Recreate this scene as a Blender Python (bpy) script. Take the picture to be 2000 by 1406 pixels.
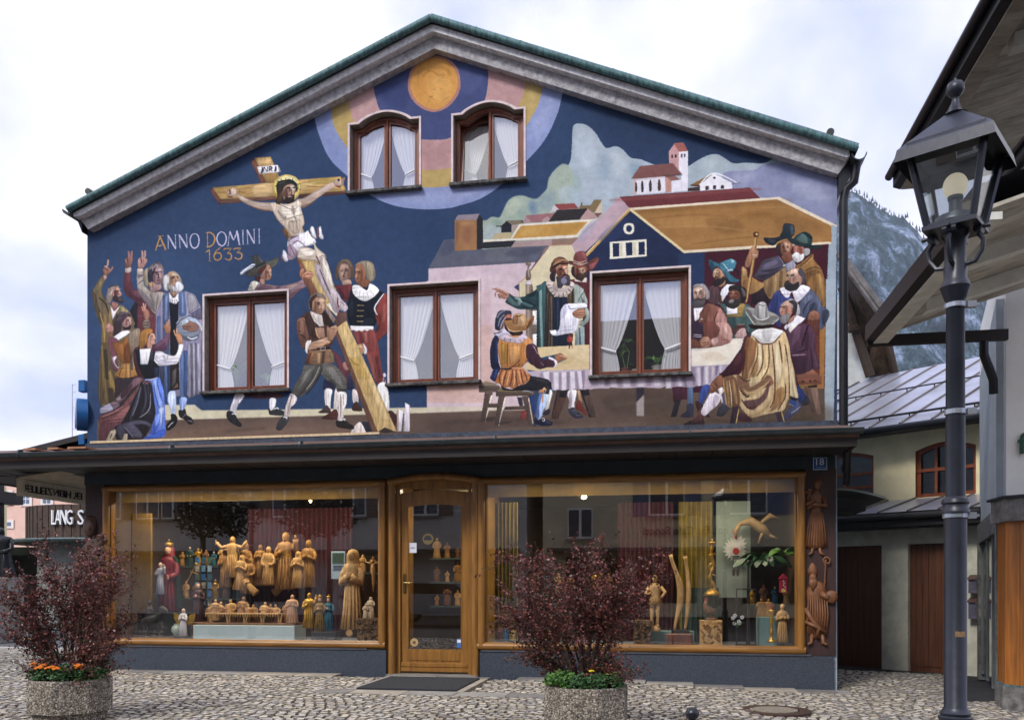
import bpy, bmesh, math, random
import numpy as np
from mathutils import Vector, Matrix
from mathutils.geometry import tessellate_polygon
R = math.radians
random.seed(7); rnd = random.Random(11)
for o in list(bpy.data.objects): bpy.data.objects.remove(o)
SC = bpy.context.scene; COL = SC.collection
# ---------------------------------------------------------------- camera
F, CX, HY, DD, EYE, PSI = 1684., 1000., 1140., 12.5, 1.31, R(10.1)
SN, CS = math.sin(PSI), math.cos(PSI)
cam_d = bpy.data.cameras.new('camera'); cam = bpy.data.objects.new('camera', cam_d); COL.objects.link(cam)
cam.location = (0, -DD, EYE); cam.rotation_euler = (R(90), 0, PSI)
cam_d.sensor_width = 36; cam_d.lens = F / 2000 * 36; cam_d.shift_y = (HY - 703) / 2000; cam_d.shift_x = 0
cam_d.clip_end = 6000; cam_d.clip_start = .05
SC.camera = cam
# ---------------------------------------------------------------- world, sun, exposure
SUN_EL, SUN_AZ = R(43), R(208)      # sun stands behind the viewer's left shoulder
w = bpy.data.worlds.new('World'); SC.world = w; w.use_nodes = True
nt = w.node_tree; nt.nodes.clear(); N = nt.nodes.new; L = nt.links.new
out = N('ShaderNodeOutputWorld'); bg = N('ShaderNodeBackground'); bg.inputs[1].default_value = .1
sky = N('ShaderNodeTexSky'); sky.sky_type = 'NISHITA'; sky.sun_disc = False
sky.sun_elevation = SUN_EL; sky.sun_rotation = SUN_AZ; sky.air_density = 1.2; sky.dust_density = 1.5
tc = N('ShaderNodeTexCoord'); mp = N('ShaderNodeMapping'); mp.inputs['Scale'].default_value = (1.3, 1.3, 2.4); mp.inputs['Location'].default_value = (3.1, .4, 1.7)
n1 = N('ShaderNodeTexNoise'); n1.inputs['Scale'].default_value = 1.7; n1.inputs['Detail'].default_value = 7; n1.inputs['Roughness'].default_value = .52; n1.inputs['Distortion'].default_value = .35
r1 = N('ShaderNodeValToRGB'); r1.color_ramp.elements[0].position = .40; r1.color_ramp.elements[0].color = (.50, .55, .90, 1)
e = r1.color_ramp.elements.new(.5); e.color = (.74, .75, .95, 1)
r1.color_ramp.elements[-1].position = .57; r1.color_ramp.elements[-1].color = (.935, .93, .975, 1)
mul = N('ShaderNodeMix'); mul.data_type = 'RGBA'; mul.blend_type = 'MULTIPLY'; mul.inputs[0].default_value = 1; mul.inputs[7].default_value = (7.7, 7.7, 7.7, 1)
mx = N('ShaderNodeMix'); mx.data_type = 'RGBA'; mx.inputs[0].default_value = .93
L(tc.outputs['Generated'], mp.inputs[0]); L(mp.outputs[0], n1.inputs['Vector']); L(n1.outputs['Fac'], r1.inputs[0])
L(r1.outputs[0], mul.inputs[6]); L(sky.outputs[0], mx.inputs[6]); L(mul.outputs[2], mx.inputs[7]); L(mx.outputs[2], bg.inputs[0]); L(bg.outputs[0], out.inputs[0])
sun_d = bpy.data.lights.new('sun', 'SUN'); sun = bpy.data.objects.new('sun', sun_d); COL.objects.link(sun)
sun_d.energy = 1.5; sun_d.angle = R(14); sun_d.color = (1, .97, .93)
sdir = Vector((math.sin(SUN_AZ) * math.cos(SUN_EL), math.cos(SUN_AZ) * math.cos(SUN_EL), math.sin(SUN_EL)))
sun.rotation_euler = sdir.to_track_quat('Z', 'Y').to_euler(); sun.location = (0, -20, 30)
SC.view_settings.view_transform = 'Standard'; SC.view_settings.look = 'None'; SC.view_settings.gamma = 1; SC.view_settings.exposure = 0.88
SC.view_settings.use_curve_mapping = False
SC.render.engine = 'CYCLES'; SC.cycles.max_bounces = 8; SC.cycles.transparent_max_bounces = 16; SC.cycles.use_denoising = True
SC.cycles.caustics_reflective = False; SC.cycles.caustics_refractive = False

# ---------------------------------------------------------------- helpers
def Wp(px, py, y=0.):
    u = (px - CX) / F; v = (HY - py) / F; t = (y + DD) / (CS + SN * u)
    return Vector((t * (-SN + CS * u), y, EYE + t * v))
def Zp(px, py, t):
    u = (px - CX) / F; v = (HY - py) / F
    return Vector((t * (-SN + CS * u), -DD + t * (CS + SN * u), EYE + t * v))
def gz(x, y=0):
    a = min(1, max(0, (x + 1) / 3.2)); return -.05 - .1 * a * a * (3 - 2 * a)
def sl(c):
    if isinstance(c, str): c = [int(c[i:i + 2], 16) / 255 for i in (0, 2, 4)]
    return [((v / 12.92) if v <= .04045 else ((v + .055) / 1.055) ** 2.4) for v in c[:3]]
MATS = {}
def mat(name, col, rough=.7, var=.25, scale=8., bump=0., bscale=None, col2=None, metal=0., spec=.5, stretch=(1, 1, 1), detail=5, trans=0., coord='Object', contrast=(.35, .65)):
    if name in MATS: return MATS[name]
    m = bpy.data.materials.new(name); m.use_nodes = True; t = m.node_tree; b = t.nodes['Principled BSDF']
    c = sl(col); c2 = sl(col2) if col2 else [v * (1 - var) for v in c]; c1 = c if col2 else [min(1, v * (1 + var * .5)) for v in c]
    tcn = t.nodes.new('ShaderNodeTexCoord'); mpn = t.nodes.new('ShaderNodeMapping'); mpn.inputs['Scale'].default_value = stretch
    t.links.new(tcn.outputs[coord], mpn.inputs[0])
    n = t.nodes.new('ShaderNodeTexNoise'); n.inputs['Scale'].default_value = scale; n.inputs['Detail'].default_value = detail; n.inputs['Roughness'].default_value = .65
    t.links.new(mpn.outputs[0], n.inputs['Vector'])
    rp = t.nodes.new('ShaderNodeValToRGB'); rp.color_ramp.elements[0].position = contrast[0]; rp.color_ramp.elements[1].position = contrast[1]
    rp.color_ramp.elements[0].color = (*c2, 1); rp.color_ramp.elements[1].color = (*c1, 1)
    t.links.new(n.outputs['Fac'], rp.inputs[0]); t.links.new(rp.outputs[0], b.inputs['Base Color'])
    b.inputs['Roughness'].default_value = rough; b.inputs['Metallic'].default_value = metal; b.inputs['Specular IOR Level'].default_value = spec
    if bump:
        n2 = t.nodes.new('ShaderNodeTexNoise'); n2.inputs['Scale'].default_value = bscale or scale * 4; n2.inputs['Detail'].default_value = 4
        bp = t.nodes.new('ShaderNodeBump'); bp.inputs['Strength'].default_value = min(1, bump); bp.inputs['Distance'].default_value = .01 * max(1, bump)
        t.links.new(mpn.outputs[0], n2.inputs['Vector']); t.links.new(n2.outputs['Fac'], bp.inputs['Height']); t.links.new(bp.outputs[0], b.inputs['Normal'])
    if trans:
        tr = t.nodes.new('ShaderNodeBsdfTranslucent'); t.links.new(rp.outputs[0], tr.inputs[0]); ms = t.nodes.new('ShaderNodeMixShader'); ms.inputs[0].default_value = trans
        t.links.new(b.outputs[0], ms.inputs[1]); t.links.new(tr.outputs[0], ms.inputs[2]); t.links.new(ms.outputs[0], t.nodes['Material Output'].inputs[0])
    MATS[name] = m; return m
def glass(name, base=.1, tint=(1, 1, 1), rough=0.):
    if name in MATS: return MATS[name]
    m = bpy.data.materials.new(name); m.use_nodes = True; t = m.node_tree; t.nodes.clear()
    o = t.nodes.new('ShaderNodeOutputMaterial'); g = t.nodes.new('ShaderNodeBsdfGlossy'); g.inputs['Roughness'].default_value = rough
    tr = t.nodes.new('ShaderNodeBsdfTransparent'); tr.inputs[0].default_value = (*tint, 1); fr = t.nodes.new('ShaderNodeFresnel'); gm = t.nodes.new('ShaderNodeNewGeometry'); io = t.nodes.new('ShaderNodeMapRange'); io.inputs[3].default_value = 1.5; io.inputs[4].default_value = 1 / 1.5
    t.links.new(gm.outputs['Backfacing'], io.inputs[0]); t.links.new(io.outputs[0], fr.inputs[0])
    ad = t.nodes.new('ShaderNodeMath'); ad.operation = 'ADD'; ad.use_clamp = True; ad.inputs[1].default_value = base
    t.links.new(fr.outputs[0], ad.inputs[0]); ms = t.nodes.new('ShaderNodeMixShader'); t.links.new(ad.outputs[0], ms.inputs[0])
    t.links.new(tr.outputs[0], ms.inputs[1]); t.links.new(g.outputs[0], ms.inputs[2]); t.links.new(ms.outputs[0], o.inputs[0]); MATS[name] = m; return m
def emis(name, col, s):
    if name in MATS: return MATS[name]
    m = bpy.data.materials.new(name); m.use_nodes = True; b = m.node_tree.nodes['Principled BSDF']
    b.inputs['Base Color'].default_value = (*col, 1); b.inputs['Emission Color'].default_value = (*col, 1); b.inputs['Emission Strength'].default_value = s; MATS[name] = m; return m

def props(o, label=None, cat=None, group=None, kind=None):
    if label: o['label'] = label
    if cat: o['category'] = cat
    if group: o['group'] = group
    if kind: o['kind'] = kind
    return o
def empty(name, loc, label, cat, group=None, rz=0):
    o = bpy.data.objects.new(name, None); COL.objects.link(o); o.location = loc; o.rotation_euler = (0, 0, rz); o.empty_display_size = .2
    return props(o, label, cat, group)
def wloc(o):
    v = Vector((0, 0, 0))
    while o is not None: v += Vector(o.location); o = o.parent
    return v
class MB:
    """collects geometry in world coordinates; build() links it as one object"""
    def __init__(s): s.v = []; s.f = []; s.m = []; s.cur = 0; s.T = None
    def add(s, vs, fs):
        n = len(s.v)
        if s.T is not None: vs = [s.T @ Vector(v) for v in vs]
        s.v += [tuple(v) for v in vs]; s.f += [tuple(i + n for i in f) for f in fs]; s.m += [s.cur] * len(fs); return s
    def box(s, x0, x1, y0, y1, z0, z1, b=0.):
        if b <= 0:
            vs = [(x, y, z) for z in (z0, z1) for y in (y0, y1) for x in (x0, x1)]
            return s.add(vs, [(0, 2, 3, 1), (4, 5, 7, 6), (0, 1, 5, 4), (2, 6, 7, 3), (0, 4, 6, 2), (1, 3, 7, 5)])
        bm = bmesh.new(); bmesh.ops.create_cube(bm, size=1)
        for v in bm.verts: v.co = Vector(((x0 + x1) / 2 + v.co.x * (x1 - x0), (y0 + y1) / 2 + v.co.y * (y1 - y0), (z0 + z1) / 2 + v.co.z * (z1 - z0)))
        bmesh.ops.bevel(bm, geom=bm.edges[:], offset=b, segments=1, affect='EDGES')
        return s.bm(bm)
    def bm(s, bm):
        bm.verts.index_update(); s.add([v.co.copy() for v in bm.verts], [[v.index for v in f.verts] for f in bm.faces]); bm.free(); return s
    def prism(s, pts, y0, y1, axis='y'):
        """polygon (a,b) extruded: axis y -> (a,Y,b); z -> (a,b,Z); x -> (X,a,b)"""
        n = len(pts); g = {'y': lambda p, t: (p[0], t, p[1]), 'z': lambda p, t: (p[0], p[1], t), 'x': lambda p, t: (t, p[0], p[1])}[axis]
        vs = [g(p, y0) for p in pts] + [g(p, y1) for p in pts]
        tri = tessellate_polygon([[Vector((p[0], p[1], 0)) for p in pts]])
        fs = [tuple(t) for t in tri] + [tuple(i + n for i in reversed(t)) for t in tri] + [(i, (i + 1) % n, (i + 1) % n + n, i + n) for i in range(n)]
        return s.add(vs, fs)
    def tube(s, path, r, n=8, cap=True):
        path = [Vector(p) for p in path]; k = len(path); rr = r if isinstance(r, (list, tuple)) else [r] * k
        vs = []; fs = []; prev = None
        for i, p in enumerate(path):
            d = (path[min(i + 1, k - 1)] - path[max(i - 1, 0)])
            if d.length < 1e-9: d = Vector((0, 0, 1))
            d.normalize()
            a = prev if prev is not None else (Vector((0, 0, 1)) if abs(d.z) < .9 else Vector((1, 0, 0)))
            b = d.cross(a); b.normalize(); a = b.cross(d); a.normalize(); prev = a
            for j in range(n):
                t = 2 * math.pi * j / n; vs.append(p + (a * math.cos(t) + b * math.sin(t)) * rr[i])
        for i in range(k - 1):
            for j in range(n):
                fs.append((i * n + j, i * n + (j + 1) % n, (i + 1) * n + (j + 1) % n, (i + 1) * n + j))
        if cap: fs += [tuple(range(n - 1, -1, -1)), tuple((k - 1) * n + j for j in range(n))]
        return s.add(vs, fs)
    def lathe(s, prof, c=(0, 0, 0), n=16, sx=1, sy=1, rot=0, fold=0, kf=9, ph=0):
        """prof: (r, z)"""
        vs = []; fs = []; c = Vector(c)
        for r, z in prof:
            for j in range(n):
                t = 2 * math.pi * j / n + rot; q = r * (1 + fold * math.sin(kf * t + ph + z * 3) + fold * .5 * math.sin((kf - 4) * t + 2 * ph))
                vs.append(c + Vector((q * math.cos(t) * sx, q * math.sin(t) * sy, z)))
        k = len(prof)
        for i in range(k - 1):
            for j in range(n): fs.append((i * n + j, i * n + (j + 1) % n, (i + 1) * n + (j + 1) % n, (i + 1) * n + j))
        fs += [tuple(range(n - 1, -1, -1)), tuple((k - 1) * n + j for j in range(n))]
        return s.add(vs, fs)
    def ball(s, c, rx, ry=None, rz=None, n=10, m=7):
        ry = ry or rx; rz = rz or rx; c = Vector(c)
        prof = [(math.sin(math.pi * i / m), -math.cos(math.pi * i / m)) for i in range(m + 1)]
        prof[0] = (.02, -1); prof[-1] = (.02, 1); vs = []; fs = []
        for r, z in prof:
            for j in range(n):
                t = 2 * math.pi * j / n; vs.append(c + Vector((r * math.cos(t) * rx, r * math.sin(t) * ry, z * rz)))
        for i in range(m):
            for j in range(n): fs.append((i * n + j, i * n + (j + 1) % n, (i + 1) * n + (j + 1) % n, (i + 1) * n + j))
        return s.add(vs, fs)
    def quad(s, *p): return s.add(p, [tuple(range(len(p)))])
    def build(s, name, ms, parent=None, smooth=False, label=None, cat=None, group=None, kind=None, fix=True, origin=None):
        me = bpy.data.meshes.new(name)
        org = Vector(origin) if origin is not None else (wloc(parent) if parent is not None else Vector((0, 0, 0)))
        if parent is None and origin is None and kind is None and s.v:
            a = np.array(s.v); org = Vector(((a[:, 0].min() + a[:, 0].max()) / 2, (a[:, 1].min() + a[:, 1].max()) / 2, a[:, 2].min()))
        me.from_pydata([(v[0] - org.x, v[1] - org.y, v[2] - org.z) for v in s.v], [], s.f)
        ms = ms if isinstance(ms, (list, tuple)) else [ms]
        for m in ms: me.materials.append(m)
        if len(ms) > 1: me.polygons.foreach_set('material_index', s.m)
        if fix:
            bm = bmesh.new(); bm.from_mesh(me); bmesh.ops.recalc_face_normals(bm, faces=bm.faces[:]); bm.to_mesh(me); bm.free()
        if smooth:
            me.polygons.foreach_set('use_smooth', [True] * len(me.polygons))
            if smooth != 'all':
                try: me.set_sharp_from_angle(angle=R(smooth if smooth is not True and smooth > 1 else 40))
                except Exception: pass
        me.update(); o = bpy.data.objects.new(name, me); COL.objects.link(o)
        if parent is not None:
            o.parent = parent
            if origin is not None: o.location = org - wloc(parent)
        else: o.location = org
        return props(o, label, cat, group, kind)
def copy_tree(o, parent=None):
    c = o.copy(); COL.objects.link(c); c.parent = parent
    for ch in list(o.children): copy_tree(ch, c)
    return c
def text_obj(s, size, name, m, parent=None, ext=.004, loc=(0, 0, 0), rot=(R(90), 0, 0), width=None, align='CENTER', shear=0, **kw):
    cu = bpy.data.curves.new('txt', 'FONT'); cu.body = s; cu.size = size; cu.extrude = ext; cu.align_x = align; cu.resolution_u = 2; cu.shear = shear
    t = bpy.data.objects.new('txt', cu); COL.objects.link(t); dg = bpy.context.evaluated_depsgraph_get(); dg.update()
    me = bpy.data.meshes.new_from_object(t.evaluated_get(dg)); bpy.data.objects.remove(t); me.materials.clear(); me.materials.append(m)
    o = bpy.data.objects.new(name, me); COL.objects.link(o)
    if width:
        xs = [v.co.x for v in me.vertices]; k = width / (max(xs) - min(xs)); off = (max(xs) + min(xs)) / 2 if align == 'CENTER' else min(xs)
        for v in me.vertices: v.co.x = (v.co.x - off) * k
    o.rotation_euler = rot; o.location = Vector(loc) - (wloc(parent) if parent is not None else Vector())
    if parent is not None: o.parent = parent
    return props(o, **kw)

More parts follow.
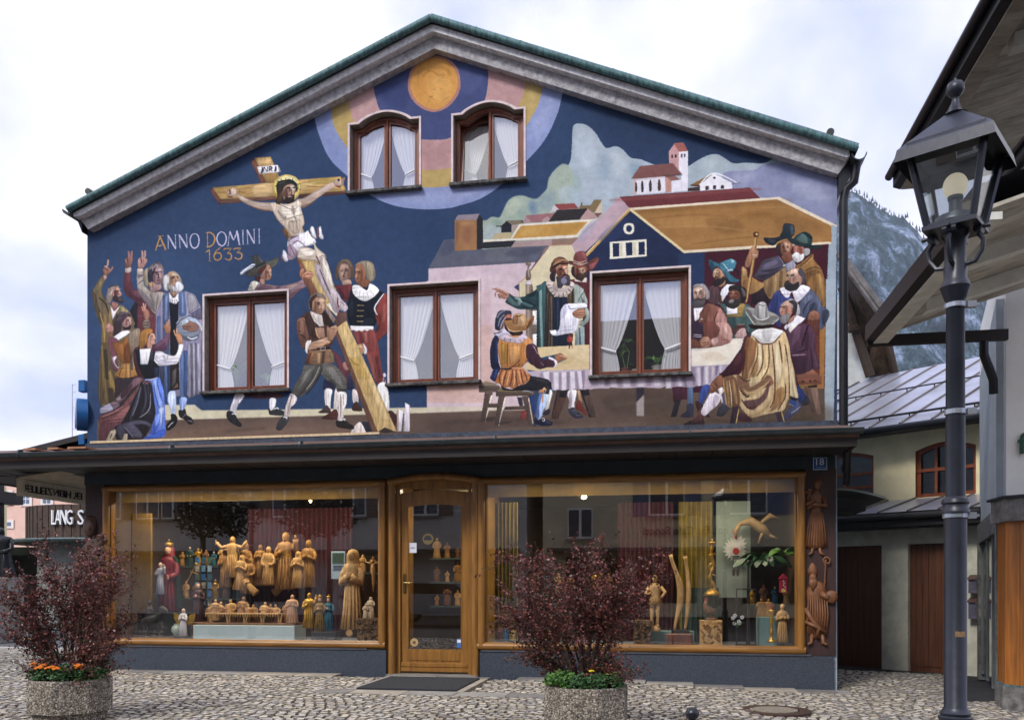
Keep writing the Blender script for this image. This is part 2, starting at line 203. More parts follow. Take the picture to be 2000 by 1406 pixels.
# ---------------------------------------------------------------- mural painter (polygons and strokes traced as a list)
MURAL = """
@ 0 0 1
b 0
p 344d75 150 60 1700 60 1700 900 150 900
b 60
o .5
p 28395a 1080 60 1700 60 1700 420 1200 300
p 416089 180 500 420 470 480 700 180 760
p 2b4872 700 380 900 420 860 520 700 500
o 1
b 0.6
@ 580 80 1.852
c 919ecb 45 210 58 260 80 340 118 425 185 492 260 555 350 595 450 609 540 606 590 595 665 570 740 520 830 435 895 360 940 270 958 200 962 172 950 50 750 -100 250 -100 65 75
b 12.5
o .35
c 7a8cc4 75 280 120 350 175 430 170 470 125 425 80 330
c b4bce0 350 550 500 545 650 540 600 575 450 590
c b4bce0 850 300 900 225 925 200 920 260 870 360
o 1
b 0.3
c c4a866 115 190 122 235 130 295 150 340 185 390 250 475 340 518 450 530 552 525 675 495 770 400 832 305 868 240 882 200 888 152 875 40 700 -100 300 -100 130 60
c c79c9b 170 150 181 195 190 235 206 295 250 380 350 450 450 465 552 460 675 425 750 350 800 238 820 190 828 135 820 40 650 -100 350 -100 180 50
b 12.5
o .4
c b08482 450 360 500 380 550 360 550 450 460 460
c dab4ae 200 200 240 170 270 190 280 230 230 260
c d9b3b0 710 120 780 130 800 165 740 175
c d8be80 845 160 870 165 860 215 835 250
o 1
b 0.3
c 4b5789 270 100 276 145 280 185 300 250 350 320 425 352 500 358 555 350 630 300 678 218 692 140 686 90 650 -50 325 -50
b 12.5
o .5
c 38447a 300 165 380 150 400 240 330 240
c 5d6a9e 575 90 665 90 665 165 600 190
o 1
b 1
c c48a7a 496 53 545 65 580 100 592 156 580 200 545 240 496 258 448 242 412 205 401 156 415 100 450 65
c e6a54f 496 63 538 71 570 105 582 156 570 195 538 232 496 249 452 232 422 200 410 156 422 108 455 72
b 15
o .35
c f4c070 500 125 560 150 540 220 475 210
c d08b3c 425 125 450 90 465 150 440 200
o .6
b 1.5
l 5 b97d33 455 132 465 118 480 110 495 112 510 125 530 122
l 11 c08838 470 108 490 98 515 95 540 102 552 118 555 125
l 8 c08838 525 135 535 122
b 0.5
l 1 b07a3a 445 85 439 125 442 165 465 188 480 210 465 240
l 1 b07a3a 480 205 500 215 510 240
l 1.5 8a5a2a 520 220 555 200
l 2.5 8a5a2a 492 175 502 180
l 6 9a642c 480 202 492 202
l 1.5 8a5a2a 518 180 522 172
o 1
b 0.3
@ 1100 230 1.818
b 0.5
c aebcc8 -15 190 10 175 25 155 31 100 33 45 40 25 60 21 85 28 115 55 140 95 155 108 185 102 210 112 240 142 275 148 310 162 350 172 430 175 445 172 480 150 520 132 550 131 575 145 605 162 650 160 715 161 760 138 800 142 850 165 980 210 980 400 0 450 -30 400
b 15
o .6
c c4d0dc 45 50 90 45 120 100 100 175 50 150
c 92a7bb 130 130 165 150 160 215 125 210
c 9cb3ad 0 225 50 200 65 250 30 310 0 300
c c6d0d6 170 130 210 130 230 180 190 210
c bed0d0 500 150 550 145 575 175 500 190
c 7d9ab0 240 165 280 170 270 210 245 210
c 6f9c9c 745 145 770 145 750 160 720 162
o 1
b 0.75
c 9298bb 565 205 590 191 640 188 680 185 710 168 770 158 850 168 980 200 980 400 765 300 600 260
b 17.5
o .6
c b6b8d4 600 200 660 190 680 215 625 235
c b3b9d0 800 215 900 240 950 300 850 280
c 7780a8 725 175 825 180 925 210 800 215
o 1
b 0.3
@ 820 360 2.5
b 1.5
c a9b8a8 300 190 325 175 350 159 372 161 390 160 410 120 425 90 440 72 465 58 500 55 535 65 560 72 580 65 600 45 620 20 635 -40 700 -100 750 -50 750 100 900 150 800 300 310 320
b 15
o .55
c 6f8db0 530 90 560 75 580 120 575 150 540 145
c 8aa0b0 575 75 645 30 665 100 600 130
c c3cbb4 425 100 475 70 500 100 450 150
c 8fa9a0 475 125 520 110 520 150 480 165
c b9c8d6 315 210 380 200 390 250 320 270
c b6c6d6 675 30 750 10 780 100 700 90
c 8aa898 350 175 390 175 400 200 360 200
c 5d7fae 540 100 555 100 555 130 542 130
o 1
b 0.3
p 3d3a44 372 202 400 202 425 178 500 175 505 180 505 188 448 190 448 232 398 235 398 208 372 206
p 8a7c68 422 179 490 175 510 190 450 200
p 2b2c38 398 202 424 179 448 200 446 234 398 235
p b5a79e 448 200 500 192 482 232 448 234
p c9b68c 368 240 450 235 440 270 350 274
p a87378 518 152 660 140 628 182 535 188
p b79298 518 152 545 185 505 191
p bfa0a0 600 170 625 155 645 180 595 184
p cfc6cc 656 98 680 122 630 142 638 135
p a04f50 656 98 755 93 775 118 680 124
p 8d7854 780 112 790 90 795 105 835 102 850 76 890 75 852 140 780 120
p 8b5a50 787 88 794 88 794 103 787 103
p d6c3a8 890 76 892 138 852 140
p 3a3639 670 125 820 118 780 172 628 182
p c19c98 820 118 868 162 850 172 780 172
p 8a5a58 850 141 892 140 868 162
p ece3d2 485 195 850 170 868 168 780 250 772 260 310 282 310 270 442 265
p d3a04e 492 204 820 182 765 246 452 265
b 10
o .4
c b98a3e 650 210 800 190 750 235 675 240
c e2bb6c 500 215 600 205 575 240 490 250
o 1
b 0.3
p b49a98 460 280 772 260 772 290 630 300 440 308
p a08272 645 270 772 260 772 290 645 300
p 32323c 278 285 468 274 445 306 278 316
p 2f3038 278 178 292 145 308 172 309 310 278 316
p 9c8f98 170 175 186 150 292 144 276 175
p ad7c50 170 176 278 174 278 320 170 325
b 9
o .6
c 9b6650 215 210 250 200 245 280 210 280
c 7b5a48 175 190 190 200 185 280 175 300
c c29468 200 185 265 182 260 200 210 200
o 1
b 0.3
p 65697a 118 270 170 268 170 325 278 320 445 308 632 299 635 305 560 382 42 412
b 10
o .5
c 4b5470 120 280 165 275 160 330 100 350
c 7f7f88 350 325 500 320 450 370 325 375
c 484e62 450 320 600 310 525 350 425 350
o 1
b 0.3
p d6bfc8 42 412 565 380 500 475 460 500 460 1250 42 1250
@ 740 530 2.9295
p d8c4cc 282 -5 282 55 575 35 700 35 700 750 575 750 275 750 275 645
p d8c2c8 275 55 700 35 850 150 850 780 275 780
p dcb9b0 575 300 650 310 650 750 275 750 275 645 575 630
b 20
o .5
c c9a6a8 590 150 630 100 635 350 595 325
c c7b0c4 360 0 380 0 370 50 360 45
c c2a088 350 650 550 645 500 690 360 690
o 1
b 0.3
@ 920 470 3.515
p e2d5b0 332 290 415 200 540 38 845 20 810 80 790 115 800 450 820 750 450 750 425 675 425 625 380 625 380 470 332 470
l 3 cf8468 332 470 331 320 334 290 370 258 415 200 480 115 539 36 700 28 850 19
b 10
o .4
c cfc39a 340 300 390 280 380 400 345 410
c c2aa9e 750 40 825 30 800 60 755 65
o 1
b 0.3
p a66a40 780 300 812 300 812 750 775 750
@ 1100 230 1.818
p c6a9b4 200 280 238 322 88 488 50 500 30 450 145 340
b 7
o .5
c a9a5bf 55 415 110 360 120 380 65 445
c 8f8ca8 75 395 110 365 100 380 65 415
o 1
b 0.3
p 7d3a40 200 281 662 248 700 286 235 321
b 4
o .5
c 9d5a5a 210 285 650 251 665 260 220 295
o 1
b 0.3
p b07f45 240 325 760 286 952 382 952 442 430 475
b 8
o .45
c 8c6030 300 320 750 292 770 302 320 338
c 96682f 625 345 710 330 750 350 650 360
c c89556 350 360 600 345 550 380 380 390
c 8f6535 500 365 575 350 650 390 575 415
c c29050 400 435 700 410 650 440 430 460
c 94683a 750 360 850 350 925 400 800 420
c c99a60 675 425 850 420 925 435 750 445
b 3
o .4
l 4 8a5e30 300 360 450 345 600 350
l 4 d0a066 325 390 500 385 650 400
l 5 8a5e30 450 450 650 425 750 435
l 4 c9a068 700 320 800 320 875 360
l 4 8a5e30 665 345 750 340
o 1
b 0.3
p ecdcc0 235 320 768 281 972 382 972 390 952 384 759 290 250 328
p 27365c 238 328 428 480 502 478 502 650 30 650 75 480
p ecd9a8 235 320 245 325 430 471 942 440 952 442 952 448 428 481 238 331 82 492 75 488
p d9a85a 235 324 239 330 86 492 78 490
b 7
o .4
c 34477a 125 425 225 350 210 410 165 440
c 1f2a4a 300 490 450 500 425 525 300 520
o 1
b 0.3
c f2ead8 234 374 248 378 252 394 248 409 234 414 219 409 214 394 219 378
c 2a3a62 234 382 241 385 244 394 241 402 234 406 226 402 223 394 226 385
p f2ecd8 165 441 296 431 297 492 166 502
p 24335a 176 446 198 445 199 492 177 494
p 24335a 222 444 245 442 246 488 224 490
p 24335a 268 442 289 440 290 485 268 487
p ddd4b8 200 445 210 444 211 492 200 493
p ddd4b8 248 442 258 442 258 488 248 489
p e9e4ee 248 220 361 208 364 265 249 274
p c9988a 362 208 385 212 385 262 364 266
p e9e4ee 384 225 420 220 421 260 385 264
p ece8f2 410 119 443 119 443 260 422 260 419 200 410 185
p cfa0a0 375 120 395 92 411 120 410 186 385 162 376 162
p b56c64 392 91 426 88 444 119 411 121
p 8c5c58 272 172 390 162 422 202 320 212 241 218
p a06c66 360 205 390 202 416 220 384 224
b 0.3
p 4a3c3c 384 132 388 130 390 133 390 143 384 144
p 4a3c3c 396 132 400 130 402 132 402 142 396 144
p 5c5260 417 130 421 128 424 131 424 141 418 142
p 5c5260 428 130 432 128 434 131 434 140 429 141
p d2b4b0 248 220 260 219 260 274 249 274
c 3d3432 256 240 258 228 262 240 262 260 256 262
c 3d3432 277 235 280 224 285 235 285 261 278 262
c 4d4238 305 232 310 220 314 232 314 259 306 260
c 5c4c3a 336 230 340 218 346 230 346 256 337 257
b 1.5
o .5
p 3a2c30 350 205 422 200 422 204 365 211
p b89aa0 248 220 361 208 361 212 248 225
o 1
b 0.3
p 4a3a3c 442 250 485 245 485 260 442 261
p 9a6c40 452 239 535 195 482 239
p 5a4038 450 239 482 238 488 245 455 243
p edeaf0 485 239 535 198 600 232 600 252 488 259
l 3.5 f4f0f4 482 240 535 197 620 232
l 2 5d5660 598 235 630 231
p 41373a 505 244 516 242 516 256 505 257
p 41373a 532 241 543 240 543 254 532 254
p 41373a 560 240 571 239 571 252 560 252
c 4a3c40 537 210 542 214 537 218 532 214
p cbb0a4 516 242 519 242 519 256 516 256
@ 1340 420 3.195
b 0.3
p 2a3f68 -50 240 115 232 115 450 -50 500
p 511f30 115 232 890 182 888 210 870 550 875 1350 -100 1350 115 750
p ad7f48 850 500 872 550 880 1050 845 1050
p a8b8c4 908 60 942 75 930 750 870 750 888 210 890 182 906 175
p ecdcc0 0 220 425 192 550 188 890 168 905 172 904 179 565 200 425 206 0 235
@ 1300 630 2.941
b 0.3
p b0bfcb 921 -250 980 -250 965 585 910 585
p 4d2030 915 -150 922 -150 914 380 909 380
p b27c42 885 30 918 20 910 380 765 380 765 360
p 7a3f34 820 0 885 0 885 300 850 300
@ 0 0 1
b 0.6
p d9cdb8 320 790 380 790 395 802 1030 792 1030 812 320 822
p d8d0b0 320 793 378 793 386 801 420 801 560 800 830 797 835 805 835 812 320 818
p 6e5a50 320 820 834 806 940 802 1050 800 1100 745 1290 745 1500 745 1610 760 1612 850 900 880 300 872
p 6e5c52 190 820 320 820 320 872 190 872
b 12
o .5
c 84695a 420 830 600 825 760 850 500 860
c 54443e 850 815 1100 820 1050 850 870 850
c 8a6e58 330 840 450 830 400 858 320 862
c 4e423a 1180 770 1300 765 1320 800 1200 810
c 5a4a3a 1300 800 1600 790 1600 830 1300 830
o .55
b 5
l 5 4a3d38 860 826 1000 818 1100 824
l 5 83705f 950 840 1080 835 1250 828
l 4 83705f 430 850 560 838 620 842
l 5 4d3f38 440 842 520 835
l 4 83705f 1200 790 1300 780
l 5 4a3d30 1380 820 1500 826 1590 815
o 1
b 0.6
p 3c5078 150 868 300 864 740 858 760 853 1100 847 1640 830 1640 900 150 900
b 2
o .5
p 8a7a70 1020 855 1600 834 1600 838 1020 859
o 1
e .35 14
@ 170 470 3.516
b 0.5
p 5a3444 345 350 525 340 530 1200 345 1150
p 2b2a38 295 480 345 390 345 620 320 580
c 6b3d48 258 210 298 198 300 260 320 330 350 345 380 450 345 430 300 395 265 370 254 320
b 3
o .6
c 8a4c50 280 210 298 200 300 260 290 300
c 50303e 260 330 280 370 345 415 350 390 280 345
c 86566e 320 335 380 360 360 400 320 370
c 7a3c40 350 450 470 520 470 700 360 700
o 1
b 0.5
c cdb7b0 264 185 300 180 300 215 265 220
c 9b6a60 260 125 280 115 300 122 315 100 312 150 295 180 265 185
l 11 b57c74 285 70 288 95 290 125
l 11 b57c74 308 70 306 100 302 125
l 9 c79a90 262 128 272 150
l 7 63424a 272 118 280 145
c a79a84 390 210 425 190 425 280 415 320 395 290
c 7b6e70 415 200 435 175 470 150 500 152 520 175 529 215 528 280 508 300 450 300 420 280
c 9d8088 445 200 480 182 510 190 522 220 515 265 492 295 460 285 440 240
c 3b3a50 420 220 445 195 452 280 440 288 422 280
l 10 352f42 445 250 452 220 470 185
l 7 453a48 458 220 472 216 482 222
l 7 453a48 492 216 505 212 515 218
l 4.5 4c3a46 488 220 492 250 482 258
l 5 6d3a44 480 272 492 275 502 272
c b18e8c 440 280 480 300 505 295 510 330 465 350 430 345
p c09a70 420 285 450 285 455 320 425 315
l 5 5a4a50 450 175 475 155 505 165
l 5 a8a0a0 470 160 485 172 480 185
p 8f8288 350 345 535 355 535 1075 475 1075 475 510
c b0a59d 345 220 385 220 390 280 405 325 450 350 530 358 525 450 470 505 415 440 360 370 345 310
b 3.5
o .7
c 7d6e78 350 230 380 235 350 260
c 786a74 350 325 390 360 430 400 460 460 480 500 415 440 360 370
c cbbfae 395 310 430 345 400 360 370 320
c 8a7d80 440 360 450 360 465 450 450 430
o 1
b 0.5
l 6 6d5f6a 350 235 370 245 388 232
l 6 6d5f6a 352 300 370 280 388 272
l 6 786a70 430 365 445 400 450 450
l 6 786a70 490 370 480 430 475 480
p a9aecb 345 515 480 515 480 518 350 518
p 8f8ba6 525 360 680 345 740 370 780 450 795 550 780 1050 700 1080 690 1070 470 1070 470 515
b 3
p 4e5b80 520 380 565 350 565 1065 520 1065
p 7e93bf 535 380 555 360 550 550 530 550
p 5b79ad 630 360 670 345 680 520 635 520
p 8ea6cf 645 360 660 350 665 500 650 500
p a4a0a8 685 360 735 375 770 450 700 500
p 6d6b84 710 500 780 460 795 540 740 540
p 5b6a94 480 520 505 520 505 1050 480 1060
b 0.5
p 1e2230 565 360 630 380 625 620 575 620 565 450
p 23252f 570 620 625 620 635 1020 572 1030
p ece8ea 562 350 590 390 600 390 628 360 630 415 612 435 590 432 565 420
l 3.5 7a7480 575 400 570 425
l 3.5 7a7480 588 405 585 430
l 3.5 7a7480 600 405 602 432
l 3.5 7a7480 612 400 620 425
c b58c70 570 320 600 340 625 350 595 385 575 360
c a89f9a 520 300 525 260 545 230 575 210 610 215 640 250 655 295 640 300 615 280 550 340 530 340
c c49c80 555 225 590 212 625 240 635 270 615 285 600 320 565 310 560 260
c d9c0a2 570 230 600 220 615 235 580 250
c c8c6c6 525 250 555 235 565 280 550 320 560 345 530 330
c a49a90 550 300 580 305 605 320 610 355 565 335
c e4e6ea 610 285 635 280 660 305 662 330 640 350 615 345 605 315
c c9c6c8 575 305 610 320 625 350 590 345
l 6 4e3a3c 575 262 595 252 602 250
l 6 4e3a3c 608 245 620 250 618 270
l 5 9b6a50 615 272 608 280
c cdbdb0 348 190 380 190 385 215 345 225
c b98a82 350 130 370 115 395 120 415 130 400 170 380 190 352 188
l 11 c89b90 378 68 381 95 382 125
l 11 c89b90 398 68 398 100 392 125
l 8 d9b6ac 352 130 362 155
l 6 6b4650 368 118 375 145 368 155
l 5 855a5c 390 130 388 165
c a7b3c8 610 570 645 530 690 512 735 525 770 560 790 630 780 635 770 600 710 555 650 565
c 8f97a8 615 580 650 560 700 550 765 590 770 645 710 675 640 660 612 620
b 2.5
c bac4cf 645 550 690 535 700 555 660 600
c 6c7288 640 645 700 665 765 650 750 680 675 685
b 0.5
c a27868 655 580 690 565 700 550 685 540 720 555 760 575 765 610 720 625 690 620 660 605
l 4 6a4440 658 590 690 590 715 590
l 4 6a4440 660 602 700 608
l 4 5b5468 610 585 650 540 700 518 740 530
l 7 e4e8f0 690 660 720 675 760 660
l 7 dfe6f0 750 550 780 585 788 620
c 78684e 100 245 125 260 122 280 108 310 102 350 130 410 165 440 200 450 235 440 280 475 310 520 330 580 320 620 320 1050 90 1130 95 700 95 590 60 500 35 380 45 330
b 4.5
o .7
c 9c8c5c 60 325 100 265 105 290 85 340 65 350
c 4f4238 38 360 50 450 95 570 115 550 80 450 55 360
c a08552 150 480 170 500 175 650 150 650
c c2b084 235 445 280 480 300 525 270 520 230 480
c 9a7b48 110 525 135 510 130 750 105 750
c 4a3e36 175 550 200 500 210 530 185 600
o 1
b 0.5
l 7 b69a5a 88 490 115 600 120 690
l 5 4a3c34 80 390 125 430 150 500
p efe6e6 158 440 185 485 232 440 195 505 175 545
c a9746a 172 420 200 425 215 440 190 480 170 450
c 8f8078 131 420 135 360 150 320 175 308 200 302 220 315 225 340 210 380 175 400 165 425 145 435
c c0aca0 145 370 165 345 180 325 175 360 150 385
l 6 524048 150 325 175 310 210 310
c c49484 185 335 210 320 225 340 239 370 220 385 185 395 172 365
c 85505a 185 345 205 345 215 370 190 385
l 5 3d2a2c 200 350 220 342
c 4a3c40 175 390 195 375 220 388 235 385 250 415 240 430 210 420 185 410
c 6a5a5c 210 395 235 390 245 415 220 415
c c29b8c 110 240 122 230 138 250 118 272
c a87868 110 195 130 172 150 185 165 200 150 230 125 240 112 220
l 10 d2a48e 145 128 144 150 140 175
l 9 b98670 178 178 168 198 155 215
l 6 5e3a3a 120 185 135 200 145 205
l 5 d9b09c 118 180 130 175 138 185
c b07a68 385 485 400 465 425 485 430 530 410 550 395 530
l 9 c48e78 378 450 382 470 390 485
l 9 c48e78 402 430 400 455 398 480
l 7.5 d8a894 385 428 390 450 395 475
c 8a7a6a 385 555 410 540 430 550 430 600 385 600
l 4.5 5c5048 390 565 410 560 429 565
l 4.5 5c5048 388 582 410 578 429 582
c c08c80 125 600 145 565 165 575 182 595 175 630 155 640 135 620
l 5 7b4a48 128 608 150 600
c 4a3b44 180 640 185 580 200 530 220 500 250 488 285 495 300 520 280 540 240 590 235 615 200 660 180 650
c b08480 250 550 280 520 295 525 305 560 295 590 270 605 245 595 240 570
c d0aaa0 275 530 295 525 302 555 290 565
c 3d2d36 245 590 270 595 300 580 300 605 275 612 250 608
l 4 4e2e38 278 540 292 538
l 6 7a6a78 215 515 250 495 280 500
l 4.5 70606e 200 550 220 530 240 530
p f0eef4 180 660 240 620 280 615 300 625 270 650 190 700
c 91654f 155 625 180 650 185 700 150 700
@ 170 470 3.516
c 7a4a58 150 670 210 680 210 780 200 800 220 880 200 900 170 870 145 825 142 780
p 9a6232 170 700 240 695 280 650 300 750 300 850 250 850 205 790
b 3
o .7
c 6f4128 260 725 295 710 295 840 260 840
c b97a45 210 720 250 710 250 780 220 780
c 9f6d80 150 810 175 790 185 825 170 860
o 1
b 0.5
c dcd4e0 175 805 200 790 205 800 190 830 210 865 220 860 215 880 190 850
p b98648 245 845 320 840 360 920 310 940 250 948 185 925
l 6 6c4526 250 860 230 895 215 940
l 6 6c4526 270 850 265 945
l 6 6c4526 295 850 300 940
l 5 e0b47c 280 850 285 940
l 6 6c4526 235 865 200 930
l 7 e8cda6 325 860 345 915
l 4.5 5c3c26 190 930 250 948 310 940 355 925
c 8d7a68 280 665 300 625 330 602 365 610 360 700 345 740 330 750 320 850 310 890 295 870 300 780
b 2.5
o .6
c a99880 300 630 340 610 350 650 310 700
c 5d4a44 330 740 310 800 310 880 300 800
o 1
b 0.5
l 4 c4b498 345 750 325 800 320 860
c a8773c 360 650 380 615 415 602 450 610 445 635 420 650 415 695 390 730 370 750 358 720
c d9a894 430 645 455 635 470 665 465 685 470 705 440 715 415 700
l 4 c08040 370 645 400 620 440 620
l 3 5c3c30 445 650 452 648
l 4.5 c04a50 458 689 468 689
c c9957e 415 690 445 710 440 745 415 745
c 7a5268 470 715 530 665 545 635 570 640 560 700 540 750 500 760 450 750
b 2.5
o .6
c 5b3850 450 745 500 755 545 740 530 700 490 730
o 1
b 0.5
c b8805e 530 580 550 570 575 585 570 630 550 640 535 620
l 9 cc9878 562 540 560 565 555 585
l 9 cc9878 550 555 550 575 548 590
l 7 c08c70 522 575 532 600
c f0ecf0 600 788 620 760 635 710 660 710 655 750 625 835 590 850 525 858 480 855 455 840 450 800 465 765 510 760 550 780
b 2.5
o .6
c c3c0d4 480 800 525 820 600 830 620 820 590 850 500 855
c b8b4c8 520 780 540 800 530 820
o 1
b 0.5
l 3 a9a6b8 555 785 550 810 530 830
l 3 a9a6b8 480 785 470 810 480 830
c d29468 605 645 620 635 645 645 655 675 655 705 630 705 615 675
l 7 e0a880 595 610 602 635 608 650
l 7 e0a880 615 602 616 625 618 650
@ 170 670 3.516
p 66563f 95 0 150 0 210 360 125 400 90 430 95 150
b 2.5
o .8
p 9b8048 95 10 110 10 120 200 115 350 100 250
p a88a4c 135 200 165 180 210 355 180 365 155 300
p 3f3630 145 310 175 305 200 360 210 380 150 415
p 3a332e 112 50 135 40 150 250 130 250
p 8e7548 115 240 130 240 145 410 120 410
o 1
b 0.5
c 54323c 325 40 360 30 360 100 390 150 395 220 345 215 320 120
p f2eef2 362 40 440 35 420 145 365 145
p 23262f 330 45 362 40 365 145 418 145 435 65 470 55 460 120 500 165 492 235 395 245 350 150
b 3
o .6
p 3b4c72 460 165 500 165 492 232 465 235
p 49505c 435 60 465 58 455 115 430 125
o 1
b 0.5
l 2 5aa8a8 361 45 368 145
l 2 5aa8a8 368 146 415 147
l 2 5aa8a8 438 65 416 145
p 3a3036 190 240 390 235 390 280 350 310 250 530 200 550 165 550 195 380
b 2.5
c 7d5c66 200 370 280 300 325 240 380 240 360 280 300 320 260 380 215 415 195 390
c 8f6a54 240 430 350 300 380 250 390 250 350 330 295 420 250 480
c 7b4d50 90 495 170 465 225 440 280 390 350 310 280 450 235 550 165 560 90 560
c 8d5c5c 95 565 190 500 260 440 300 430 240 530 150 565
c 5e3a40 90 565 215 540 235 555 180 590 125 680 90 700
c b3a0a8 200 380 280 325 310 280 280 350 215 395
c 523640 235 350 310 280 280 345 240 380
b 0.5
c 9e98ac 92 445 160 410 175 415 190 450 115 480 92 480
c 7a6470 160 410 200 400 225 425 190 455 172 435
l 6 4a2c34 95 520 150 500 210 475 215 480
l 6 5b3238 95 545 170 530 235 520
l 4.5 a8746e 100 505 180 475 250 430
c 29262d 380 260 440 255 450 320 475 480 450 550 410 625 370 665 300 670 220 675 190 625 195 570 235 550 300 430 350 320
b 2.5
o .8
c 59566a 295 505 360 310 370 320 330 450 300 530
c 545264 390 280 400 280 415 400 375 500 370 480 395 400
c 545264 415 300 425 290 430 450 440 480 380 510 425 470
c 5d5c70 240 555 350 525 440 550 430 575 380 555 270 570
c 625f74 260 575 310 550 380 625 360 650 300 630
c 4a4858 200 590 240 555 280 650 240 670
o 1
b 0.5
l 5 8b8894 435 340 433 430 410 475 360 510
l 5 77748a 310 500 345 410 370 300
l 4.5 9a6a6c 385 280 395 260 410 280 425 260 440 280
l 5 6d6a80 250 565 280 600 320 650
p a59a84 160 600 195 590 200 615 165 685 120 685
p a59a84 255 620 280 620 275 675 235 682
l 10 3a342e 172 620 160 650
b 0.5
c 5f80dc 395 245 450 250 490 232 515 260 530 310 535 450 540 550 540 620 520 645 450 650 370 668 430 615 450 550 470 480 460 400 440 270 400 256
b 3
o .8
c 9db6f2 450 260 480 250 500 350 525 450 500 500 485 425 460 320
c cfdcfa 495 450 525 440 520 500 505 575 500 510
c 3a5cc4 430 615 460 550 500 500 490 565 460 620
c 3558c0 380 665 450 625 525 590 538 620 500 645
c 86a4ee 470 500 505 480 495 540 465 575
o 1
b 0.5
l 5 b8ccfa 400 252 450 248 485 235
l 3.5 3d5cb8 480 260 492 320 520 400
l 3.5 3d5cb8 460 280 475 380 500 450
b 1.5
o .9
p 3e4254 505 160 530 155 530 360 525 320 500 235
p 5574a4 530 155 550 155 555 370 538 370
p 33405e 550 155 570 155 572 370 555 370
p 5b7fb8 640 100 665 50 665 370 640 370
p 3d5788 665 50 690 50 690 375 665 370
p 9c98aa 692 0 710 0 715 370 698 380
p 6d6b7c 710 0 725 0 730 360 715 370
p b3afbc 725 0 740 0 745 360 730 360
p 727088 740 0 755 0 760 355 745 360
p b9b6c4 755 0 775 0 780 345 760 355
o 1
b 0.5
p 2b2628 570 150 620 145 635 280 632 310 575 328
b 2
p 5f5655 585 190 615 170 610 270 580 310
p 785c4c 580 320 630 300 620 270
b 0.5
c bfd0f2 562 335 602 328 612 380 610 480 600 500 580 480 565 430 552 390
c 9fb6e8 638 375 685 375 680 420 660 460 650 485 638 450
b 2
o .6
c e6ecfa 575 350 595 345 600 450 585 450
c 6a86cc 640 380 650 380 650 450 642 450
o 1
b 0.5
c 201e22 545 560 575 520 575 490 600 485 620 510 615 550 590 580 555 600 542 585
c 2a2629 630 460 655 460 675 450 685 490 720 515 730 550 700 555 670 525 635 505
l 4 b0b0b8 555 580 575 555 595 540
l 4 9a9aa0 655 510 680 485
l 3 8a8a90 690 530 715 535 725 545
@ 400 300 2.93
b 0.5
p 8f5a48 265 50 285 25 350 168 320 170
p c49d62 284 24 378 18 432 145 430 165 350 168
b 6
o .5
c e0c08c 300 35 370 25 380 60 310 65
c 9d7840 350 120 410 120 420 160 350 160
o 1
b 0.5
p 8a5348 31 215 42 198 90 262 80 290
p 7a5446 80 290 90 265 210 255 430 240 430 265 310 272
p 6b4438 535 235 810 212 805 232 545 255
p caa463 42 196 350 169 535 150 778 131 810 215 535 235 90 264
b 6
o .5
c dcbf94 280 180 380 172 380 240 280 245
c b08f48 50 200 175 192 200 220 100 230
c a8953f 600 155 750 140 750 165 625 175
c dfc98c 550 170 650 165 600 190 550 210
c b28a52 200 200 260 195 250 240 200 240
o 1
b 0.5
l 2 8a6a3a 200 220 250 230 280 225
l 2 8a6a3a 575 185 650 190 700 180
p f3f1f6 298 76 418 65 436 106 310 118
p cfcbd8 418 65 425 75 438 106 425 108
l 4 2d2a38 330 79 328 106 320 107
l 3 2d2a38 336 105 339 79
l 4 2d2a38 339 79 358 104
l 3 2d2a38 358 103 360 76
l 4 2d2a38 369 102 369 75
l 3.5 2d2a38 369 75 382 78 381 88 370 90
l 3.5 2d2a38 372 90 386 100
l 4 2d2a38 405 72 406 95 398 100
p 8a5a48 525 600 555 600 690 850 615 850
p ceb070 550 610 620 600 665 710 710 800 760 900 700 900
c e3c76a 472 120 520 135 548 175 545 225 515 265 475 272 430 270 400 240 390 200 400 155 430 130
c efe0a0 472 128 515 140 535 175 530 200 430 200 408 190 415 155 435 135
c caa640 400 225 415 240 425 280 415 270
c c9ab98 180 225 220 250 270 275 325 280 370 280 395 290 400 325 370 330 310 320 260 300 215 275 185 245
b 2
o .7
c ead9cc 200 240 260 265 350 285 380 295 350 305 280 290 220 265
c a07060 260 295 310 315 380 325 370 330 320 325 260 302
o 1
b 0.5
c d3b9a6 150 200 170 195 185 220 175 240 150 245 135 240 128 225
l 6 c39c88 112 198 122 215 135 230
l 6 7b3f38 130 245 150 250 160 250
l 4.5 4a2f30 140 205 145 220 142 235
c cdb09c 520 265 565 255 615 225 675 190 720 165 750 170 740 195 690 225 640 260 585 300 555 310
b 2
o .7
c ead8cc 575 255 650 215 710 180 720 190 650 230 590 265
c b07c60 560 300 625 275 655 260 590 300 560 310
o 1
b 0.5
c ceb29e 740 155 765 145 785 155 788 180 765 190 745 185
l 6 b98f78 790 175 795 155 800 135
l 6 b98f78 780 170 788 150 790 138
l 4.5 8a3c38 750 185 770 192 780 185
c 3c2830 760 148 772 145 772 160 762 158
c d6c3ae 370 285 430 280 450 290 505 280 530 265 555 280 550 310 565 360 570 400 560 425 570 450 550 470 500 475 480 460 460 425 430 395 405 360 390 330
b 3
o .7
c ece4d4 435 300 500 295 540 300 550 350 530 390 480 380 440 340
c c58f58 390 330 415 380 450 430 480 480 490 490 470 490 450 430 410 380
c d29a5e 450 420 470 435 495 470 485 490 465 450
c a59288 415 325 435 340 460 375 440 370
c b3a294 500 300 520 325 510 350 495 330
c c4b29c 480 390 530 385 550 430 520 460 490 440
o 1
b 0.5
l 2.5 8a7468 425 290 460 305 495 320 530 310
l 2.5 8a7468 505 300 510 350 525 390 530 440
l 2.5 96806e 435 385 475 375 515 360 560 350
l 2 96806e 510 360 530 375 550 390
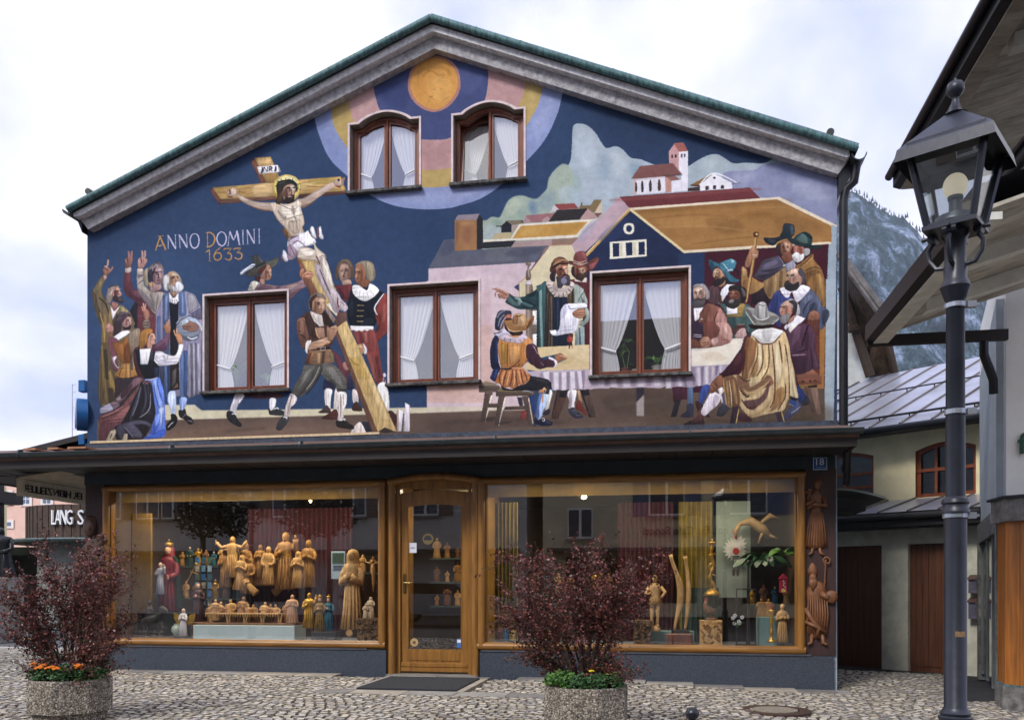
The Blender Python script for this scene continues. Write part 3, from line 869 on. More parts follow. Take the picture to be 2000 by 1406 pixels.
l 2 96806e 480 395 500 390 515 395
c 5a4a48 458 362 465 362 462 372
p 7a5230 450 425 475 450 475 495 440 435
c e9e4ea 500 480 530 465 550 452 575 450 590 440 615 465 635 500 630 515 590 530 560 535 530 565 520 595 500 600 480 575 472 540 475 495
b 2
o .7
c 8a6a80 475 530 495 520 530 560 525 595 495 595 475 565
c b6a4b8 480 500 530 475 540 490 490 530
c c9bfcc 530 540 590 525 620 510 590 535
o 1
b 0.5
l 3.5 6d5068 475 502 505 480 540 468
l 3.5 8a7088 500 515 535 500 575 530
l 4 fafafc 542 455 565 485 580 520
l 3.5 7d6478 490 530 505 560 520 590
c efeef4 610 415 625 425 635 460 640 485 625 480 608 450 602 435
c 8a6a84 600 440 610 465 625 485 615 480 598 455
c efeef4 655 418 665 420 670 450 680 480 675 492 655 480 650 450
c 9a6a74 645 425 652 425 655 460 650 485 642 480
c f0eef4 450 550 465 565 480 600 465 620 445 590
c b07a80 435 575 445 590 465 640 460 630 440 600
c a890a0 472 575 500 595 515 600 480 610
c d8c6b2 530 575 540 545 570 535 615 545 655 570 665 590 650 615 600 610 555 610 530 595
c dccbb8 620 500 645 540 690 580 695 610 705 660 725 710 750 775 765 825 740 830 710 780 685 720 655 645 640 600
c cdb8a6 625 605 650 630 655 660 670 720 715 800 750 850 725 850 675 780 635 700 628 650
b 2
o .7
c f0e6da 545 550 600 550 630 570 600 590 550 575
c c9955a 530 595 590 615 645 620 645 645 620 615 550 615
c 9d8a90 655 590 675 600 685 650 670 660
c f0eae4 670 670 700 700 715 760 700 760
c 8d7c86 650 650 665 710 700 780 685 780 645 700
o 1
b 0.5
l 4 5b3a40 635 585 650 610 658 635
l 3 8d7a74 665 585 690 590 685 615
c 3a3130 410 200 425 165 460 150 495 150 525 170 530 200 515 230 510 270 480 288 450 280 425 290 405 280 415 240
c b08e7c 445 210 460 185 495 175 515 185 518 215 505 240 500 270 470 275 450 260 442 235
b 1.5
c e0cfbe 492 185 512 185 518 210 502 220 495 205
c 85604e 450 215 465 200 475 230 465 250 450 240
b 0.5
c 3a2a26 460 255 475 245 492 235 505 245 505 270 480 288 460 280
c 5c4636 408 280 420 240 440 215 445 260 430 290
l 4 2f2524 468 200 480 195 490 200
l 4 2f2524 500 198 510 195 515 200
l 4 8a6450 495 200 499 225 490 231
l 3.5 d8c4b2 475 250 490 245 500 250
l 8 2a2f2c 410 205 430 180 465 165 500 168 525 190 528 220
l 4.5 4a5248 410 175 440 170 480 150 515 165 532 200
l 4.5 20241f 408 192 425 162 465 155 505 160 530 185
l 2.5 2a2f2c 418 155 425 170
l 2.5 2a2f2c 462 138 465 152
l 2.5 2a2f2c 505 140 502 155
l 2.5 2a2f2c 435 145 440 158
l 2.5 2a2f2c 548 172 530 178
l 2.5 2a2f2c 548 208 532 202
l 2.5 2a2f2c 400 185 412 190
c 57564e 235 685 250 670 300 635 360 615 425 592 422 615 400 640 380 655 350 645 320 665 300 695 260 705 240 700
p 4a4c4a 265 590 295 576 330 615 350 628 295 655 285 645
p 6a6c68 295 578 305 580 340 620 320 630
l 6 2f3234 288 645 320 635 345 620
b 1.5
c 8a8868 380 645 410 620 422 598 415 625 390 650
b 0.5
c c9d0e0 200 685 215 665 250 645 280 630 290 635 270 655 235 675 210 695
l 5 6c7488 210 680 240 655 280 640
l 4 f4f6fc 205 688 235 660 275 632
@ 430 480 1.85
e .35 3.5
b 0.4
c a87c68 150 100 170 68 182 75 186 95 181 120 160 125 145 115
c cf9f88 168 75 180 80 184 95 175 100
c 5a2f2c 125 110 140 108 165 80 165 70 150 80 135 95 150 120 148 128 130 125
l 2 3a2a2a 172 82 180 82
l 2 8a4a40 178 111 182 111
c b98a78 145 120 160 122 159 140 145 135
p b0aea0 98 162 110 132 125 126 145 135 125 162
p d8d2c0 112 131 122 126 138 132 125 160 118 160
p 8c7078 122 162 135 142 165 138 210 145 240 140 280 131 308 115 320 142 290 160 250 198 248 162
b 1.5
o .7
p b59a90 235 145 280 135 300 130 270 150 250 165
p 5c4050 125 155 160 140 210 155 220 145 150 162
p 6b4c58 250 175 280 160 300 150 260 190 250 195
o 1
b 0.4
c b3785c 288 95 295 82 305 85 300 100 320 90 335 98 336 112 320 120 320 135 310 145 300 125 289 110
l 3.5 d9ad90 290 95 298 84
l 3.5 d9ad90 305 102 315 95 334 100
l 3.5 d9ad90 308 112 320 108 334 109
l 1.5 6b3f38 310 100 330 105
c 7a4f3c 300 115 318 120 318 140 308 145
p 5a3b44 65 530 225 532 225 550 135 552 90 545
l 2.5 7a5860 140 532 142 550
l 2 3d2830 160 532 162 552
c eae6ec 58 532 88 540 65 575 52 605 35 595 45 560
c e8e4e8 179 552 201 552 200 575 195 590 180 595
b 1.5
o .5
c b8b0c0 60 540 75 545 55 590 45 590
o 1
b 0.4
c 2e2e33 22 610 30 595 55 605 62 625 78 645 72 654 50 645 30 630
c 3a3b3f 175 585 185 595 200 580 215 590 235 600 232 612 200 612 178 608
l 3 d6d6dc 42 608 52 605 58 612
l 3 d6d6dc 192 590 205 585 212 590
c 6e5848 415 120 420 75 440 50 465 50 482 75 485 110 475 118 465 115 450 90 430 100 425 120
c a98878 428 85 440 65 460 68 472 90 468 120 450 132 435 125 428 105
l 2 463030 435 92 445 89
l 2 463030 455 88 464 90
l 2 6d4a40 448 95 445 112 450 114
l 2 6d3a38 442 122 452 122
l 3 8a7a68 440 52 460 54 475 75
c bd9a88 440 128 468 122 475 140 450 150
p 73343a 410 145 475 138 480 210 450 200 425 165
b 1.5
o .6
p 4c222c 425 150 435 155 460 195 440 190
o 1
b 0.4
c 8f8270 492 65 510 55 535 55 552 65 562 100 555 125 535 128 525 105 515 75 488 75
b 1
o .7
c b5a888 530 65 545 65 555 115 540 120
o 1
b 0.4
c a06c50 490 75 510 65 525 90 525 120 505 135 490 132 486 115 489 95
c 8a583f 500 130 530 120 540 135 510 160
l 2 3c2622 492 95 500 94
l 2 8a4434 489 119 496 120
c 18202e 462 200 475 150 490 145 565 160 595 175 585 200 560 240 568 250 555 292 500 292 470 288 458 240
b 2
o .5
c 324152 510 270 550 260 550 285 510 288
c 2b3850 465 210 480 200 480 250 465 250
o 1
b 0.4
c efecea 478 145 500 142 530 160 542 136 574 159 555 185 525 200 500 192 480 172
l 1.5 a8a4a8 495 155 488 170
l 1.5 a8a4a8 505 162 502 190
l 1.5 a8a4a8 518 168 518 198
l 1.5 a8a4a8 530 168 538 192
l 1.5 a8a4a8 542 160 555 178
l 2 e6c880 495 215 520 215
l 2 e6c880 495 234 520 234
l 2 e6c880 493 254 518 254
l 2 e6c880 493 273 516 273
c 8a3e38 590 175 605 190 605 300 585 330 555 360 530 380 520 360 540 340 570 300 560 240
b 2
o .6
c b0685a 590 210 602 215 600 260 585 280
c 5e262a 565 250 575 280 560 310 575 300 580 250
o 1
b 0.4
l 4 e6e2e6 592 172 575 195 558 225 568 250
p 8a4440 475 300 555 295 570 350 590 480 580 495 560 492 530 400 515 380 500 360
b 2
o .6
p a96558 525 385 545 380 565 480 555 480
p 5a2830 500 310 510 310 520 350 505 350
p 5a2830 560 400 570 400 585 475 575 480
p b47468 515 310 530 310 535 350 525 350
o 1
b 0.4
p f2ecea 470 288 555 290 552 305 540 302 532 309 522 304 512 311 502 305 492 310 482 304 472 306
l 5 a34a40 525 388 550 388 575 382
c e8e2ec 515 350 530 370 530 388 520 390 518 370
c c49a70 478 380 492 360 510 355 522 370 515 390 495 398 480 392
l 2 7a5238 488 372 510 372
l 2 7a5238 492 382 510 382
l 2.5 e6cca8 490 365 512 365
p 7a3c38 560 490 595 480 600 495 575 508
c f0eee8 568 505 595 492 608 530 611 595 595 600 580 555
c e8e0ea 588 465 595 458 600 470 592 475
l 2 f2eef6 590 475 588 492
l 2 c4bcc8 595 480 599 500
c 4a2c2c 605 600 620 595 630 605 640 625 630 650 610 630
p 2b3150 375 485 385 470 480 470 482 520 415 519 370 518
p 6e3a46 400 370 430 395 465 450 462 500 430 450
c e4dcd8 378 520 405 520 400 550 398 590 382 590
c d8ccc8 478 520 495 525 500 565 480 565
c e6dcd4 415 520 425 520 425 590 410 590
c 4a3a3a 355 602 370 590 385 575 400 595 395 604
c 5a332f 368 620 400 600 415 589 425 600 422 625 380 626
c 4c342c 478 580 492 562 510 585 512 596 480 595
c cfc6c0 472 685 482 655 502 636 515 645 530 685
p 2b2d3a 510 635 540 636 550 680 530 680
p e2dee6 645 590 662 595 655 670 640 670
p c9a8a0 638 595 645 590 645 670 639 670
p dcd4dc 668 565 685 575 685 670 662 670
p 6e5048 415 280 425 240 458 240 458 272 425 300
p a88c80 372 215 382 215 418 265 408 285
p e4dcc4 382 212 398 205 425 245 420 255
p 75503f 408 300 425 295 575 672 550 672
p d4b478 420 295 456 270 639 670 568 669
b 4
o .5
p e0c68c 430 300 450 285 480 350 450 360
p b8923c 465 410 500 400 540 480 500 480
p e6cf9a 540 500 560 500 615 630 585 630
p c4a058 500 490 530 480 550 540 525 540
o 1
b 0.4
l 2 9a7640 465 400 485 425 505 430
p 4a3a38 570 672 595 655 635 671 600 676
c b07a70 442 425 452 419 458 435 465 445 455 450 445 440
c d9cab8 370 45 385 55 400 100 410 150 425 175 430 200 410 220 400 190 380 140 370 90
c b8a8b0 350 65 370 90 390 145 405 190 420 210 430 240 410 235 390 190 360 120 345 85
c d2c4c8 400 150 425 170 440 195 455 210 462 225 452 238 435 232 420 220 405 180
b 1
l 5 fbf3ec 372 55 390 100 405 145
l 4 6b5a68 360 85 378 130 398 175
l 3 97383e 425 185 425 210 430 225
l 2.5 97383e 429 235 428 265
l 2.5 8a3c40 435 200 450 215
l 2 5c4654 430 220 445 235
b 0.4
l 2 a8b4c4 424 165 424 188
c 5c3d34 320 235 300 250 285 265 278 300 285 340 300 370 315 380 350 380 400 360 415 320 415 295 390 255 365 225 330 235
c 7a5244 278 265 290 260 310 270 320 300 320 340 300 370 285 340 276 300
b 2
o .6
c a07868 285 270 305 275 300 320 288 320
c 3d2824 310 270 325 280 325 330 320 310
o 1
b 0.4
l 2 b08a7c 280 272 300 262 320 288
l 2 4a2c28 288 320 300 325 310 340
l 2 4a2c28 280 305 295 310
p 4a3530 320 240 335 250 360 290 345 335 320 320 305 260
p 3c2b28 365 230 390 250 415 290 400 300 375 280
p d8ccc4 325 235 340 240 368 250 375 290 360 292 340 275 328 250
l 3 f2ece8 345 265 360 290
l 2 9a8880 335 250 350 275
p a8806c 345 295 375 295 380 330 355 335
l 3 d9a880 345 295 350 320 360 335
c 84766e 320 225 320 195 335 175 360 171 378 180 382 195 370 190 350 185 340 200 332 220 325 230
c b58a70 330 210 345 188 370 188 380 205 378 230 365 245 348 245 332 230
b 1
c d6b090 355 195 375 192 378 220 365 240 355 220
b 0.4
l 2.5 3c2c28 350 206 361 204
l 2.5 3c2c28 370 205 377 204
l 2 8a5c48 366 208 368 222
l 2.5 6a3a30 358 230 371 229
l 2.5 8a6a58 335 225 345 240
c 4a342c 322 200 330 185 345 175 350 180 335 200 332 225 325 225
c c39878 315 350 340 345 385 330 400 345 380 360 345 372 320 378
c dcb698 325 350 360 340 390 335 360 350
l 2.5 7a5240 325 375 360 370 390 350
c eae2dc 308 360 312 345 328 340 328 350 318 370 315 390 308 380
c b08468 385 310 388 288 395 295 415 286 424 295 420 315 405 340 390 342
l 2.5 e0bc9c 400 295 420 288
l 2.5 e0bc9c 400 302 424 296
l 2 6d4838 398 300 420 300
p 8a6a50 320 380 400 372 415 420 400 425 370 430 350 432 305 425
b 1.5
o .8
p c9a070 350 385 365 385 360 425 350 425
p b06f44 325 385 340 385 325 425 315 425
p 4a3430 370 380 380 380 375 425 365 428
p 8c8058 395 380 410 390 412 415 400 415
p 5c3328 306 425 320 390 330 385 320 430
o 1
b 0.4
l 7 28201e 350 372 380 370 400 370
l 2 d8d4d0 362 368 380 366
l 2 d8d4d0 362 376 380 375
l 2 d8d4d0 362 368 362 376
l 2 d8d4d0 380 366 380 375
c 615e5a 305 430 350 432 370 425 400 425 425 440 455 480 458 505 452 528 425 528 415 505 380 480 360 465 340 500 300 540 280 545 260 530 270 500 295 460
b 2
o .7
c 86847c 380 440 410 440 435 480 445 510 425 500 400 470
c 45413f 345 435 370 430 350 480 300 530 280 540 320 490
c 84827a 300 470 320 445 330 450 300 500 280 520
c 3d3a38 370 450 380 465 415 495 420 520 440 525 420 520 400 490
o 1
b 0.4
l 3 34302f 310 540 350 485 370 440
l 3 34302f 425 515 440 522 455 520
l 2.5 a09e94 360 435 340 480 310 520
c dcd0cc 255 532 278 548 270 570 255 585 248 615 232 620 235 585 245 555
c e4dad4 420 530 455 530 456 570 445 600 445 625 425 630 428 590 421 560
b 1
l 2.5 a09088 435 535 436 580 435 620
l 2.5 a09088 445 535 446 575
l 2.5 a09088 260 540 250 575 242 615
b 0.4
c 3d3e42 202 655 210 635 225 615 248 618 245 635 235 650 220 665 205 664
l 3 dcdce0 228 618 240 618 239 625
c 2c2828 419 630 435 632 445 622 465 640 482 650 480 662 450 659 422 652
l 3 dcdce0 435 631 448 625 452 632
e 0 0.5
@ 290 440 4.1665
b 0.25
l 7.5 d09a50 59 201 75 150 95 90
l 11 d09a50 90 86 115 140 142 199
l 5.5 d09a50 75 89 122 85
l 4.5 d09a50 70 162 95 168 112 155
l 4.5 d09a50 52 202 68 200
l 4.5 d09a50 128 201 148 197
l 6 c9c4e0 161 195 159 82
l 11 c9c4e0 159 82 190 135 222 195
l 6 c9c4e0 222 195 219 78
l 4 c9c4e0 150 82 168 82
l 4 c9c4e0 210 78 228 76
l 6 c9c4e0 258 190 250 78
l 11 c9c4e0 250 78 280 125 315 185
l 6 c9c4e0 315 185 309 72
l 4 c9c4e0 242 78 260 76
l 4 c9c4e0 301 74 316 72
l 8.5 c9c4e0 375 68 350 82 339 125 350 170 375 186 400 170 412 125 400 80 375 68
l 10 d09a50 482 175 479 60
l 9 d09a50 468 61 500 59 530 80 540 115 525 155 495 175 470 177
l 8.5 c9c4e0 595 52 568 70 556 108 570 150 598 168 622 150 634 108 620 68 595 52
l 5 c9c4e0 648 165 661 48
l 10 c9c4e0 661 48 675 85 692 122
l 5 c9c4e0 692 122 708 85 720 42
l 11 c9c4e0 720 42 730 100 740 159
l 4 c9c4e0 638 166 656 164
l 4 c9c4e0 730 160 750 158
l 10 c9c4e0 770 155 768 40
l 4 c9c4e0 756 41 780 39
l 4 c9c4e0 760 156 782 154
l 6 c9c4e0 808 152 802 36
l 11 c9c4e0 802 36 830 90 862 149
l 6 c9c4e0 862 149 859 32
l 4 c9c4e0 799 153 816 152
l 4 c9c4e0 850 34 869 32
l 11 c9c4e0 902 148 900 30
l 4 c9c4e0 890 31 909 30
l 4 c9c4e0 892 149 910 147
l 10 d09a50 498 290 495 200
l 4.5 d09a50 465 220 482 208 495 201
l 4.5 d09a50 488 292 508 289
l 7.5 d09a50 588 181 555 205 535 240 535 265 550 282 570 282 590 265 592 240 575 225 550 228 538 245
l 5 d09a50 615 205 620 192 675 188
l 5 d09a50 675 188 645 225
l 8.5 d09a50 638 228 665 230 676 250 668 275 650 282 620 268
l 5 d09a50 695 200 700 190 752 185
l 5 d09a50 752 185 725 220
l 8.5 d09a50 718 222 748 225 761 245 752 268 730 276 700 262
e .35 7
@ 920 470 3.515
b 0.5
p 8d7c6c 374 300 420 300 450 500 450 750 380 750 375 500
b 1.5
o .6
p c0aca0 382 300 400 300 400 750 388 750
p 6b5a52 412 305 420 305 450 550 450 750 415 750
o 1
b 0.5
p e8e0dc 422 480 452 480 452 578 422 578
p e8e0dc 422 640 452 640 452 750 422 750
p 7d6c60 418 580 455 578 455 638 418 640
c 7a6a5c 392 141 410 150 410 168 400 175 402 200 410 225 410 260 400 272 382 272 375 255 378 220 385 200 388 175 375 165 378 150
c b5a496 395 148 404 152 402 162 392 162
l 5 b5a496 395 185 395 215 400 250
p d8ccd0 380 272 408 272 419 300 372 300
p 5c2a30 670 270 800 250 820 300 820 750 780 750 760 400 700 290
c 8a5040 695 180 725 165 785 170 800 190 795 225 770 250 725 260 700 240
b 1.5
c c79a80 740 190 780 185 785 215 760 235 745 220
b 0.5
c 4a3a34 730 230 750 220 780 220 800 200 800 230 785 265 750 280 725 270 715 245
c 332a30 690 185 710 180 710 220 715 250 690 230
p ead6d0 705 258 715 280 795 288 795 252 780 255 760 280
c 6b4038 670 138 715 145 750 160 800 145 840 120 870 112 881 125 870 155 840 195 815 215 800 200 800 170 750 168 700 168 675 160
c a0585a 810 165 850 145 870 125 872 140 845 185 820 200
c 8a4a4a 702 132 710 95 720 82 750 72 780 75 790 100 800 135 770 155 720 148
b 1.5
o .6
c b57070 755 80 780 80 790 110 795 130 770 120
o 1
b 0.5
l 7 c49a8a 705 138 745 150 795 135
l 3.5 e0c0b0 700 150 750 165 800 150
l 4 2e2226 720 198 738 198
l 4 2e2226 760 198 780 196
c 2e4c54 515 280 480 300 440 340 400 370 350 385 300 385 260 362 250 395 235 420 270 445 320 468 370 470 430 465 465 480 505 450 530 350
b 2.5
o .75
c 63807c 260 375 280 395 310 420 340 435 320 450 280 440 250 410
c 8ca8a0 320 395 340 390 345 425 325 450
c 1d343e 350 450 430 450 450 430 430 470 380 470
c 1c3038 380 370 430 350 480 310 500 300 450 360 400 390
c 557a7c 350 415 390 430 430 445 410 460 360 440
o 1
b 0.5
l 5 aac4b8 300 395 330 400 350 425
l 4 16282e 350 400 390 420 440 445
l 4 16282e 370 385 415 415
c b3806e 150 330 190 325 215 340 250 355 262 370 250 395 225 400 200 390 180 370 195 355
l 8 b3806e 145 335 175 330 200 340
l 7 96604e 165 385 170 355 200 345
l 7 96604e 200 398 190 380 185 365
l 3 6b3d38 195 350 225 360 250 375
l 3 e0b8a4 175 328 210 335 245 355
p 3d5e62 450 310 520 285 520 750 450 750 452 500
p 3c3634 515 300 570 370 565 750 500 750
p 1f2b40 565 385 660 385 700 750 560 750
p 5d4c3a 660 370 710 320 710 430 665 430
p a3b0a8 705 295 730 300 770 330 800 410 800 480 750 500 710 430
p 97a8a8 735 590 780 590 780 750 705 750
b 2
o .8
p 8fb4b0 465 350 485 330 495 750 480 750
p 1e3840 452 350 462 350 465 750 452 750
p 6f5848 520 350 540 370 540 750 530 750
p 8c7458 545 380 555 380 560 750 552 750
p 221e20 532 370 538 370 530 750 522 750
p 3b4d70 590 400 600 400 600 620 590 620
p 111a2a 615 395 625 395 620 600 608 600
p 8e7358 680 360 688 350 688 430 680 430
p 2a2420 692 350 700 340 700 430 694 430
p 5b5f64 755 380 800 450 800 500 770 470
p 6c8088 715 620 725 600 725 750 712 750
p 384d58 740 600 750 600 755 750 745 750
o 1
b 0.5
l 4 5f6c6c 735 415 760 370 775 350
c 9fb0a8 785 460 810 480 812 530 800 560 770 585 740 575 780 540
l 4.5 3d4f54 745 560 775 540 790 510
c d6c4bc 515 285 550 275 590 320 645 320 685 280 710 295 700 325 685 355 650 380 610 388 570 375 535 340
b 1.5
o .6
c a48f8a 575 280 600 320 590 350 560 320
o 1
b 0.5
l 4 4a3c3c 522 305 545 302
l 4 4a3c3c 532 330 555 320
l 4 4a3c3c 548 355 568 345
l 4 4a3c3c 570 375 582 355
l 4 4a3c3c 602 385 605 362
l 4 4a3c3c 632 382 632 358
l 4 4a3c3c 662 370 652 348
l 4 4a3c3c 685 350 668 332
l 4 4a3c3c 700 325 680 312
c 3b2e3c 540 250 550 220 590 190 580 240 575 280 550 275
c a87058 590 185 625 165 660 165 665 200 665 235 635 260 600 250 585 215
b 1
c d5a488 630 180 660 175 665 215 650 225 630 210
c 7b4a3c 595 200 615 195 620 230 605 245 590 220
b 0.5
c 4a4450 585 245 615 250 635 235 670 235 680 260 680 305 660 310 635 305 620 325 595 320 590 285
b 1.5
c 85829a 620 260 645 255 660 280 640 300 620 290
b 0.5
l 4.5 2b1e22 600 198 618 192 625 198
l 4.5 2b1e22 642 192 660 188
l 4 6a3a30 635 195 640 220 652 225
l 4 2b1e22 628 240 645 232 665 240
l 4 c4888a 635 248 655 246
c 6a4034 540 210 545 180 560 140 590 115 625 112 655 130 668 150 665 165 625 160 590 180 560 215
b 1.5
c 9a6644 565 145 600 120 640 125 660 145 620 135 575 155
b 0.5
l 7 c09a70 565 165 600 145 630 132 660 140
l 4 3c2420 550 200 590 165 665 162
c dcdae8 615 480 640 440 665 435 685 460 735 470 740 540 730 590 710 630 650 640 575 650 605 600 612 540
b 3
o .5
c b2b2c8 625 460 660 445 670 465 645 500 620 540
c f2f0f8 650 500 710 500 700 575 630 590
o 1
b 0.5
p f0f0f6 650 435 785 426 798 440 796 460 682 469 670 445
p edeef2 538 615 582 612 590 625 582 650 565 652 548 640
l 2.5 9c9cb0 670 445 682 470 735 465
l 2.5 9c9cb0 585 612 592 645
l 2.5 a8a8bc 600 618 650 615 710 610
c b57c60 695 505 710 480 750 465 775 465 785 490 780 520 750 532 715 525
l 3.5 e4bca0 730 488 770 480
l 3.5 e4bca0 725 502 775 500
l 3.5 e4bca0 735 520 775 515
l 2.5 6e3c30 725 495 770 490
l 2.5 6e3c30 725 510 772 508
c 5c3a34 665 640 700 640 695 670 670 670
c a03a34 679 655 692 662 699 678 692 695 679 701 662 695 658 678 665 662
l 3 d87060 672 670 685 668 688 682 675 686
c 35374a 165 600 165 550 180 500 200 480 235 478 270 482 278 500 270 530 240 540 220 590 200 615 175 612
c b5705a 235 515 270 505 278 520 260 540 235 545 220 600 215 585
l 4.5 8d94ac 180 530 200 495 235 482
l 4.5 8d94ac 185 590 200 540 230 505
l 4.5 a8a8bc 200 605 215 560 235 525
c cfc8dc 152 625 190 635 220 612 260 612 260 635 210 650 185 665 165 650
l 4 3c3c60 155 640 175 635 215 620
c a87848 228 550 240 545 280 540 300 550 350 575 370 565 400 535 430 512 431 545 410 580 380 610 350 620 300 628 270 618 240 580
c 7c5230 380 600 400 550 428 520 430 545 405 585
c c49a6c 295 508 310 500 360 502 375 520 382 550 370 580 340 590 300 580 285 555 288 525
b 2
o .7
c 7c5432 288 525 300 515 320 525 320 570 300 575 285 555
c e4c090 325 520 350 515 370 550 350 560
o 1
b 0.5
l 4.5 6a4428 305 510 325 520 350 510
l 3.5 e6c490 240 585 280 620 360 618
c 3a2b28 260 620 300 628 350 620 355 640 330 655 280 650
c 4a2a20 228 560 235 575 260 620 250 625 230 595
c 513028 235 540 250 530 280 532 280 542 240 548
@ 920 650 3.515
p c98a4e 188 40 225 20 380 15 425 55 400 130 385 200 350 235 280 245 205 240 185 130
c 1f2848 150 40 170 15 190 40 182 100 190 200 200 250 150 250 134 210 130 130 138 75
b 4
o .7
p b5763e 350 65 390 100 385 190 350 230 320 235
p a8842f 200 70 240 75 250 200 210 220
p dba766 260 90 340 85 320 190 270 210
o 1
b 2
o .5
p 3a4a80 170 50 185 60 185 190 165 220
o 1
b 0.5
l 4.5 8a4a28 252 65 250 140 250 235
l 3 9a5a30 285 135 288 150
l 4.5 7a4428 260 240 300 220 340 180
l 4 8a5030 280 235 320 225 340 210
c cdbcc8 190 35 225 10 260 20 310 30 360 5 380 20 390 40 370 45 350 65 320 72 290 65 260 65 230 55
l 3.5 5c4454 228 58 235 30
l 3.5 5c4454 265 68 270 42
l 3.5 5c4454 305 72 300 48
l 3.5 5c4454 345 65 335 42
l 3.5 5c4454 372 48 358 32
c 4a2c3c 380 90 400 75 430 75 450 95 462 140 480 170 510 185 540 175 575 185 582 215 565 235 525 235 470 248 430 225 395 190 378 150
b 2
o .7
c 7a5c70 415 80 430 80 460 135 450 145
c 6a4a5e 480 190 510 195 500 220 470 210
c 2e1a28 400 185 440 220 475 240 430 220
o 1
b 0.5
l 3 c4a8b8 425 85 440 115 455 145
l 2.5 a08090 480 200 490 215 500 225
l 2.5 a08090 495 190 510 210
l 3 d8a060 370 100 372 150 380 185
c e4dce0 535 162 550 168 585 185 595 210 580 235 565 238 575 215 565 190 535 180
c a87050 575 165 595 145 615 138 635 155 660 172 650 180 620 185 600 205 585 185
l 3 e4bc9c 605 155 635 160 655 175
l 3 e4bc9c 600 145 625 148
l 2.5 6b3c30 605 170 630 178
c c07a48 200 245 280 245 350 240 370 255 410 295 395 330 370 345 360 360 330 355 310 375 285 382 260 370 230 375 205 360 195 345 170 345 165 320 190 280
l 4.5 6b3a30 215 250 195 300 200 350
l 4.5 6b3a30 250 248 230 310 220 370
l 5 6b3a30 285 248 280 310 265 368
l 5 6b3a30 310 250 310 310 320 365
l 4.5 6b3a30 340 250 350 310 360 350
l 4.5 6b3a30 360 260 380 300 385 330
l 5 e8b078 230 260 215 310 212 350
l 5 e8b078 268 260 255 310 245 360
l 5 e8b078 300 260 300 310 292 370
l 5 e8b078 325 260 335 300 345 345
l 7 e0a878 280 242 320 240 355 240
c 26345e 155 250 200 245 185 280 165 330 145 325 131 310 140 280
l 3 5a78b8 150 255 140 300
l 3 5a78b8 175 255 160 310
l 4 1c2030 200 245 250 248 280 242
e .2 5
p 6b5a50 54 365 95 330 165 345 200 370 175 405 55 408
p 9a8870 54 365 100 330 160 342 195 365 150 359
p 655548 170 400 210 378 350 395 440 400 430 430 172 435
p 8a7c5c 175 400 200 372 220 395 350 395 440 402 430 406
p 5b4c46 95 408 150 408 100 605 65 608
p 5b4c46 188 432 238 435 188 640 162 635
p 5b4c46 350 435 400 432 430 630 395 630
p e8d8c4 135 428 150 425 100 608 95 608
p e8d8c4 230 440 239 440 192 638 186 638
p e8d8c4 392 445 400 445 429 625 422 628
p 5a4c46 122 485 200 482 195 510 115 512
p 564842 235 505 370 500 370 525 225 528
b 2
o .5
c 39302e 105 580 165 575 140 600 90 602
c 39302e 200 610 280 605 240 625 190 625
o 1
b 0.5
e .35 7
c 26262e 205 360 235 378 285 385 330 360 370 350 400 325 410 295 480 305 530 320 550 345 545 400 540 425 505 420 500 395 450 395 380 395 330 395 250 395 215 385
b 2.5
o .7
c 44444e 420 305 490 315 535 335 520 350 450 325
c 4a4a54 520 360 540 380 530 415 515 410
o 1
b 0.5
l 3 b0b0bc 350 398 390 398 430 415
p 2c3f80 400 430 425 430 442 540 430 580 410 500
p 3b3742 315 440 350 440 358 500 332 500
c b7ccf4 485 415 540 425 520 480 500 530 485 575 465 595 445 585 450 530 455 475 470 420
b 1.5
o .7
c 3c5aa8 470 420 488 425 470 500 465 580 445 580 452 500
o 1
b 0.5
c e0ded8 540 390 558 400 550 450 530 525 515 535 510 500 530 450
l 9 d89868 495 415 492 450 492 482
c d89868 468 390 488 385 500 372 515 385 500 400 510 415 485 410 465 415
l 2.5 f4d8b0 500 375 515 390 505 410
c 20263e 428 635 435 600 440 575 465 598 500 585 530 600 558 615 550 635 500 638 465 635
b 1.5
c 3a4258 495 600 530 605 550 620 520 620
b 0.5
l 3 7a90b8 432 625 470 634
l 3 e4e4ec 485 585 505 590 500 605 488 598
c 2c2f3c 492 555 515 530 538 520 540 550 515 565
c 8a3c38 340 585 345 550 365 532 380 545 378 590 355 592
c 8a3c38 325 540 350 538 370 530 360 548 345 548
e 0 0.5
p e0c898 455 98 812 79 812 250 450 260 370 250 365 240 390 200 430 225 470 248 530 235 580 235 600 205 655 180 590 145 480 170 460 140
b 4
o .4
c c8ac78 575 150 700 165 675 210 600 200
c eddcb4 650 100 800 90 800 200 700 150
o 1
b 0.5
l 3 5a2020 688 0 685 50 675 108
l 6 8a2c28 675 70 672 108
l 6 8a2c28 688 70 695 106
c a03a34 679 20 692 25 699 42 692 58 679 62 662 56 658 40 665 25
l 3 d87060 672 35 685 32 688 48 675 50
e .35 7
c 4a2c3c 450 100 462 140 480 170 510 185 540 175 575 185 582 215 565 235 525 235 470 248 430 225 400 200 410 125
l 3 c4a8b8 430 90 445 120 458 145
l 2.5 a08090 480 200 490 215 500 225
c e4dce0 535 162 550 168 585 185 595 210 580 235 565 238 575 215 565 190 535 180
c a87050 575 165 595 145 615 138 635 155 660 172 650 180 620 185 600 205 585 185
l 3 e4bc9c 605 155 635 160 655 175
l 2.5 6b3c30 605 170 630 178
e 0 0.5
p c4b4c4 370 265 450 259 812 250 950 240 950 380 845 382 820 388 795 382 772 395 750 385 720 385 695 395 665 385 635 398 605 388 580 395 558 392 550 340 530 320 480 305 415 295 400 280
b 2
o .75
p f0eaf2 490 280 505 265 535 265 535 320 505 310
p f0eaf2 570 270 600 270 600 385 570 390
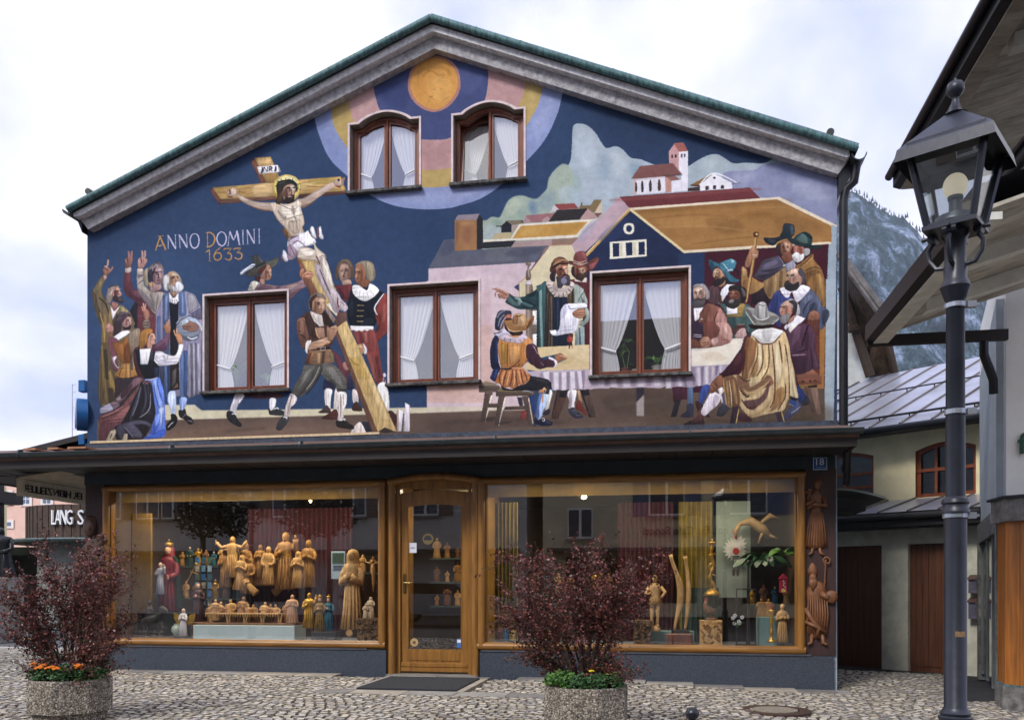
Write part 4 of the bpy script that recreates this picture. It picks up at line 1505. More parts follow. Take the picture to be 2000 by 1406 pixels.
p f2ecf4 622 270 655 268 650 390 625 392
p f2ecf4 680 265 710 265 715 380 685 388
p f0eaf2 730 260 755 260 765 380 745 382
p ddd2e2 795 255 850 250 845 380 805 382
p 96849a 538 270 560 270 562 350 545 335
p a08ea4 602 270 622 270 620 388 602 385
p 8f7c94 655 265 678 265 675 385 660 385
p a08ea4 712 265 728 260 740 382 720 382
p 8f7c94 758 260 780 255 785 385 768 388
p 9c8ca0 475 280 495 275 500 305 470 300
o 1
b 0.5
@ 0 0 1
p c4b4c4 1145 722 1380 722 1380 745 1350 752 1320 745 1290 758 1255 756 1220 758 1180 756 1140 760
b 0.8
o .6
p efeaf2 1168 728 1180 728 1180 754 1168 754
p efeaf2 1192 728 1203 728 1204 754 1193 754
p efeaf2 1216 728 1229 728 1230 754 1218 756
p efeaf2 1246 728 1260 728 1258 754 1246 755
p efeaf2 1276 728 1290 728 1290 754 1278 754
p 97879f 1182 728 1189 728 1189 754 1182 754
p 97879f 1206 728 1213 728 1214 756 1207 756
p 97879f 1232 728 1242 728 1242 755 1233 755
p 97879f 1263 728 1272 728 1272 754 1263 754
p 97879f 1294 728 1304 728 1304 750 1296 752
o 1
p 3a3440 1243 757 1258 757 1258 812 1243 812
p a89c98 1243 785 1258 770 1258 812 1243 812
@ 920 650 3.515
b 0.5
e .3 6
p 5a4038 600 395 650 445 598 592 552 588
p 2c2830 608 395 668 392 650 445 605 440
p 33303a 590 390 608 390 565 540 550 580
p 5c4a42 755 390 810 395 858 578 820 580
p 2a2830 750 388 808 390 815 425 770 432
p 27252c 748 390 760 395 820 580 810 575
c eae4ea 668 395 722 392 722 430 710 480 708 515 672 518 672 465 662 430
b 1.5
o .6
c 9a8490 672 425 690 395 695 450 685 510 675 510
o 1
b 0.5
p b59070 728 390 748 392 765 480 740 475
c 3a3e4c 668 530 700 510 725 535 765 565 765 582 720 585 685 565
l 3 9098a8 695 535 720 530
l 3 9098a8 705 550 730 545
l 3 9098a8 720 565 755 565
c 7c3832 718 515 730 465 750 465 765 500 795 545 785 565 760 540 735 530
@ 1340 420 3.195
e .35 6
b 0.5
p 4c4a54 480 280 575 252 620 300 670 280 680 320 550 400 420 385
p 33242e 410 475 530 440 550 550 410 555
c 9a7c54 485 410 580 350 620 320 635 450 590 465 530 525 500 495 480 440
c b08650 410 385 450 410 490 430 480 450 440 480 395 492 350 450 345 380 350 320 380 345 385 390
b 2.5
o .7
c 7a5a3a 520 380 540 390 530 500 510 490
c c49c68 550 390 565 380 570 450 545 480
c 6b4c34 585 360 600 350 600 450 580 460
c 8a6038 355 425 390 400 400 460 380 480
c dcb080 350 325 370 340 370 380 355 380
o 1
b 0.5
c 544c60 425 385 450 345 480 305 530 280 575 255 595 300 620 320 575 350 525 390 480 405
b 2
o .7
c 746c84 490 305 550 280 580 295 530 330 475 340
c 35303e 440 380 500 370 575 340 550 370 480 395
o 1
b 0.5
l 3 2a2632 470 350 530 345 600 320
l 3 908aa0 575 255 600 290 610 320
l 4.5 c8ccd8 605 318 620 312 630 320
c 9c9cb0 625 300 665 280 685 320 650 340 625 350
c 8a5240 595 250 655 235 660 280 630 300 610 285
c a06a50 590 170 620 155 655 165 665 195 655 225 630 250 605 252 590 220
b 1
c cf9c7c 608 170 650 175 645 220 620 215
b 0.5
c 3c2f30 560 200 575 180 590 175 590 225 600 255 575 245
l 3 3a2426 595 178 608 175
l 3 3a2426 630 175 645 175
l 3 6b3628 608 225 625 224
l 2.5 7a4a38 615 180 614 205
c 27303a 484 142 520 142 560 140 600 128 630 130 640 145 615 150 575 165 545 190 510 180 492 165
c 2c3842 586 132 600 100 608 58 630 52 665 58 676 70 678 110 670 130 645 145 620 135
b 2
o .7
c 5a6e7c 650 65 670 70 672 120 655 125
c 4a5662 510 150 560 155 550 175 520 170
o 1
b 0.5
c 9a7040 685 320 715 300 790 242 800 280 840 330 860 380 868 450 870 570 820 520 780 465 750 430 740 380
b 2.5
o .7
c 6b4a2a 740 370 800 340 840 360 780 380 750 430
c c99c5c 820 370 850 390 860 525 845 525
c 7a5830 790 380 810 380 815 480 800 470
c b68a50 720 310 780 260 785 280 740 320
o 1
b 0.5
l 3 5a3e28 700 325 750 290 785 250
l 3 5a3e28 740 350 800 325 840 340
c b06a5c 670 190 700 190 735 200 735 235 710 250 675 240 670 215
c b0b0b0 735 210 770 210 772 240 750 255 735 250
c e2e0dc 670 240 690 228 715 245 735 240 735 270 715 290 690 295 668 280 660 255
b 1
c bcb8b8 675 260 695 280 685 292 665 275
b 0.5
l 3 3a2426 695 200 715 198
c 263c40 622 120 645 135 675 150 720 175 780 185 845 198 845 208 800 212 740 200 690 190 650 170 625 138
c 2f4a4c 670 150 690 125 725 108 750 105 780 125 788 145 780 185 740 180 700 165
b 2
o .7
c 6b8884 690 150 725 115 750 120 760 175 720 170
o 1
b 0.5
p 1e3034 720 108 745 105 790 140 780 150
l 13 caa064 435 135 420 280 400 400 375 545
l 4 7a5030 442 140 428 280 408 400 382 540
c 5a3424 436 104 452 110 456 122 450 134 436 138 422 134 419 122 422 110
c e8c070 441 110 450 118 450 125 441 130 433 125 433 118
c b07e5c 385 250 400 220 425 200 445 220 452 235 445 265 415 280 400 320 370 325 370 290
b 1.5
c d9b08c 415 235 440 240 440 260 415 265
b 0.5
l 3 6e4030 405 240 435 240
l 3 6e4030 410 255 440 258
l 6 c08c68 420 190 400 220 395 240
l 6 c08c68 450 220 442 240 430 245
c 5c4248 145 450 190 440 210 470 200 555 140 540
p e8e6ee 220 465 255 430 310 435 270 475 240 520 220 550 200 555
p 5a3c30 205 490 220 500 225 550 205 550
c b58868 170 350 190 330 225 340 240 380 245 430 215 450 200 440 185 400 168 380
b 1
c ddb894 175 345 195 340 205 370 185 380
b 0.5
c 352f34 185 400 215 395 235 380 240 410 215 435 185 448 172 430
l 3.5 352f34 178 395 188 385 200 395
l 3 2a2024 185 350 200 345
c 27303a 250 395 280 410 280 430 260 430 240 400
c 3a7288 145 278 170 288 210 305 250 340 280 370 310 395 334 405 320 418 280 418 250 385 215 340 185 320 165 350 150 330 141 300
b 2
o .7
c 233e54 145 285 165 295 175 325 165 350 150 325
c 68a0b0 200 310 240 330 270 365 250 360
o 1
b 0.5
c 4a8aa0 208 305 230 290 260 278 280 272 300 280 315 295 308 320 290 350 265 352 235 330
b 1.5
c 9ad0dc 280 275 305 285 295 300 280 295
b 0.5
l 4 a8c8dc 225 295 245 320 265 345
l 5 c8d4e4 260 350 280 340 295 345
l 4 1c2430 295 340 320 350 325 380
c 4a3040 35 575 60 585 80 660 100 700 35 750
p ece4e8 48 580 108 575 82 645 55 665 48 625
l 2.5 8a8090 65 590 70 650
c 8a5a4c 125 555 160 555 210 575 240 610 265 660 280 715 280 850 90 850 82 640 100 590
c b5827a 205 580 230 600 255 650 270 710 240 750 200 710 175 670
b 2
o .6
c 6b3e34 120 570 150 570 130 650 110 750 95 660
c d4a49c 220 610 240 630 245 700 220 690
o 1
b 0.5
l 3 4c2a24 125 555 85 640
l 3 5c362e 200 595 175 665 210 725
c f0e8e4 98 642 104 648 98 654 92 648
c b89888 45 460 65 445 105 445 122 475 115 525 90 545 55 540 45 500
b 1
c d8bca8 60 460 100 455 85 490 65 495
b 0.5
c 9d9698 42 455 50 435 80 428 115 432 140 465 148 495 142 520 125 525 120 480 95 450 60 445
c 5a5256 40 540 60 520 85 525 120 515 120 540 105 570 75 580 45 570
l 3.5 3a2a2e 50 478 62 475
l 3.5 3a2a2e 82 472 100 468
l 3 7a4a44 68 480 65 505 75 510
l 4 3a2c30 55 528 75 520 95 530
c 47605f 210 555 250 555 320 585 360 555 400 565 425 650 420 850 260 850 255 640
b 2.5
o .6
c 2c4044 260 635 310 640 300 750 270 750
c 6a8880 350 565 390 570 380 630 345 640
o 1
b 0.5
p eeeaf0 252 565 320 560 328 600 320 615 255 620
p a8884c 320 550 370 552 350 635 260 635 255 618 320 618
c 7a4a3c 270 470 300 465 330 475 340 505 325 530 295 535 270 515
b 1
c a86a54 285 480 310 480 320 505 295 505
b 0.5
c 2e2a2c 265 455 280 440 320 435 350 445 375 465 378 505 370 530 350 548 340 520 335 485 300 465 270 475
c 6e6668 345 450 370 475 375 500 360 510 350 480
c 3b3638 240 530 260 520 300 530 335 520 345 540 325 570 295 585 260 575 240 555
c 9a9494 270 530 290 525 300 540 280 550 265 545
l 3 241a1c 278 490 290 488
l 3 241a1c 300 490 320 488
c 3a4684 580 470 600 500 660 510 650 550 600 600 590 700 530 650 510 590 530 530 550 490
c 5c6480 770 470 800 480 830 520 850 565 885 590 895 625 870 680 850 710 820 710 830 650 790 600 750 645 710 625 710 540
b 3
o .7
c 2b3560 540 520 570 500 560 600 530 600
c 3e4458 775 560 810 550 810 610 770 620
c 7a829a 730 525 780 490 790 520 740 560
c 363c52 850 600 885 600 870 670 850 680
o 1
b 0.5
l 3.5 30364c 800 550 770 600 750 645
l 3.5 30364c 775 530 740 580 730 625
c e6e2ec 585 460 615 450 655 475 720 435 770 450 772 465 740 505 700 542 680 530 660 480 640 515 610 505
l 2.5 a8a4b4 610 465 615 500
l 2.5 a8a4b4 635 475 635 510
l 2.5 a8a4b4 675 490 695 525
l 2.5 a8a4b4 700 475 725 510
l 2.5 a8a4b4 725 455 750 480
c bd927c 628 370 640 345 670 330 705 335 725 370 725 415 715 435 685 470 650 450 630 415
b 1.5
c dcbca4 645 350 685 335 700 360 675 395 650 390
b 0.5
c 55505a 700 345 715 330 735 350 745 385 740 425 720 430 725 395 705 370
c 38343a 620 415 640 410 665 430 700 415 705 440 690 465 655 475 625 465 612 445
l 3.5 2e2024 628 378 638 375
l 3.5 2e2024 655 378 675 372
l 3 7a4838 640 380 635 405 645 408
l 3 9c6454 715 390 720 400 712 410
p 6b3c30 755 655 830 655 830 750 755 750
c 9c6a54 758 645 765 615 790 595 820 600 835 625 835 645 820 655 765 655
l 2.5 d8ac94 775 608 795 615
l 2.5 d8ac94 795 600 820 610
l 2.5 5e3428 780 630 800 645
c c4907c 580 595 595 565 620 535 655 530 665 565 660 615 635 645 600 635 585 615
b 1.5
c dcb8a0 605 545 645 535 640 565 610 565
b 0.5
c b4b0b4 635 530 665 522 695 545 710 580 710 620 685 620 670 590 655 555
c 403a44 640 540 670 530 695 560 685 615 670 600 665 560
c 8a8488 590 635 615 620 645 615 645 645 625 675 595 675 585 650
l 3.5 3a2628 592 575 608 570
l 2.5 7a4438 580 600 585 610
l 3.5 a86c5c 655 575 662 590 655 605
p e4e0ea 690 620 745 645 685 705 640 750 610 700 620 685 665 660
p b58870 645 645 690 615 665 660 630 685
c 9a9890 368 578 395 572 425 580 520 600 580 630 582 645 560 670 520 688 465 690 430 680 400 640 370 600
b 2
o .7
c 55565c 372 585 395 595 425 640 440 675 410 645
c 6e6c6c 430 625 480 650 520 630 570 640 520 665 460 665
o 1
b 0.5
c b5b2ae 415 620 430 575 450 548 480 540 500 555 515 600 520 630 490 650 445 645
b 2
o .7
c 74747a 420 615 435 575 450 555 455 640 430 640
c 8a8888 495 560 510 595 510 635 495 635
o 1
b 0.5
l 3 6a6a70 450 555 480 565 495 560
l 4 e0e0e0 418 622 450 650 490 650 522 632
l 2.5 e4e2da 372 605 400 645 435 685 520 689 580 645
@ 1300 630 2.941
e .35 7
p 4b3244 150 0 215 0 220 75 145 150 145 0
c 3d2c40 155 5 200 5 215 40 210 85 170 85 155 50
l 2.5 d0c8d0 160 68 185 70 210 72
l 2.5 d0c8d0 160 78 185 81 210 82
c 7a4840 220 0 290 0 320 30 310 80 250 100 220 75
c c4948a 290 0 350 0 375 30 385 80 370 115 330 130 280 135 250 105 300 75 305 40
b 2
o .6
c 9a6860 300 65 340 90 370 110 330 125 290 125
c e0bcb0 325 10 355 30 365 70 345 65
c e0b8b0 260 95 300 85 300 120 270 125
o 1
b 0.5
l 3 7a4a44 290 10 310 40 295 70
l 3 8c5c54 310 85 340 100 370 100
c 7a4a38 145 100 170 95 200 120 200 140 170 145 145 145
c b08068 205 90 230 78 250 85 260 115 250 140 220 140 200 125
l 2.5 e4c0a8 215 95 245 88
l 2.5 e4c0a8 215 108 250 100
l 2.5 5c3428 210 115 250 112
l 2.5 5c3428 220 128 250 122
c 5c3a38 385 40 415 10 450 10 460 35 440 50 390 65
c c4a09c 415 45 450 30 470 55 470 85 400 90
l 2.5 e0c0b4 415 10 450 10
l 2.5 4c2a28 410 25 455 25
l 2.5 e0c0b8 400 70 430 75
p 2c4044 460 40 490 60 470 85
e 0 0.5
p ece4d4 145 150 250 145 330 131 370 116 385 91 456 90 430 150 395 200 370 240 145 252
b 4
o .4
c d8c4a0 200 180 300 170 350 210 250 220
c b0a0a0 150 145 200 145 250 142 220 155 150 160
o 1
b 0.5
p b5a8bc -10 260 145 280 145 250 365 240 320 290 265 345 250 368 220 361 200 375 180 360 160 370 130 375 100 368 75 365 50 368 30 375 0 378
b 2
o .75
p efeaf2 0 310 30 310 30 375 5 375
p 9a8ca0 35 310 55 310 60 365 40 368
p e0d8e6 65 305 85 305 95 365 75 365
p 84768c 95 310 115 310 125 370 108 368
p 94869c 150 255 170 255 175 360 155 365
p ddd4e0 180 255 200 255 205 365 185 365
p 7d6f86 200 255 220 250 215 360 205 360
p eae4ec 225 255 245 250 245 350 228 355
p 9c8ca4 250 250 265 250 260 340 250 340
p d8c8b8 265 250 280 250 272 325 265 330
p 6b6088 288 248 305 245 295 300 285 305
p ddd4e0 310 245 325 245 320 285 310 285
o 1
b 0.5
e .3 5
p 4c2838 38 370 90 368 90 440 45 455
p 2e2a34 52 452 90 440 60 540 30 542
p 552c3c 88 370 125 370 130 440 88 440
p 5c7090 125 370 158 370 159 470 125 470
c 3b3a4e 122 470 159 468 160 530 150 542 90 542 95 525 120 505
p 4c2440 158 370 210 360 215 400 160 400
c 3c5098 210 365 255 360 245 400 220 450 210 468 190 450
p 5c5a80 320 405 340 405 345 475 320 475
c 3b3a44 295 520 310 480 350 475 370 490 350 515 325 538 290 530
c 5a3a50 690 45 720 20 770 5 820 10 850 40 865 100 860 135 870 190 885 250 880 265 820 280 780 300 750 295 730 200 710 140 700 90
b 3
o .6
c 7a5a70 740 30 780 20 760 100 720 130
c 3c2434 800 50 825 70 820 150 800 150
c 3a2234 740 195 810 195 800 280 750 280
c 7c5c72 850 160 870 210 875 250 860 255
o 1
b 0.5
p f2eee6 720 0 770 0 715 60 705 40
l 3.5 2e1a2c 820 10 800 75 780 140
l 4 a8889c 725 188 770 185 805 182
l 3.5 2e1a2c 810 150 780 165 750 170
l 3 3a2234 830 150 840 210 845 265
p 9a6650 745 300 810 290 845 265 895 312 895 320 760 320
p 8a5644 750 320 898 312 892 352 765 358
p 6a5048 795 362 825 362 858 515 840 512
p 8a7060 825 362 870 358 895 528 870 530
p 2c2020 820 362 870 356 869 370 820 372
p 8a6e40 770 365 800 362 800 382 770 382
l 2 3a2420 768 345 778 332
l 2 3a2420 780 345 790 332 788 345
l 2 3a2420 795 344 800 332
l 2 3a2420 805 342 810 342
l 2 3a2420 830 340 835 330 825 335 835 342
l 2 3a2420 842 340 850 330
l 2 3a2420 855 339 860 329 868 339
l 2 3a2420 872 338 880 329
c 2c3c78 755 360 780 380 805 425 780 460 760 440
c 3a3c44 780 465 810 420 828 450 820 470 790 475
c 4c2c34 420 525 450 520 495 555 480 570 440 565 415 555
c 4a5070 680 540 700 505 725 480 760 450 780 480 765 505 720 540 700 560 685 555
c 38508c 710 460 725 440 750 440 750 475 730 480
l 3 9aa0b8 720 520 750 500 775 480
l 3.5 a0a4b4 710 465 740 480
c 3f2a30 170 460 185 450 220 480 250 530 250 545 220 540 220 590 165 592 102 590 125 570 170 550 185 520
b 2
o .6
c 6e4640 190 500 220 530 210 560 150 570
o 1
b 0.5
c e2d8e2 202 510 230 450 265 395 300 405 320 425 300 470 265 500 225 535
b 1.5
o .6
c b0a0b4 280 415 310 430 290 475 270 485
o 1
b 0.5
c e4dcd8 302 385 312 368 325 370 335 385 330 402 310 410
l 4.5 e4dcd8 315 400 310 430 300 465
l 4.5 e4dcd8 315 400 322 435 325 460
p 3a2c34 385 485 422 480 402 590 368 590
p 4a3844 625 500 660 485 685 580 650 582
l 3 e0c070 420 492 412 540 402 590
l 3 e0c070 661 488 672 535 684 580
c 4c2430 455 80 495 75 500 125 450 220 415 270 370 300 325 315 308 295 330 280 390 210 430 155
b 2.5
o .6
c 6c3c44 390 220 430 170 440 210 400 250
c 2e1420 330 300 380 290 430 260 400 285 350 310
o 1
b 0.5
c 8a5c44 310 300 330 315 330 350 320 370 300 380 280 400 260 405 252 385 260 350 285 320
l 3 c4947c 270 350 285 370
l 3 c4947c 260 365 272 385
l 3 4a2a24 280 340 300 370
c d9bc8c 495 65 530 115 575 120 625 110 675 50 695 75 710 125 720 200 740 280 750 360 762 430 720 420 700 450 680 500 625 515 560 530 490 542 440 500 420 470 375 485 345 465 340 410 332 320 390 300 425 295 450 250 470 175 480 125
b 3.5
o .85
c 8a5c38 470 80 525 115 520 150 510 215 480 280 470 325 435 310 445 240 450 150
c a87c4c 500 250 530 210 525 280 500 320 480 320
c 6b4430 335 320 395 310 420 380 425 470 370 480 345 450
c a88458 345 340 360 340 370 460 355 465
c b08c5c 380 330 395 330 415 450 400 460
c 7c5440 410 300 470 335 540 340 590 300 620 350 550 380 470 425 425 380
c 5a3a40 450 450 540 430 590 350 600 340 580 430 530 480 500 500 470 485
c e6d09c 480 320 530 300 580 250 585 280 540 340 485 370
c dcc088 435 345 470 395 550 365 605 325 550 385 475 425
c cba470 425 480 480 530 550 505 600 450 625 350 630 390 590 480 530 530 485 542
c 9a7044 625 400 675 370 680 430 650 480 600 510 620 460
c f0dcb0 530 130 550 130 555 240 535 260
c efd8a8 595 130 605 130 615 250 605 240
c f2e0b8 625 130 645 125 670 260 650 350 635 300
c f2e0b8 690 150 705 200 715 300 735 420 720 415 700 300
c efe0b8 715 225 735 300 755 420 740 420
o 1
b 1
l 6 7a5034 555 125 560 200 550 260 520 310
l 6 7a5034 590 125 595 200 585 270 550 330
l 6.5 6b4230 612 120 620 210 628 320 625 430 600 490
l 6.5 6b4230 650 100 660 150 670 235
l 6.5 6b4230 685 125 700 200 710 300 710 430
l 5.5 7a5034 530 130 525 200 490 300
l 5.5 4a2c24 455 150 450 240 440 310
l 5.5 5a3828 690 350 685 430 645 500
l 4.5 5a3828 420 300 450 330 490 330
l 4.5 4c2c28 425 380 465 425 480 415
l 4.5 4c2c28 435 440 475 490 520 480
l 3 e8d8b0 365 330 375 400 380 475
l 3 e8d8b0 698 150 710 250 720 415
b 0.5
c eae8e4 492 65 520 40 560 28 610 28 650 38 675 48 665 70 625 112 590 121 550 119 520 95
b 2
o .6
c c4c0c4 560 40 610 35 600 100 570 100
c f6f4f0 510 65 550 50 555 100 525 85
o 1
b 0.5
l 4.5 8a5840 500 75 545 118 575 122 620 114 670 60
c 2c1c1c 480 10 550 15 610 10 600 30 500 35
l 4.5 c09a5c 332 330 340 400 350 470
p 26232c 712 422 760 435 750 450 720 440
@ 170 470 3.516
f 484 235 65 105 1
f 600 257.5 60 75 1
f 212.5 352.5 45 60 1
f 285 555 40 65 1
f 450 662.5 30 60 1
@ 400 300 2.93
f 490 220 55 82.5 1
@ 430 480 1.85
f 174 100 25 40 1
f 452.5 94 33 60 -1
f 501.5 102.5 28 55 -1
f 359 216 39 60 1
@ 920 470 3.515
f 637.5 212.5 60 85 1
f 750 215 55 65 .6
@ 1340 420 3.195
f 622.5 207.5 55 80 0
f 701 216 45 45 -1
f 190 372.5 45 70 -1
f 80 492.5 60 75 -.7
f 300 495 50 45 -.7
f 655 385 60 75 -.8
f 607.5 582.5 45 75 -1
"""
def lin(h):
 c=np.array([int(h[i:i+2],16)/255. for i in (0,2,4)])
 return c
def catmull(P,closed,n=6):
 P=np.asarray(P,float);N=len(P)
 if N<3: return P
 out=[]
 t=np.linspace(0,1,n,endpoint=False)[:,None]
 rng=range(N) if closed else range(N-1)
 for i in rng:
  if closed: p0,p1,p2,p3=P[i-1],P[i],P[(i+1)%N],P[(i+2)%N]
  else: p0,p1,p2,p3=P[max(i-1,0)],P[i],P[i+1],P[min(i+2,N-1)]
  out.append(.5*((2*p1)+(-p0+p2)*t+(2*p0-5*p1+4*p2-p3)*t*t+(-p0+3*p1-3*p2+p3)*t**3))
 if not closed: out.append(P[-1:])
 return np.vstack(out)
def fillmask(P,x0,y0,w,h,S=3):
 """coverage of closed polygon P in a w*h window"""
 P=P-np.array([x0,y0]);a=P;b=np.roll(P,-1,0)
 diff=np.zeros((h,w+2))
 ys=(np.arange(h*S)+.5)/S
 ax,ay,bx,by=a[:,0],a[:,1],b[:,0],b[:,1]
 up=by>ay
 for i in range(len(P)):
  y_lo,y_hi=(ay[i],by[i]) if up[i] else (by[i],ay[i])
  if y_hi<=0 or y_lo>=h or y_hi==y_lo: continue
  k0=max(0,int(np.ceil(y_lo*S-.5)));k1=min(h*S,int(np.ceil(y_hi*S-.5)))
  if k1<=k0: continue
  yy=ys[k0:k1]
  xx=ax[i]+(yy-ay[i])*(bx[i]-ax[i])/(by[i]-ay[i])
  xx=np.clip(xx,0,w)
  xi=np.minimum(xx.astype(int),w-1+0);fr=xx-xi
  s=(1. if up[i] else -1.)/S
  r=(np.arange(k0,k1)//S)
  np.add.at(diff,(r,xi),s*(1-fr));np.add.at(diff,(r,xi+1),s*fr)
 return np.clip(np.abs(np.cumsum(diff,1)[:,:w]),0,1)
def box(m,r,ax):
 k=2*r+1;c=np.cumsum(np.pad(m,[(r+1,r) if a==ax else (0,0) for a in (0,1)],mode='edge'),axis=ax)
 return (c[k:]-c[:-k])/k if ax==0 else (c[:,k:]-c[:,:-k])/k
STK={}
def streaks(H,W):
 if (H,W) not in STK:
  rs=np.random.RandomState(3);out=[]
  for a,b in ((1,11),(11,1)):
   n=rs.rand(H,W)-.5
   for _ in range(2): n=box(n,b,0);n=box(n,a,1)
   out.append(n/n.std())
  STK[(H,W)]=out
 return STK[(H,W)]
def paint(img,P,col,blur,op,ek=0,er=1):
 H,W=img.shape[:2];pad=int(blur*2)+2
 x0=max(0,int(P[:,0].min())-pad);y0=max(0,int(P[:,1].min())-pad)
 x1=min(W,int(P[:,0].max())+pad+2);y1=min(H,int(P[:,1].max())+pad+2)
 if x1<=x0 or y1<=y0: return
 m=fillmask(P,x0,y0,x1-x0,y1-y0)
 r=int(round(blur*.6))
 if r>0:
  for _ in range(2):
   m=box(m,r,0);m=box(m,r,1)
 if ek>0:
  r2=max(1,int(er*.5));q=np.pad(m,r2)
  for _ in range(2): q=box(q,r2,0);q=box(q,r2,1)
  q=q[r2:-r2,r2:-r2]
  col=col*(1-ek*np.clip(1-q,0,1)**1.2*1.3+ek*.25*np.clip(q-.8,0,1)*3)[...,None]
 if ek>0:
  tall=np.ptp(P[:,1])>np.ptp(P[:,0])*.8
  st=streaks(H,W)[0 if tall else 1][y0:y1,x0:x1]
  gy=np.linspace(1.1,.86,y1-y0)[:,None];gx=np.linspace(.94,1.06,x1-x0)[None]
  col=col*((1+.055*np.clip(st,-2,2))*gy*gx)[...,None]
 m=(m*op)[...,None]
 img[y0:y1,x0:x1]=img[y0:y1,x0:x1]*(1-m)+col*m
def stroke(P,w):
 P=catmull(P,False,5);n=len(P)
 d=np.gradient(P,axis=0);l=np.hypot(d[:,0],d[:,1])+1e-9
 nn=np.stack([-d[:,1]/l,d[:,0]/l],1)
 t=np.linspace(0,1,n);ww=(w/2)*1.2*np.clip(.5+.5*np.sin(np.pi*t)**.5,0,1)
 return np.vstack([P+nn*ww[:,None],(P-nn*ww[:,None])[::-1]])
def run(txt,img,tf,scale):
 ox=oy=0;s=1;b=.6;o=1;ek=0;er=1
 for L in txt.splitlines():
  t=L.split()
  if not t or t[0]=='#': continue
  k=t[0]
  if k=='@': ox,oy,s=map(float,t[1:4])
  elif k=='b': b=float(t[1])
  elif k=='o': o=float(t[1])
  elif k=='e': ek,er=float(t[1]),float(t[2])
  elif k=='f':
   fx,fy,fw,fh,fd=map(float,t[1:6])
   def el(a,b_,rx,ry,c_,op,bl):
    th=np.linspace(0,6.28,14)[:-1]
    q=np.stack([fx+(a+rx*np.cos(th))*fw,fy+(b_+ry*np.sin(th))*fh],1)
    paint(img,tf(q/s+np.array([ox,oy])),np.array(c_),bl/s*scale*fw/10,op)
   sd=-1 if fd>=0 else 1;d=fd*.14
   el(sd*.36,.08,.16,.42,(.25,.12,.1),.42,1.2)
   el(-sd*.1+d,-.30,.24,.13,(1,.86,.74),.35,1.1);el(-sd*.22+d,.12,.12,.13,(1,.84,.72),.4,1)
   for e in (-1,1):
    if abs(fd)>=1 and e*fd>0 and fw<70: continue
    el(e*.21+d,-.08,.13,.075,(.2,.09,.08),.75,.5)
    el(e*.21+d,-.185,.15,.028,(.17,.1,.08),.7,.3)
    el(e*.21+d+.02,-.075,.04,.03,(.85,.8,.78),.6,.1)
   el(d*1.5-.02*sd,.06,.035,.16,(1,.88,.78),.55,.3);el(d*1.5+sd*.07,.1,.04,.12,(.3,.14,.1),.5,.4)
   el(d*1.3,.205,.1,.03,(.24,.1,.09),.6,.3);el(d*1.1,.33,.14,.028,(.42,.12,.12),.75,.3);el(d*1.1,.38,.1,.03,(.95,.7,.62),.35,.3)
  elif k in 'pcl':
   i=2
   if k=='l': w=float(t[1]);i=3
   try:
    A=np.array(t[i:],float).reshape(-1,2)
    col=lin(t[i-1])
   except Exception as e: raise ValueError(L)
   if k=='c': A=catmull(A,True)
   if k=='l': A=stroke(A,w*((2. if col.sum()<.8 and w/s<1.5 else 1.45) if w/s<1.7 else 1.05))
   A=A/s+np.array([ox,oy])
   paint(img,tf(A),col,b/s*scale,o,ek if k!='l' else 0,er/s*scale)
 return img
# ---------------------------------------------------------------- palette
GOLD = mat('golden varnished wood', '96682c', .38, .4, 9, .2, 30, col2='5f3d16', stretch=(1.6, 1.6, .16), contrast=(.25, .6))
GOLDH = mat('golden varnished wood, lengthwise', '96682c', .38, .4, 9, .2, 30, col2='5f3d16', stretch=(.16, 1.6, 1.6), contrast=(.25, .6))
WINWOOD = mat('brown stained window wood', '7d4228', .38, .35, 12, .1, stretch=(1, 1, .25))
SLATE = mat('dark slate render', '545c68', .9, .35, 90, 1.5, 120, col2='252a33', contrast=(.3, .7))
BEAM = mat('dark blue green fascia paint', '26313a', .6, .3, 4, .1)
DKWOOD = mat('dark brown wood', '211815', .6, .4, 9, .2, stretch=(.25, 1, 1))
CONC = mat('weathered cast stone', 'c4c2c4', .95, .5, 13, 1., 80, col2='8a888a', detail=9)
CONCL = mat('weathered cast stone, pale', 'e8e6e8', .95, .5, 16, 1., 80, col2='b4b2b6', detail=9, contrast=(.3, .6))
COPPER = mat('weathered copper', '557f80', .6, .5, 9, .2, col2='2b4346', stretch=(3, 1, 1), contrast=(.35, .6))
DMETAL = mat('dark sheet metal', '1d1e23', .4, .3, 5, .05, metal=.3)
GUTTER = mat('painted gutter metal', '3d4548', .4, .3, 6, .05, metal=.3)
PLASTER = mat('pinkish plaster band', 'dccaca', .9, .2, 9, .3, 60)
REVEAL = mat('grey plaster reveal', '8d8378', .95, .3, 10, .6, 70)
GLASSW = glass('window glass', .29); GLASSS = glass('shop glass', .19)
SILL = mat('stained stone sill', '6e6c68', .9, .6, 14, .5, 60, col2='201f20')
WHITEC = mat('white net curtain', 'fbfbff', .9, .02, 30, 0, trans=.08)
DARKIN = mat('dark room', '16151a', .9, .3, 2)

